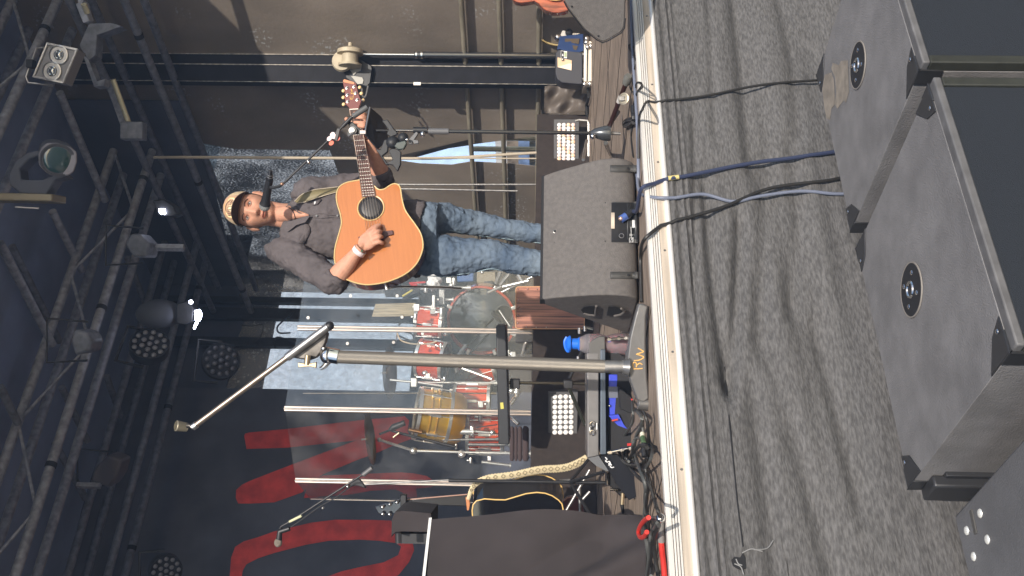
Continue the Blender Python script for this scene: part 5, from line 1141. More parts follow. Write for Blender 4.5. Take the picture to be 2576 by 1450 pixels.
cable('red cable running along the stage edge toward the lower picture corner', [onz(q(13,*p), .012) for p in ((1010,1150),(1018,1250),(1030,1350),(1040,1470))], .0085, redc)
cn = thing('cable_connector', 'silver metal angle connector on the red cable at the stage edge', 'connector', tuple(onz(q(13,1000,975), .02)))
MB().ell(onz(q(13,1003,968), .02), .015,.012,.014).build('elbow', chrome, cn); MB().tube([onz(q(13,1003,980),.02), onz(q(13,1012,1160),.012)], [.009,.011], 12).build('sleeve', mat('sleeve_grey', (.22,.21,.2), .5), cn)
MB().tube([onz(q(13,905,965),.03), onz(q(13,985,980),.02)], .007, 10).build('side_pin', steel, cn)
cn = thing('cable_connector', 'straight connector with a green band lying in the cable tangle', 'connector', tuple(onz(q(13,855,280), .03)))
MB().tube([onz(q(13,852,268),.03), onz(q(13,856,300),.03)], .0085, 12).build('tip', mat('pale_tip', (.7,.68,.55), .4), cn); MB().tube([onz(q(13,856,300),.03), onz(q(13,865,350),.03)], .009, 12).build('green_band', mat('grnb', (.08,.14,.07), .4), cn)
MB().tube([onz(q(13,865,350),.03), onz(q(13,870,460),.03)], .010, 12).build('barrel', black, cn)
# ================================================================== DRUM KIT
chrome_ = chrome
chrome = mat('bright_chrome', (.95,.92,.88), .32, .9)
redl = mat('red_lacquer', (.68,.065,.010), .18, coat=1, var=.25, scale=3)
dk = lambda k, x, y, yc: at(q(k,x,y), yc)
def drum(name, label, c, up, r, h, shell, lugs=6, headm=None, tens=True, group='drums of the red kit'):
    up = up.normalized(); root = thing(name, label, 'drum', tuple(c-up*h/2), group); x, y, _ = frame(up)
    MB().lathe(c-up*h/2, up, [(0,r*.98),(h,r*.98)], 40, caps=False).build('shell', shell, root)
    for t in (0, h):
        MB().lathe(c-up*h/2+up*(t-.012), up, [(0,r*.99),(0,r*1.035),(.024,r*1.035),(.024,r*.99)], 40, caps=False).build('rim', chrome, root)
        MB().lathe(c-up*h/2+up*(t-.002 if t else t-.0), up, [(0,r*.985),(.002,r*.98)], 40).build('drum_head', headm or mat('head_'+label[:6], (.55,.55,.52), .5), root)
    for i in range(lugs):
        a = 2*math.pi*i/lugs+.3; d_ = x*math.cos(a)+y*math.sin(a)
        MB().obox(c+d_*(r*1.02), up*(h*.18), d_.cross(up)*.011, d_*.010).build('lug', chrome, root, bevel=.003)
        mb = MB(); mb.cyl(c+d_*(r*1.04)-up*(h/2-.005), c+d_*(r*1.04)+up*(h/2-.005), .0035, n=6); mb.build('tension_rod', chrome, root)
    return root
# bass drum
bc_ = dk(10, 925, 655, 7.95); ax = (-FH*.98+rgt*-.12).normalized(); x, y, _ = frame(ax); rb_ = .262
bdm_ = thing('bass_drum', 'red-hooped bass drum with a grey front head and a round port hole, on the riser', 'drum', (bc_.x, bc_.y, RZ), 'drums of the red kit')
MB().lathe(bc_-ax*.36, ax, [(0,rb_*.98),(.36,rb_*.98)], 48, caps=False).build('shell', redl, bdm_)
MB().lathe(bc_, ax, [(-.01,rb_*.97),(-.01,rb_*1.06),(.022,rb_*1.06),(.024,rb_*1.0),(.005,rb_*.97)], 56, caps=False).build('hoop', mat('hoop_red', (.50,.08,.04), .3, coat=.6), bdm_)
hx = x*0; hc = onp(q(10,1185,585), bc_, ax)
hm_ = mat('bass_head', (.085,.095,.105), .12, spec=.8, coat=.8)
MB().lathe(bc_+ax*.0, ax, [(0,rb_*.975),(.002,rb_*.96)], 56).build('front_head', hm_, bdm_)
MB().lathe(hc+ax*.004, ax, [(0,.071),(.001,.07)], 32).build('port_hole', blackm, bdm_)
MB().ring(hc+ax*.006, ax, .071, .003, 32, 6).build('port_rim', greyp, bdm_)
for i in range(8):
    a = math.pi/8+i*math.pi/4; d_ = x*math.cos(a)+y*math.sin(a)
    MB().obox(bc_+d_*(rb_*1.06)+ax*.014, d_*.022, d_.cross(ax)*.014, ax*.014).build('claw', chrome, bdm_, bevel=.004)
for s_ in (-1, 1): MB().cyl(bc_+rgt*.22*s_-FH*.02+V((0,0,-.15)), V((*(bc_+rgt*.36*s_-FH*.1).xy, RZ)), .011, n=12).build('spur', chrome, bdm_)
# mic on a short stand pointing to the port
mm = thing('kick_microphone', 'black microphone on a short boom poking into the bass drum port', 'microphone', tuple(dk(10,1120,600,7.6)))
MB().tube([dk(10,1060,570,7.85), dk(10,1130,640,7.7), dk(10,1190,690,7.6)], [.02,.028,.022], 12).build('body', black, mm)
MB().tube([dk(10,680,1040,7.4), dk(10,1060,640,7.7)], .0085, 8).build('boom', black, mm); MB().tube([dk(10,790,1040,7.45), dk(10,1100,720,7.6)], .009, 8).build('lower_boom', black, mm)
MB().tube([dk(10,640,1090,7.38), dk(10,745,945,7.42)], .016, 10).build('grip', greyp, mm)
MB().tube([dk(10,1130,545,7.55), dk(10,1255,730,7.5)], .006, 8).build('bright_arm', steel, mm)
# toms
Z_ = V((0,0,1))
drum('rack_tom', 'small red rack tom with chrome rims, mounted above the bass drum on the right', dk(24,455,965,7.6), Z_+rgt*.05, .118, .19, redl)
drum('rack_tom', 'red rack tom tilted toward the camera behind the knurled column, its lower head showing brown', dk(25,400,270,7.5), Z_-FH*-.18+rgt*.12, .145, .19, redl, headm=mat('head_brown', (.10,.06,.03), .25, coat=.5))
drum('floor_tom', 'red floor tom with a chrome band round the middle, right of the bright shield hinge', dk(25,905,805,7.4), Z_, .125, .25, redl, 8)
drum('floor_tom', 'large darker red drum low down behind the black tray, nearest the folded blanket', dk(25,1075,1230,7.3), Z_, .14, .25, redl, 8)
drum('side_tom', 'red drum glimpsed between the column and the tray below the second rack tom', dk(25,960,440,7.9), Z_-rgt*.3, .10, .28, redl, 6)
# brass drum
gb = mat('brass_shell', (.95,.52,.05), .28, .7, var=.2, scale=8)
bs = drum('brass_snare', 'gleaming brass drum with a flared lower rim, tilted behind the shield hinge', dk(25,400,985,7.1), Z_+rgt*.16-FH*.2, .185, .22, gb, 8, headm=mat('brass_head', (.35,.24,.08), .25, .8), group=None)
ub = (Z_+rgt*.16-FH*.2).normalized(); cb_ = dk(25,400,985,7.1)
MB().lathe(cb_-ub*.12, ub, [(-.10,.16),(-.06,.185),(0,.19),(.0,.186)], 40, caps=False).build('lower_flare', mat('brass_flare', (.85,.42,.05), .35, .7), bs)
for t in (-.02,.03): MB().ring(cb_+ub*t, ub, .187, .005, 40, 6).build('bead', gb, bs)
# cymbals with stands
cym = mat('cymbal_bronze', (.16,.10,.045), .3, .9, var=.35, scale=10)
def cymbal(label, c, n_, r, stand_pts, sr=.011):
    n_ = n_.normalized(); root = thing('cymbal', label, 'cymbal', tuple(c), 'cymbals')
    MB().lathe(c, n_, [(-.012,r),(-.010,r),(.004,r*.25),(.016,r*.18),(.020,r*.05),(.018,r*.04),(.002,r*.25),(-.014,r)], 48, caps=False).build('plate', cym, root)
    MB().cyl(c-n_*.02, c+n_*.05, .006, n=10).build('bolt', chrome, root)
    return root
cymbal('dark bronze cymbal behind the knurled column, half hidden by leaf-like glare', dk(9,925,800,7.7), Z_*.9-FH*.40, .205, None)
cymbal('dark bronze cymbal seen steeply from below in front of the red lettering', dk(19,975,310,7.0), Z_*.93-FH*.36-rgt*.1, .185, None)
cymbal('small bronze cymbal standing low between the drum column and the tray', dk(25,770,450,7.7), Z_*.5-FH*.4+rgt*.5, .09, None)
HWR = []
def hw(label, segs, m_=chrome, cat='drum hardware', name='cymbal_stand', group='chrome drum hardware'):
    p = segs[0][0]; root = thing(name, label, cat, tuple(p), group)
    for i, (a_, b2, r) in enumerate(segs):
        MB().cyl(a_, b2, r, n=12).build('tube', m_, root)
        MB().cyl(b2.lerp(a_, .03), b2.lerp(a_, -.03) if (b2-a_).length < 1 else b2, r*1.7, n=12).build('clamp', m_, root)
    HWR.append(root)
    return root
D9 = lambda x, y, yc: dk(9,x,y,yc); D19 = lambda x, y, yc: dk(19,x,y,yc); D24 = lambda x, y, yc: dk(24,x,y,yc); D25 = lambda x, y, yc: dk(25,x,y,yc)
def tofl(p): return V((p.x, p.y, RZ))
a = D19(1350,410,7.05)
h1_ = hw('chrome boom cymbal stand on the left holding the steep cymbal before the red lettering', [(D19(1060,318,7.0), a, .010), (a, D19(1880,425,7.05), .011), (D19(1880,425,7.05), tofl(D19(1880,425,7.05)), .014)])
MB().ell(a, .026,.026,.03).build('joint', chrome, h1_); MB().ell(D19(1065,320,6.99), .016,.016,.016).build('wing_nut', chrome, h1_)
a = D9(1140,878,7.5)
h2_ = hw('chrome upright stand just left of the knurled column with a ratchet joint', [(D9(940,858,7.5), a, .009), (a, D9(1820,885,7.5), .011), (D9(1820,885,7.5), tofl(D9(1820,885,7.5)), .013), (D9(1180,880,7.4), D9(1370,910,7.4), .011)])
MB().obox(a, rgt*.035, FH*.03, V((0,0,.025))).build('joint', chrome, h2_, bevel=.006)
hw('long slim dark rod standing behind the shield between the two bright hinges', [(D9(225,970,7.3), D9(1820,970,7.3), .006)], mat('rod_dark', (.25,.2,.14), .2, .9), name='rod')
hw('chrome stand with a short crossbar right of the small rack tom', [(D24(0,385,7.8), D24(1110,405,7.8), .013), (D24(590,600,7.7), D24(850,600,7.7), .012), (D24(180,722,7.6), D24(500,715,7.6), .010)])
hw('black and chrome stand low by the folded blanket', [(D25(530,1300,7.0), D25(1240,1290,7.0), .008), (D25(850,1360,7.0), D25(1390,1362,7.0), .011)], steel)
hw('chrome pedal linkage lying along the large low red drum', [(D25(690,1190,7.0), D25(920,1195,7.0), .022), (D25(920,1190,7.0), D25(1160,1210,7.0), .008)])
hw('short bright stand foot under the red lettering left of the blanket', [(dk(11,770,825,7.0), dk(11,1045,858,7.0), .010)])
# slotted chrome bracket, lumps of hardware
br_ = thing('tom_bracket', 'slotted chrome bracket joining the small rack tom to its stand', 'bracket', tuple(D24(665,520,7.65)))
MB().obox((D24(665,430,7.65)+D24(665,680,7.65))/2, (D24(665,430,7.65)-D24(665,680,7.65))/2, Z_*.022, FH*.012).build('plate', steel, br_, bevel=.004)
MB().obox(D24(530,640,7.55), rgt*.055, Z_*.012, FH*.012).build('arm', chrome, br_, bevel=.005)
random.seed(5)
lump_spots = [(24,825,360,7.7),(24,865,300,7.7),(24,780,280,7.7),(24,270,340,7.6),(24,400,420,7.6),(24,520,780,7.5),(24,1330,150,7.6),(9,1150,340,7.3),(9,1160,260,7.3),(9,1365,350,7.4),(9,1365,300,7.4),(9,1210,480,7.4),(9,1400,480,7.3),(9,1360,580,7.3),
   (25,340,480,7.2),(25,300,440,7.2),(25,550,520,7.3),(25,640,670,7.3),(25,700,1190,7.0),(25,900,1180,7.0),(25,1015,840,7.2),(25,1080,840,7.2),(25,1010,1005,7.2),(25,850,1040,7.2),(25,1165,1205,7.0),(25,700,1385,6.9),(25,1260,1345,6.9),
   (11,580,755,6.9),(11,665,810,6.9),(11,845,790,6.9),(11,1060,140,7.0),(11,1110,155,7.0),(25,1410,670,7.0),(25,1480,690,7.0),(10,1235,1040,7.2),(10,1290,1055,7.2)]
for i, (k, xx, yy, yc) in enumerate(lump_spots):
    c = dk(k, xx, yy, yc); r_ = .010+.012*random.random(); mb = MB()
    if i % 3 == 0: mb.ell(c, r_, r_, r_*1.3)
    elif i % 3 == 1: mb.cyl(c-rgt*r_*1.6, c+rgt*r_*1.6, r_*.8, n=10); mb.cyl(c, c+Z_*r_*2.2, r_*.5, n=8)
    else: mb.obox(c, rgt*r_*1.2, Z_*r_, FH*r_*.7)
    root = min(HWR, key=lambda r: (V(r['_w'])-c).length); mb.build('clamp', chrome, root, bevel=.003)
for i, (A, B) in enumerate((((5,620),(90,760)),)): pass
rods = [(24,(20,540),(180,440),7.8,.008,'yel'),(24,(130,330),(400,310),7.5,.008,'red'),(24,(1560,330),(1640,120),7.7,.016,'chr'),(24,(1430,480),(1657,380),7.6,.012,'chr'),(10,(1140,250),(1250,110),7.6,.016,'chr'),(10,(1170,270),(1470,200),7.5,.014,'chr'),(10,(1350,140),(1410,240),7.6,.020,'chr'),
        (25,(1400,840),(1460,750),7.1,.016,'chr'),(25,(1400,1000),(1500,1100),7.0,.012,'chr'),(25,(1550,200),(1590,50),7.0,.010,'chr'),(10,(1390,1060),(1440,910),7.0,.008,'chr'),(25,(720,1010),(800,1090),7.1,.005,'blk'),(25,(960,1140),(1230,1105),7.0,.004,'blk'),(25,(780,380),(1160,520),7.4,.012,'chr'),
        (24,(300,560),(290,660),7.6,.008,'blk'),(24,(30,600),(300,500),7.9,.016,'blk'),(24,(330,470),(400,560),7.7,.014,'blk'),(25,(1440,960),(1560,980),7.05,.006,'chr')]
cm_ = {'yel': mat('stick_yellow', (.6,.5,.12), .5), 'red': mat('red_tube', (.55,.03,.03), .35), 'chr': chrome, 'blk': black}
for k, a_, b2, yc, r_, m_ in rods:
    c = dk(k,*a_,yc); root = min(HWR, key=lambda r: (V(r['_w'])-c).length) if m_ in ('chr','blk') else None
    o = MB().cyl(dk(k,*a_,yc), dk(k,*b2,yc-.05), r_, n=10).build('rod' if root else 'loose_rod', cm_[m_], root)
    if root: continue
    tag(o, {'yel':'yellow stick behind the lower edge of the guitar body','red':'red tube behind the guitar body','chr':'short chrome rod among the drum hardware','blk':'short black rod or boom among the drum hardware'}[m_], 'rod', 'rods among the drum hardware')
tag(MB().tube(sp([dk(24,150,320,7.5),dk(24,190,365,7.5),dk(24,260,350,7.5)]), .012, 8).build('red_hose', cm_['red']), 'red curved hose end behind the guitar body', 'hose')
wb_ = thing('white_bag', 'crumpled white plastic bag or towel behind the singer hip', 'towel', tuple(dk(24,530,310,7.9)))
MB().ell(dk(24,540,295,7.9), .085,.05,.055, nu=24, nv=16, fn=lambda u: u*(1+.18*math.sin(9*u.x+4)*math.sin(8*u.z))).build('towel', mat('towel_white', (.85,.82,.82), .8, bump=.6, bscale=30), wb_)
bbx = thing('blue_crate', 'blue plastic crate on the riser behind the singer legs', 'crate', tuple(dk(24,1050,240,8.6)))
MB().prism([dk(24,x,y,8.6) for x,y in ((905,130),(1195,120),(1190,300),(920,310))], FH*.3).build('body', mat('crate_blue', (.03,.09,.25), .5), bbx, bevel=.01)
MB().prism([dk(24,x,y,8.58) for x,y in ((1010,130),(1100,130),(1100,185),(1010,185))], FH*.02).build('handle_gap', blackm, bbx)
gx = thing('beige_case', 'beige and brown equipment box on the riser behind the singer legs', 'box', tuple(dk(24,1400,240,8.5)))
MB().prism([dk(24,x,y,8.5) for x,y in ((1240,140),(1550,140),(1560,320),(1240,330))], FH*.3).build('body', mat('case_beige', (.22,.18,.12), .6), gx, bevel=.008)
MB().prism([dk(24,x,y,8.48) for x,y in ((1360,300),(1500,285),(1520,350),(1380,350))], FH*.02).build('handle', black, gx, bevel=.004)
pk_ = thing('wooden_plank', 'weathered tan plank standing upright behind the shield above the rack tom', 'plank', tuple(D9(1140,290,8.9)))
MB().prism([D9(x,y,8.7) for x,y in ((820,232),(1150,222),(1150,332),(790,338))], FH*.04).build('board', mat('plank_tan', (.30,.25,.16), .8, var=.35, scale=5, stretch=(20,20,1)), pk_, bevel=.003)
# drum microphone before the red letters + its boom
dm = thing('drum_microphone', 'black microphone on a slanted boom over the brass drum', 'microphone', tuple(D19(1200,220,6.9)))
MB().tube([D19(1275,178,6.85), D19(1180,215,6.85), D19(1150,240,6.85)], [.020,.022,.012], 12).build('body', black, dm)
MB().tube([D19(1160,240,6.85), D19(1230,262,6.85), D19(1700,380,6.85)], .010, 8).build('boom', black, dm)
MB().tube([D19(1068,272,6.9), D19(1160,236,6.87)], .008, 8).build('arm', black, dm)
MB().tube([D19(1180,300,6.8), D19(1230,262,6.8)], .006, 8).build('gold_rod', brass, dm)
mb = MB(); mb.cyl(D19(1310,235,6.9), D19(1420,258,6.9), .014, n=12)
mb.build('copper_clip', mat('copper2', (.45,.25,.12), .3, .9), dm)
cable('thin tan cable arching between the shield and the second rack tom', [D9(1000,470,7.0), D9(1030,530,7.0), D9(1120,560,7.0), D9(1250,560,7.0), D9(1330,540,7.0)], .005, ropem)
cable('black cable looping above the first rack tom', [D9(1010,410,7.1), D9(1040,385,7.1), D9(1110,390,7.1), D9(1200,405,7.2)], .006, rubber)
cable('black cable looping beside the first shield hinge', [D9(1060,460,7.1), D9(1120,480,7.1), D9(1135,520,7.1), D9(1100,530,7.1), D9(1000,490,7.1)], .006, rubber)
# plexiglass drum shield
gl = bpy.data.materials.new('acrylic'); gl.use_nodes = True; n = gl.node_tree; out = n.nodes['Material Output']
tr = n.nodes.new('ShaderNodeBsdfTransparent'); tr.inputs[0].default_value = (.95,.96,.96,1); gls = n.nodes.new('ShaderNodeBsdfGlossy'); gls.inputs['Roughness'].default_value = .03
df = n.nodes.new('ShaderNodeBsdfDiffuse'); df.inputs[0].default_value = (.55,.57,.6,1)
lw_ = n.nodes.new('ShaderNodeLayerWeight'); lw_.inputs[0].default_value = .5; pw = n.nodes.new('ShaderNodeMath'); pw.operation = 'POWER'; pw.inputs[1].default_value = 3.5; n.links.new(lw_.outputs['Facing'], pw.inputs[0]); fr = n.nodes.new('ShaderNodeMapRange'); fr.inputs[3].default_value = .06; fr.inputs[4].default_value = .8; n.links.new(pw.outputs[0], fr.inputs[0]); m1_ = n.nodes.new('ShaderNodeMixShader'); m2_ = n.nodes.new('ShaderNodeMixShader')
n.links.new(fr.outputs[0], m1_.inputs[0]); n.links.new(tr.outputs[0], m1_.inputs[1]); n.links.new(gls.outputs[0], m1_.inputs[2])
tn = n.nodes.new('ShaderNodeTexNoise'); tn.inputs['Scale'].default_value = 5; tn.inputs['Detail'].default_value = 8; mr = n.nodes.new('ShaderNodeMapRange'); mr.inputs[1].default_value = .35; mr.inputs[2].default_value = .8; mr.inputs[3].default_value = .01; mr.inputs[4].default_value = .08
tcx = n.nodes.new('ShaderNodeTexCoord'); n.links.new(tcx.outputs['Object'], tn.inputs['Vector'])
n.links.new(tn.outputs[0], mr.inputs[0]); n.links.new(mr.outputs[0], m2_.inputs[0]); n.links.new(m1_.outputs[0], m2_.inputs[1]); n.links.new(df.outputs[0], m2_.inputs[2]); n.links.new(m2_.outputs[0], out.inputs[0])
sh = thing('drum_shield', 'clear acrylic drum shield of upright panels joined by bright hinges, standing round the kit', 'drum shield', (3.3, 6.05, RZ))
zt_, zb_ = RZ+1.68, RZ+.006
def gp(px, py, yc): p = at((px, py), yc); return V((p.x, p.y, 0))
H = [gp(745,716,7.50), gp(745,825,7.06), gp(712,1028,6.72), gp(735,1208,7.06), gp(780,1256,7.54)]
H[0] = H[1]+(rgt*.9+FH*.43).normalized()*.61
for a_, b2 in zip(H[:-1], H[1:]):
    d_ = (b2-a_).normalized(); nrm = V((-d_.y, d_.x, 0))
    mb = MB(); mb.prism([a_+d_*.006+Z_*zb_, b2-d_*.006+Z_*zb_, b2-d_*.006+Z_*zt_, a_+d_*.006+Z_*zt_], nrm*.005)
    pn = mb.build('clear_panel', gl, sh, smooth=False)
hm2 = mat('hinge_alu', (.72,.62,.55), .3, .85)
for i, h_0 in enumerate(H):
    if i in (0, 4):
        MB().cyl(h_0+Z_*zb_, h_0+Z_*zt_, .005, n=8).build('edge_strip', hm2, sh); continue
    for s_, rr in ((-1, .009), (1, .009)):
        MB().cyl(h_0+rgt*.011*s_-FH*.006+Z_*zb_, h_0+rgt*.011*s_-FH*.006+Z_*zt_, rr, n=12).build('hinge_strip', hm2, sh)
    MB().cyl(h_0-FH*.010+Z_*zb_, h_0-FH*.010+Z_*(zt_+.006), .0045, n=10).build('hinge_pin', steel, sh)
for p in ((9,1040,340),(9,970,548),(9,590,558),(9,265,345),(9,1000,165),(9,615,165)):
    MB().lathe(dk(*p, 6.98), -FH, [(0,.012),(.004,.011)], 16).build('panel_bolt', steel, sh)
MB().tube([D9(1000,460,7.02), D9(990,560,7.02)], .004, 6).build('clip', steel, sh)
# ================================================================== SINGER AND GUITAR
from mathutils.bvhtree import BVHTree
from mathutils import noise as mnz
def bvh(o):
    bpy.context.view_layer.update(); dg = bpy.context.evaluated_depsgraph_get(); ev = o.evaluated_get(dg); me = ev.to_mesh()
    mw = o.matrix_world; t = BVHTree.FromPolygons([mw @ v.co for v in me.vertices], [tuple(p.vertices) for p in me.polygons]); ev.to_mesh_clear(); return t
def hit(t, p, off=.002, fallback=4.6):
    d = ray(p).normalized(); h = t.ray_cast(CAM, d)
    return (h[0]-d*off) if h[0] else at(p, fallback)
YP = 4.72
MPt = lambda p, d=0: at(p, YP+d)
Z_ = V((0,0,1))
# ---------- guitar
def grain(M, c1, c2):
    n = M.node_tree; tc = n.nodes.new('ShaderNodeTexCoord'); m1 = n.nodes.new('ShaderNodeMapping'); m1.inputs['Rotation'].default_value = (0, R(10), R(35.3)); m2 = n.nodes.new('ShaderNodeMapping'); m2.inputs['Scale'].default_value = (2.0, 30, 140)
    t = n.nodes.new('ShaderNodeTexNoise'); t.inputs['Scale'].default_value = 1.0; t.inputs['Detail'].default_value = 6
    n.links.new(tc.outputs['Object'], m1.inputs[0]); n.links.new(m1.outputs[0], m2.inputs[0]); n.links.new(m2.outputs[0], t.inputs['Vector'])
    r = n.nodes.new('ShaderNodeValToRGB'); r.color_ramp.elements[0].position = .3; r.color_ramp.elements[1].position = .7; r.color_ramp.elements[0].color = (*c1,1); r.color_ramp.elements[1].color = (*c2,1)
    n.links.new(t.outputs[0], r.inputs[0]); n.links.new(r.outputs[0], bsdf(M).inputs['Base Color'])
TH = R(15); GN = (-FH*math.cos(TH)+rgt*math.sin(TH)).normalized(); GO = at((948,594), 4.50)
def G(k, x, y, off=0.0): return onp(q(k,x,y) if k else (x,y), GO+GN*off, GN)
gt = thing('acoustic_guitar', 'honey-coloured cutaway acoustic guitar with cream binding played by the singer', 'guitar', tuple(GO))
ol = [(4,1420,262),(4,1300,285),(4,1230,328),(4,1206,400),(4,1215,480),(4,1240,560),(4,1252,640),(4,1240,700),(4,1215,790),(4,1196,860),(4,1188,940),
      (6,76,980),(6,95,1060),(6,135,1120),(6,200,1155),(6,300,1186),(6,400,1192),(6,550,1165),(6,700,1100),(6,800,1010),(6,850,905),(6,860,825),(6,838,735),(6,785,650),(6,740,590),(6,702,530),(6,682,470),(6,668,400),(6,660,342),(6,640,306),(6,600,297),(6,560,315),(6,520,342),(6,480,350),(6,452,340),(6,432,320)]
def closed(pts, n=4): 
    o_ = sp(pts[-2:]+pts+pts[:2], n); return o_[2*n:-(2*n)-1+0]
OP = [G(*p) for p in ol]
OPs = sp(OP, 4)
topm = mat('spruce_top', (.43,.150,.035), .32, coat=.35)
grain(topm, (.425,.138,.029), (.475,.160,.037))
sidem = mat('guitar_side', (.13,.025,.018), .22, coat=.8, var=.25, scale=5)
MB().prism([p-GN*.004 for p in OPs], -GN*.10).build('body', sidem, gt, bevel=.002)
MB().prism([p+GN*.0 for p in OPs], -GN*.004).build('top', topm, gt, smooth=False)
gbm = mat('binding_cream', (.62,.45,.20), .35)
MB().tube(OPs+[OPs[0]], .0032, 8).build('binding', gbm, gt)
sc_ = G(6,397,512); sr_ = (G(6,397,512)-G(6,397,402)).length
hole = MB().lathe(sc_+GN*.0012, GN, [(0,sr_*.93),(.0005,sr_*.9)], 40).build('soundhole', blackm, gt)
MB().ring(sc_+GN*.0015, GN, sr_*1.0, .0030, 48, 6).build('rosette', gbm, gt)
MB().lathe(sc_+GN*.003, GN, [(0,sr_*.72),(.0005,sr_*.70)], 32).build('pickup_plate', mat('pickup', (.05,.045,.045), .45), gt)
nutL, nutR = G(21,178,778,.006), G(21,322,768,.006); endL, endR = G(4,1440,415,.006), G(4,1550,408,.006)
fbm = mat('fretboard', (.11,.045,.035), .45)
MB().prism([nutL, nutR, endR, endL], -GN*.008).build('fretboard', fbm, gt, smooth=False)
MB().prism([nutL-GN*.008+(nutR-nutL)*.06, nutR-GN*.008-(nutR-nutL)*.06, G(4,1525,265,-.002), G(4,1425,262,-.002)], -GN*.018).build('neck', mat('neck_wood', (.30,.12,.05), .35), gt, bevel=.006)
MB().tube([nutL+GN*.001, nutR+GN*.001], .0030, 8).build('nut', mat('nut_bone', (.85,.8,.7), .4), gt)
fr_ = thing; L_ = (nutL+nutR)/2; E_ = (endL+endR)/2; scale_len = (L_-G(6,450,765)).length
mb = MB()
for i in range(1, 21):
    t_ = (1-2**(-i/12))*scale_len/(E_-L_).length
    if t_ > 1: break
    a_, b2 = nutL.lerp(endL, t_), nutR.lerp(endR, t_); mb.tube([a_+GN*.0005, b2+GN*.0005], .0011, 6)
mb.build('fret_set', alu, gt)
mb = MB()
for s_ in (0, 1): mb.tube([(nutL, nutR)[s_]+GN*.0004, (endL, endR)[s_]+GN*.0004], .0013, 6)
mb.build('neck_binding', mat('nbind', (.7,.5,.4), .4), gt)
brd = [(285,772),(318,765),(360,790),(430,775),(495,722),(592,712),(598,752),(550,762),(508,800),(430,812),(350,815),(298,808)]
MB().prism([G(6,x,y,.002) for x,y in brd], GN*.007).build('bridge', mat('bridge_wood', (.085,.03,.028), .45), gt, bevel=.002)
b0_, b1_ = G(6,352,790,.012), G(6,520,758,.012)
for i in range(6):
    f = (i+.5)/6; a_ = nutL.lerp(nutR, .08+.84*f)+GN*.003; b2 = b0_.lerp(b1_, f)
    MB().cyl(a_, b2, .0008 if i > 2 else .0011, n=6).build('string', mat('string%d' % i, (.8,.65,.45), .25, .9), gt)
hs = [(65,300),(90,272),(180,298),(285,332),(298,400),(325,520),(372,635),(322,768),(180,778),(160,725),(115,690),(100,600),(95,450),(72,360)]
hd = MB().prism([G(21,x,y,.004) for x,y in hs], -GN*.016).build('headstock', mat('head_rosewood', (.20,.065,.055), .4, coat=.3), gt, bevel=.002)
MB().prism([G(21,x,y,.006) for x,y in ((70,292),(92,275),(255,325),(250,358),(80,325))], -GN*.02).build('head_cap', mat('head_cap', (.62,.27,.14), .4), hd)
btm = mat('tuner_cream', (.85,.6,.3), .35)
for x, y in ((135,420),(252,400),(142,535),(277,507),(146,645),(305,615)):
    MB().lathe(G(21,x,y,.004), GN, [(0,.0075),(.002,.0075),(.003,.004),(.010,.0035)], 16).build('tuner_post', alu, hd)
for x, y, o_ in ((75,467,0),(75,577,0),(80,690,0),(345,410,0),(372,510,0),(400,622,-.012)):
    MB().ell(G(21,x,y,-.008+o_), .010,.007,.0085).build('tuner_button', btm, hd)
    x2 = 110 if x < 200 else 320; MB().cyl(G(21,x2,y,-.008), G(21,x,y,-.008), .0022, n=8).build('tuner_shaft', alu, hd)
mb = MB()
for st_ in (((195,440),(225,470),(200,500),(240,520)), ((200,520),(240,500),(245,560),(205,575)), ((185,560),(200,600),(250,580)), ((215,430),(210,480)), ((180,600),(230,610))):
    mb.tube(sp([G(21,x,y,.005) for x,y in st_]), .0011, 5)
mb.build('gold_script', mat('gold_script', (.8,.5,.15), .4), hd)
MB().tube([G(6,515,1165,-.045), G(6,530,1205,-.055), G(6,540,1235,-.06)], [.006,.007,.009], 10).build('strap_button', chrome, gt)
cable('short pale cable hanging from the guitar strap button', [G(6,545,1228,-.06), G(6,600,1215,-.08), G(6,680,1210,-.15), at(q(6,1000,1215),4.9), at(q(6,1200,1225),5.0)], .0045, steel)

# ---------- body
skin = mat('skin', (.56,.285,.19), .55, var=.10, scale=45, spec=.35, bump=.15, bscale=500)
bsdf(skin).inputs['Subsurface Weight'].default_value = .12; bsdf(skin).inputs['Subsurface Radius'].default_value = (.02,.008,.005); bsdf(skin).inputs['Subsurface Scale'].default_value = .5
foot = MPt((1560, 640)); foot.z = 0
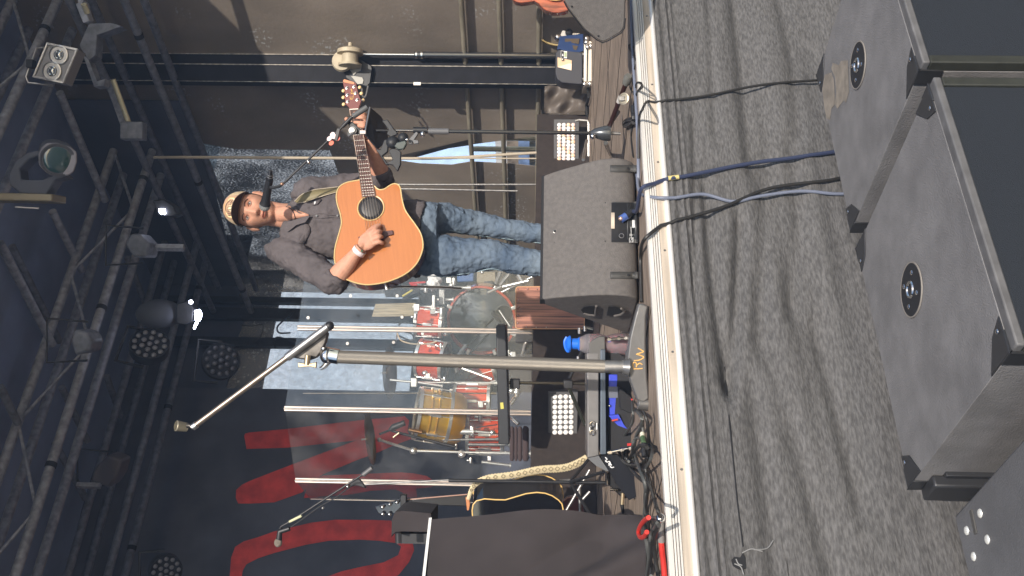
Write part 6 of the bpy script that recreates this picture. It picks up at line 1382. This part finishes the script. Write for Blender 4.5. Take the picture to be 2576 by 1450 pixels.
# head frame
E0 = at(q(22,675,675), YP-.10)         # between the eyes, at the face surface
iu = (-270,-50); L0 = math.hypot(*iu)
hu = (ex*(iu[0]/L0) - ey*(iu[1]/L0))   # up of the head in the picture plane
hu = (hu - (-FH)*hu.dot(-FH)).normalized()
hf = (-FH + rgt*-.06 + hu*-.06).normalized(); hu = (hu-hf*hu.dot(hf)).normalized(); hr = hu.cross(hf)   # hr = viewer right?
if hr.dot(rgt) < 0: hr = -hr
HC = E0 - hf*.085
def g2(x, z, cx, cz, sx, sz): return math.exp(-((x-cx)/sx)**2-((z-cz)/sz)**2)
def headfn(u):
    x, y, z = u.x*.0785, u.y*.098, u.z*(.122 if u.z > 0 else .134)
    t_ = max(0, min(1, (-u.z-.05)/.95)); t_ = t_*t_*(3-2*t_)
    x *= 1-.19*t_ - .10*max(0,u.z)**3
    if u.z < 0: 
        y = y*(1-.10*t_) if y > 0 else y*(1-.45*t_)
        y += .010*t_
    if u.y > 0:
        f = min(1, u.y*1.6)
        zz = z
        if -.056 < zz < .012:
            s_ = (0.012-zz)/.056; hgt = .004+.021*min(1, s_)**1.3
            if zz < -.044: hgt *= max(0, (zz+.056)/.012)
            y += f*hgt*math.exp(-(x/(.009+.006*min(1,s_)))**2)
        y += f*(-.011*(g2(x,zz,.033,.000,.017,.012)+g2(x,zz,-.033,.000,.017,.012)) + .0055*(g2(x,zz,.03,.020,.026,.009)+g2(x,zz,-.03,.020,.026,.009)))
        y += f*(.006*(g2(x,zz,.047,-.030,.018,.02)+g2(x,zz,-.047,-.030,.018,.02)) + .007*g2(x,zz,0,-.068,.02,.006)+.007*g2(x,zz,0,-.080,.018,.006) - .004*g2(x,zz,0,-.0735,.024,.0025) + .010*g2(x,zz,0,-.106,.020,.014) - .003*g2(x,zz,0,-.090,.02,.005))
        y += f*.004*(g2(x,zz,.013,-.044,.006,.006)+g2(x,zz,-.013,-.044,.006,.006))
    return V((x, y, z))
def HP(v): return HC + hr*v.x + hf*v.y + hu*v.z
def headpt(x, z, off=0.0):
    """surface point of the face at head coords x, z (front side)"""
    best = None
    uz = max(-.999, min(.999, z/(.122 if z > 0 else .134))); lo, hi = -1.0, 1.0
    for _ in range(30):
        m_ = (lo+hi)/2; ux = m_*math.sqrt(1-uz*uz); uy = math.sqrt(max(0, 1-uz*uz-ux*ux)); v = headfn(V((ux, uy, uz)))
        if v.x < x: lo = m_
        else: hi = m_
    return HP(V((v.x, v.y+off, z)))
body = MB()
nu, nv = 72, 60; vs = []
for i in range(nv+1):
    t = math.pi*i/nv
    for j in range(nu):
        a = 2*math.pi*j/nu; vs.append(HP(headfn(V((math.sin(t)*math.cos(a), math.sin(t)*math.sin(a), math.cos(t))))))
body.add(vs, [(i*nu+j, (i+1)*nu+j, (i+1)*nu+(j+1)%nu, i*nu+(j+1)%nu) for i in range(nv) for j in range(nu)])
for s_ in (-1, 1):
    ec = HP(V((s_*.085, -.004, -.016)))
    body.ell(ec, .009, .020, .034, (hr*s_*.9+hf*.35).normalized(), (hf-hr*s_*.35).normalized(), hu, 16, 12)
    body.ell(ec+hr*s_*.004, .006, .016, .012, (hr*s_*.9+hf*.35).normalized(), (hf-hr*s_*.5).normalized(), hu, 14, 10)
neck0 = HP(V((0,-.028,-.05))); neck1 = MPt((745, 548), .015)
body.tube([neck0, neck0.lerp(neck1,.5), neck1, MPt((800,552),.02)], [.060,.058,.066,.085], 24)
chestp = [HP(V((0,.0,-.10))), MPt(q(4,790,560),-.055), MPt(q(4,860,570),-.098), MPt(q(4,930,575),-.118), MPt(q(4,965,578),-.118)]
body.tube(chestp, [.035,.038,.020,.010,.004], 16)
# hidden trunk and legs keep it one continuous figure
body.tube([MPt((790,556),.01), MPt((900,572),.01), MPt((1060,600),.01)], [.09,.09,.08], 20)
# left (viewer) arm
def limb(mb, pts, rs, n=18, sub_=4): mb.tube(sp(pts, sub_), spf(rs, sub_), n)
shL = MPt((706,624),-.01); elL = at((842,708), 4.475); wrL = at((897,636), 4.432)
limb(body, [shL, shL.lerp(elL,.5), elL], [.055,.050,.045])
limb(body, [elL, elL.lerp(wrL,.25)+V((0,0,.003)), elL.lerp(wrL,.6), wrL, at((908,624),4.428)], [.046,.047,.038,.027,.026])
shR = MPt((775,484),-.0); elR = at((962,455), 4.77); wrR = at((926,348), 4.66)
limb(body, [shR, shR.lerp(elR,.5), elR], [.055,.048,.043]); limb(body, [elR, elR.lerp(wrR,.3), elR.lerp(wrR,.7), wrR], [.044,.046,.036,.028])
# strumming hand (c23 crop), G-plane offsets
def hs_(x, y, o_): return G(23,x,y,o_)
def fing(mb, pts, rs): 
    pp = sp(pts, 4); rr = spf(rs, 4); mb.tube(pp, rr, 12); mb.ell(pp[-1], rr[-1], rr[-1], rr[-1], nu=12, nv=8); mb.ell(pp[0], rr[0], rr[0], rr[0], nu=12, nv=8)
hand = body
hand.tube(sp([hs_(165,800,.042), hs_(250,720,.038), hs_(330,630,.034), hs_(400,560,.032)], 4), spf([.026,.027,.024,.018], 4), 18, sq=.55, up=None)
hand.ell(hs_(360,590,.045), .042,.018,.050, (hs_(480,690,.045)-hs_(240,500,.045)).normalized(), GN, (hs_(480,470,.045)-hs_(200,760,.045)).normalized(), 20, 14)
fing(hand, [hs_(400,430,.055), hs_(500,340,.055), hs_(580,300,.038), hs_(612,300,.026)], [.0105,.0098,.0088,.0075])
fing(hand, [hs_(450,470,.058), hs_(560,405,.060), hs_(625,395,.042), hs_(610,400,.026)], [.0110,.0104,.0095,.0085])
fing(hand, [hs_(470,560,.056), hs_(580,515,.060), hs_(645,505,.044), hs_(625,515,.026)], [.0110,.0106,.0097,.0085])
fing(hand, [hs_(490,650,.050), hs_(595,622,.054), hs_(668,640,.040), hs_(645,650,.024)], [.0102,.0098,.0090,.0080])
fing(hand, [hs_(280,540,.045), hs_(380,400,.040), hs_(500,300,.028), hs_(600,262,.020), hs_(625,262,.016)], [.014,.0135,.0115,.0098,.0085])
# fretting hand (c21 crop)
def fh(x, y, o_): return G(21,x,y,o_)
hand.tube(sp([wrR, fh(470,1100,-.045), fh(440,1000,-.030), fh(415,930,-.018)], 4), spf([.027,.032,.034,.024], 4), 16)
for yb, yt, xt, xb in ((868,832,262,430),(930,905,285,452),(985,985,262,462),(1050,1048,330,468)):
    fing(hand, [fh(xb,yb,-.028), fh(xb+6,yb-6,.004), fh(xb-55,yt+8,.026), fh(xt+28,yt+4,.022), fh(xt,yt,.014)], [.0105,.0100,.0092,.0082,.0074])
fing(hand, [fh(430,1030,-.035), fh(330,1000,-.036), fh(200,955,-.030), fh(128,935,-.012)], [.0145,.0130,.0118,.0110])
# legs under the jeans
LL = [((1075,648),50),((1115,644),52),((1170,645),46),((1240,642),38),((1302,656),35),((1365,662),33),((1450,664),30),((1548,666),27)]
LR = [((1075,548),46),((1115,549),39),((1200,563),31),((1290,579),26),((1367,590),25),((1450,598),24),((1540,604),22)]
PL = [MPt(p, -.03+.0) for p, _ in LL]; PR = [MPt(p, .13) for p, _ in LR]
limb(body, PL, [h/535*(.5 if i_ < 2 else .76) for i_, (_, h) in enumerate(LL)], 16); limb(body, PR, [h/520*.78 for _, h in LR], 16)
bo_ = body.build('person', skin, None, remesh=.0038, smoothit=1)
bo_['_w'] = [0,0,0]
tag(bo_, 'man in a trucker cap, dark shirt and jeans singing and playing a guitar', 'person')
# face features
tB = bvh(bo_)
brn = mat('brow_brown', (.13,.07,.045), .9, bump=.5, bscale=600)
def strip(pts, w_, nm, m_, off=.0016, n_=8, par_=None, th=.0012):
    P_ = sp([headpt(x, z, off) for x, z in pts], 3); mb = MB(); mb.tube(P_, [w_*(.5+.5*math.sin(math.pi*(i+.8)/(len(P_)+.6))) for i in range(len(P_))], n_, sq=.4, up=hu); return mb.build(nm, m_, par_ or bo_)
for s_ in (-1, 1):
    strip([(s_*.016,.017),(s_*.028,.0215),(s_*.042,.0205),(s_*.053,.014)], .0042, 'eyebrow', brn)
    e_ = headpt(s_*.033, .0, -.006)
    ey_ = MB().ell(e_, .0125,.0125,.0125, hr, hf, hu, 20, 14).build('eye', mat('eye_white', (.36,.30,.27), .4), bo_)
    MB().ell(e_+hf*.0085-hr*.0005, .0058,.0045,.0058, hr, hf, hu, 14, 8).build('iris', mat('iris', (.06,.05,.04), .4), ey_)
    MB().ell(e_+hf*.0122-hr*.0005, .0026,.001,.0026, hr, hf, hu, 12, 6).build('pupil', blackm, ey_)
    strip([(s_*.019,.002),(s_*.027,.0075),(s_*.036,.0078),(s_*.047,.001)], .0030, 'eyelid', mat('lid', (.50,.23,.15), .5), .004)
    strip([(s_*.020,-.0035),(s_*.028,-.0075),(s_*.037,-.0075),(s_*.046,-.002)], .0018, 'eyelid', mat('lid2', (.48,.22,.15), .5), .0025)
    MB().ell(headpt(s_*.0085, -.052, -.0008), .0035,.002,.0026, hr, hf, hu, 10, 8).build('nostril', mat('nostril', (.10,.03,.02), .8), bo_)
lipm = mat('lips', (.50,.17,.13), .4)
strip([(-.024,-.0715),(-.012,-.0685),(0,-.070),(.012,-.0685),(.024,-.0715)], .0042, 'upper_lip', lipm, .001)
strip([(-.023,-.0745),(-.011,-.079),(0,-.080),(.011,-.079),(.023,-.0745)], .0048, 'lower_lip', lipm, .001)
strip([(-.024,-.0735),(0,-.0745),(.024,-.0735)], .0012, 'mouth_line', mat('mouthline', (.12,.03,.03), .7), .0045)
# stubble shell over jaw
stb = bpy.data.materials.new('stubble'); stb.use_nodes = True; n = stb.node_tree; b = n.nodes['Principled BSDF']; b.inputs['Base Color'].default_value = (.10,.06,.045,1); b.inputs['Roughness'].default_value = .9
trn = n.nodes.new('ShaderNodeBsdfTransparent'); mx = n.nodes.new('ShaderNodeMixShader'); tn = n.nodes.new('ShaderNodeTexNoise'); tn.inputs['Scale'].default_value = 420; tn.inputs['Detail'].default_value = 3
mr = n.nodes.new('ShaderNodeMapRange'); mr.inputs[1].default_value = .42; mr.inputs[2].default_value = .75; mr.inputs[3].default_value = .0; mr.inputs[4].default_value = .36
tcx = n.nodes.new('ShaderNodeTexCoord'); n.links.new(tcx.outputs['Object'], tn.inputs['Vector']); n.links.new(tn.outputs[0], mr.inputs[0]); n.links.new(mr.outputs[0], mx.inputs[0]); n.links.new(trn.outputs[0], mx.inputs[1]); n.links.new(b.outputs[0], mx.inputs[2]); n.links.new(mx.outputs[0], n.nodes['Material Output'].inputs[0])
mb = MB(); nA, nB_ = 60, 30; vs = []; 
for i in range(nB_+1):
    for j in range(nA+1):
        a = math.pi*(j/nA); t = math.pi*(.60+.33*i/nB_)
        u = V((math.sin(t)*math.cos(a), math.sin(t)*math.sin(a), math.cos(t))); v = headfn(u); vs.append((HP(v*1.0+V((u.x*.0022, u.y*.0022, u.z*.0022))), v))
fs = []
for i in range(nB_):
    for j in range(nA):
        c_ = vs[i*(nA+1)+j][1]; x_, z_ = abs(c_.x), c_.z
        lim = -.056 + .22*max(0, x_-.040)
        if z_ < lim and not (x_ < .026 and -.083 < z_ < -.064): fs.append((i*(nA+1)+j, (i+1)*(nA+1)+j, (i+1)*(nA+1)+j+1, i*(nA+1)+j+1))
mb.add([p for p, _ in vs], fs); mb.build('stubble', stb, bo_)
# short hair at the sides and back
mb = MB(); nA = 60; vs = []; 
for i in range(21):
    for j in range(nA+1):
        a = math.pi*(.93+1.14*j/nA); t = math.pi*(.10+.52*i/20)
        u = V((math.sin(t)*math.cos(a), math.sin(t)*math.sin(a), math.cos(t))); vs.append(HP(headfn(u)+u*.004))
mb.add(vs, [(i*(nA+1)+j, (i+1)*(nA+1)+j, (i+1)*(nA+1)+j+1, i*(nA+1)+j+1) for i in range(20) for j in range(nA)])
mb.build('hair', mat('hair_dark', (.045,.028,.02), .8, bump=.6, bscale=400), bo_, solid=.002)
# cap
capm = mat('cap_tan', (.48,.30,.19), .8, bump=.25, bscale=500); capl = mat('cap_mesh', (.62,.48,.30), .85, bump=.5, bscale=700); cdk = mat('cap_brim', (.05,.028,.028), .8)
cR = (.0835, .108, .092); CZ = .040
def cappt(a, t, off=0.0):   # a around (pi/2 = front), t 0 base..1 top
    e_ = t*math.pi/2; r_ = math.cos(e_)**.72
    return HP(V((math.cos(a)*r_*(cR[0]+off), math.sin(a)*r_*(cR[1]+off)-.003, CZ+math.sin(e_)*(cR[2]+off))))
cp = MB(); cp.grid(lambda u, v: cappt(u*2*math.pi, v), 64, 20)
cp = cp.build('cap', capl, bo_, solid=.002)
mb = MB(); mb.grid(lambda u, v: cappt(R(42)+R(96)*u, v*.93, .0015), 30, 18); mb.build('front_panel', capm, cp)
mb = MB(); mb.tube([cappt(R(42)+R(96)*i/30, 0.02, .003) for i in range(31)], .0035, 8); mb.build('brim_seam', cdk, cp)
def brimf(u, v):
    a = R(12)+R(156)*u; base = cappt(a, 0, .001); l = .056*math.sin(math.pi*u)**.5
    p = base + hf*(v*l) + hu*(v*l*.34) - hu*(.013*(abs(u-.5)*2)**2*v)
    return p
mb = MB(); mb.grid(brimf, 40, 10); mb.build('brim', cdk, cp, solid=.003)
mb = MB(); mb.tube([cappt(R(90), .97, 0), cappt(R(90), .99, .003)], .006, 10); mb.build('top_button', capl, cp)
# front badge with curved lettering
tC = bvh(cp)
bdg = [(215,560),(290,460),(320,425),(405,430),(415,470),(395,620),(378,800),(355,815),(290,800),(245,740),(212,620)]
P0 = [hit(tC, q(22,x,y), .0065, 4.6) for x,y in bdg]
c0 = sum(P0, V())/len(P0); mb = MB()
ctr = hit(tC, q(22,320,620), .0085, 4.6)
mb.add([ctr]+P0, [(0, i+1, (i+1)%len(P0)+1) for i in range(len(P0))]); bd_ = mb.build('badge', mat('badge_cream', (.85,.68,.42), .7), cp)
mb = MB()
strok = [((240,690),(232,600),(262,530),(330,470)), ((262,700),(300,690)), ((275,735),(335,720)), ((285,770),(340,755)), ((262,665),(340,650)), ((270,640),(275,610),(310,600)), ((290,600),(360,590)), ((285,570),(345,560)), ((320,540),(370,470)), ((345,700),(350,780)), ((365,520),(385,600))]
for st_ in strok: mb.tube([hit(tC, q(22,x,y), .0100, 4.6) for x,y in st_], .0013, 5)
mb.build('badge_lettering', mat('badge_dark', (.12,.07,.05), .8), bd_)
mb = MB(); mb.tube([hit(tC, q(22,x,y), .008, 4.6) for x,y in bdg+[bdg[0]]], .0011, 5); mb.build('badge_border', mat('badge_gold', (.75,.45,.15), .6), bd_)
# necklace cord
mb = MB(); mb.tube(sp([hit(tB, q(22,x,y), .003) for x,y in ((1400,600),(1450,612),(1520,670),(1555,740),(1575,820),(1560,850))]), .0022, 6); mb.build('necklace', mat('cord_dark', (.05,.03,.025), .7), bo_)

# ---------- clothes
def dispmod(o, sc_, st_, seed=0):
    t = bpy.data.textures.new('folds%d' % seed, 'CLOUDS'); t.noise_scale = sc_; t.noise_depth = 2
    m_ = o.modifiers.new('d', 'DISPLACE'); m_.texture = t; m_.strength = st_; m_.mid_level = .5
shm = mat('shirt_cloth', (.096,.082,.084), .9, var=.16, scale=14, bump=.5, bscale=26, detail=4)
sb_ = MB()
def sect(mb, secs, n=28, sub_=5):
    """secs: (centre px, half width px, depth m, side-dir px, dy)"""
    C_ = sp([MPt(s[0], s[4]) for s in secs], sub_); W_ = spf([s[1]/530 for s in secs], sub_); D_ = spf([s[2] for s in secs], sub_); A_ = spf([s[3] for s in secs], sub_)
    vs = []
    for c, w_, d_, a_ in zip(C_, W_, D_, A_):
        sd = (rgt*math.cos(R(a_)) + Z_*math.sin(R(a_)))
        for j in range(n):
            t = 2*math.pi*j/n; k = 2.6
            cx_, sy_ = math.cos(t), math.sin(t); ln_ = (abs(cx_)**k+abs(sy_)**k)**(1/k)
            vs.append(c+sd*(w_*cx_/ln_)+FH*(d_*sy_/ln_))
    m_ = len(C_); mb.add(vs, [(i*n+j, i*n+(j+1)%n, (i+1)*n+(j+1)%n, (i+1)*n+j) for i in range(m_-1) for j in range(n)]+[tuple(range(n))[::-1], tuple(range((m_-1)*n, m_*n))])
sect(sb_, [((722,548),46,.062,-20,.012),((745,552),74,.085,-24,.005),((790,556),92,.108,-22,0),((860,566),92,.118,-14,0),((940,580),88,.116,-8,0),((1010,592),90,.116,-4,0),((1062,604),99,.125,-6,0)])
limb(sb_, [MPt((700,612),.0), shL+V((0,0,.0)), shL.lerp(elL,.35), shL.lerp(elL,.7), elL+Z_*.004, elL.lerp(wrL,.10)], [.060,.072,.071,.066,.064,.058], 20)
limb(sb_, [MPt((768,500),.0), shR, shR.lerp(elR,.35), shR.lerp(elR,.7), elR, elR.lerp(wrR,.14)], [.060,.070,.062,.058,.056,.053], 20)
so_ = sb_.build('shirt', shm, bo_, remesh=.006, smoothit=3); dispmod(so_, .055, .022, 1); dispmod(so_, .018, .007, 3)
# rolled cuffs
mb = MB(); a_, b2 = elL.lerp(wrL,.05), elL.lerp(wrL,.20); mb.tube([a_, a_.lerp(b2,.3), b2], [.060,.062,.058], 24); mb.build('cuff', shm, so_, bevel=.004)
mb = MB(); a_, b2 = elR.lerp(wrR,.06), elR.lerp(wrR,.22); mb.tube([a_, a_.lerp(b2,.3), b2], [.056,.058,.054], 24); mb.build('cuff', shm, so_, bevel=.004)
tS = bvh(so_)
def patch(poly, k, nm, m_, off, par_, th=.0):
    P_ = [hit(tS, q(k,x,y), off) for x,y in poly]; c = sum([V(q(k,x,y)).to_3d() for x,y in poly], V())/len(poly)
    ctr = hit(tS, (c.x, c.y), off+.001); mb = MB(); mb.add([ctr]+P_, [(0,i+1,(i+1)%len(P_)+1) for i in range(len(P_))]); return mb.build(nm, m_, par_, solid=.003)
shm2 = mat('shirt_flap', (.10,.085,.087), .9, bump=.5, bscale=60)
patch(((920,655),(955,655),(972,690),(970,735),(945,780),(920,830),(870,826),(885,790),(915,740)), 4, 'pocket_flap', shm2, .006, so_)
patch(((1000,455),(1040,432),(1058,425),(1075,440),(1040,480),(1005,490),(985,488)), 4, 'pocket_flap', shm2, .006, so_)
patch(((1012,455),(1025,452),(1022,472),(1008,482)), 4, 'white_tag', wht, .009, so_)
# collar flaps and button band
colm = mat('collar_cloth', (.10,.086,.088), .9, bump=.4, bscale=60)
def flap(poly, k, d_, nm, m_, par_, th=.006): 
    return MB().prism([at(q(k,x,y), YP+dd) for (x,y), dd in zip(poly, d_)], FH*th).build(nm, m_, par_, bevel=.002)
flap(((752,500),(790,462),(838,470),(868,545),(905,560),(870,560),(820,520)), 4, (-.05,-.03,-.05,-.115,-.126,-.128,-.105), 'collar', colm, so_)
flap(((735,665),(760,640),(810,625),(900,592),(972,578),(930,640),(850,665),(775,722),(745,745)), 4, (-.03,-.075,-.10,-.122,-.134,-.134,-.118,-.09,-.05), 'collar', colm, so_)
mb = MB(); mb.tube(sp([hit(tS, q(4,x,y), .003) for x,y in ((975,580),(1040,600),(1100,598),(1170,592),(1235,600))]), .0028, 6); mb.build('button_band_seam', colm, so_)
mb = MB(); mb.tube(sp([hit(tS, q(4,x,y), .003) for x,y in ((985,575),(1060,560),(1130,570),(1225,575))]), .0024, 6); mb.build('button_band_seam', colm, so_)
for x,y in ((1030,580),(1215,580),(950,735)):
    MB().lathe(hit(tS, q(4,x,y), .006), -FH, [(0,.005),(.002,.005)], 12).build('button', greyp, so_)
# strap over the shoulder
stm = mat('strap_olive', (.20,.165,.085), .6); ste = mat('strap_stitch', (.5,.43,.33), .7)
up_ = [(835,452),(900,392),(1000,352),(1100,338),(1240,322)]; dn_ = [(860,470),(930,458),(1010,430),(1110,398),(1230,365)]
hu_ = [hit(tS, q(4,x,y), .010, 4.62) for x,y in up_]; hd_ = [hit(tS, q(4,x,y), .010, 4.62) for x,y in dn_]
U_, D_ = sp(hu_, 4), sp(hd_, 4); mb = MB(); vs = [p for ab in zip(U_, D_) for p in ab]
back = [MPt(q(4,800,470), .05), MPt(q(4,815,480), .05)]; vs = back+vs
mb.add(vs, [(2*i,2*i+1,2*i+3,2*i+2) for i in range(len(vs)//2-1)]); gs_ = thing('guitar_strap', 'olive guitar strap with pale stitched edges over the singer shoulder', 'strap', tuple(hu_[2]))
mb.build('band', stm, gs_, solid=.003)
for P_ in (U_, D_): MB().tube([p-FH*.002 for p in P_], .0018, 5).build('stitched_edge', ste, gs_)
# jeans
jm_ = mat('denim', (.068,.102,.155), .85, var=.0, scale=4, col2=(.165,.21,.26), bump=.6, bscale=35, detail=8, stretch=(1,1,1.6))
jb = MB()
sect(jb, [((1040,602),84,.108,-4,.01),((1075,602),92,.115,-4,.01),((1105,600),90,.112,0,.02)])
limb(jb, [MPt((1090,640),.0)]+PL[1:], [.085]+[h/535 for _, h in LL][1:], 22); limb(jb, [MPt((1085,552),.03), MPt((1115,549),.07)]+PR[2:], [.075,.072]+[h/520 for _, h in LR][2:], 22)
jo = jb.build('jeans', jm_, bo_, remesh=.006, smoothit=3); dispmod(jo, .05, .022, 2); dispmod(jo, .02, .009, 4)
tJ = bvh(jo)
thr = mat('denim_seam', (.30,.40,.45), .9)
mb = MB(); mb.tube(sp([hit(tJ, p, .002, 4.72) for p in ((1075,694),(1115,696),(1160,690),(1200,684),(1240,677),(1300,690),(1360,693))]), .0022, 6); mb.build('side_seam', thr, jo)
mb = MB(); mb.tube(sp([hit(tJ, p, .002, 4.85) for p in ((1130,580),(1200,592),(1280,602),(1360,612))]), .0020, 6); mb.build('inner_seam', thr, jo)
for p, h_ in ((PL[-1], 0), (PR[-1], .0)):
    c = V((p.x, p.y, .05)); MB().ell(c-FH*.05, .055,.14,.06, rgt, FH, Z_, 20, 12).build('boot', mat('boot_brown', (.07,.04,.03), .5), bo_)
# wristband
wa, wb2 = G(23,120,690,.045), G(23,215,905,.045)
ca = at(q(23,165,812), 4.432); dirw = (wrL-elL).normalized()
wbm = mat('paper_band', (.85,.72,.72), .6)
o = MB().tube([ca-dirw*.011, ca+dirw*.011], .0315, 28, caps=False).build('wristband', wbm, bo_, solid=.0008)
MB().obox(ca+V((0,0,-.018))-FH*.029, dirw*.004, dirw.cross(FH)*.005, FH*.002).build('printed_mark', mat('band_mark', (.03,.08,.04), .6), o)
# thin blue air around everything, added to imitate the lens flare veil
hz = bpy.data.materials.new('flare_veil_air'); hz.use_nodes = True; n = hz.node_tree; n.nodes.remove(n.nodes['Principled BSDF'])
pv = n.nodes.new('ShaderNodeVolumePrincipled'); pv.inputs['Color'].default_value = (.42,.62,1,1); pv.inputs['Density'].default_value = .0055; pv.inputs['Anisotropy'].default_value = .0
n.links.new(pv.outputs[0], n.nodes['Material Output'].inputs['Volume'])
tag(MB().box(-40, 45, -30, 40, ZG-1, 13).build('haze', hz, smooth=False), kind='stuff')
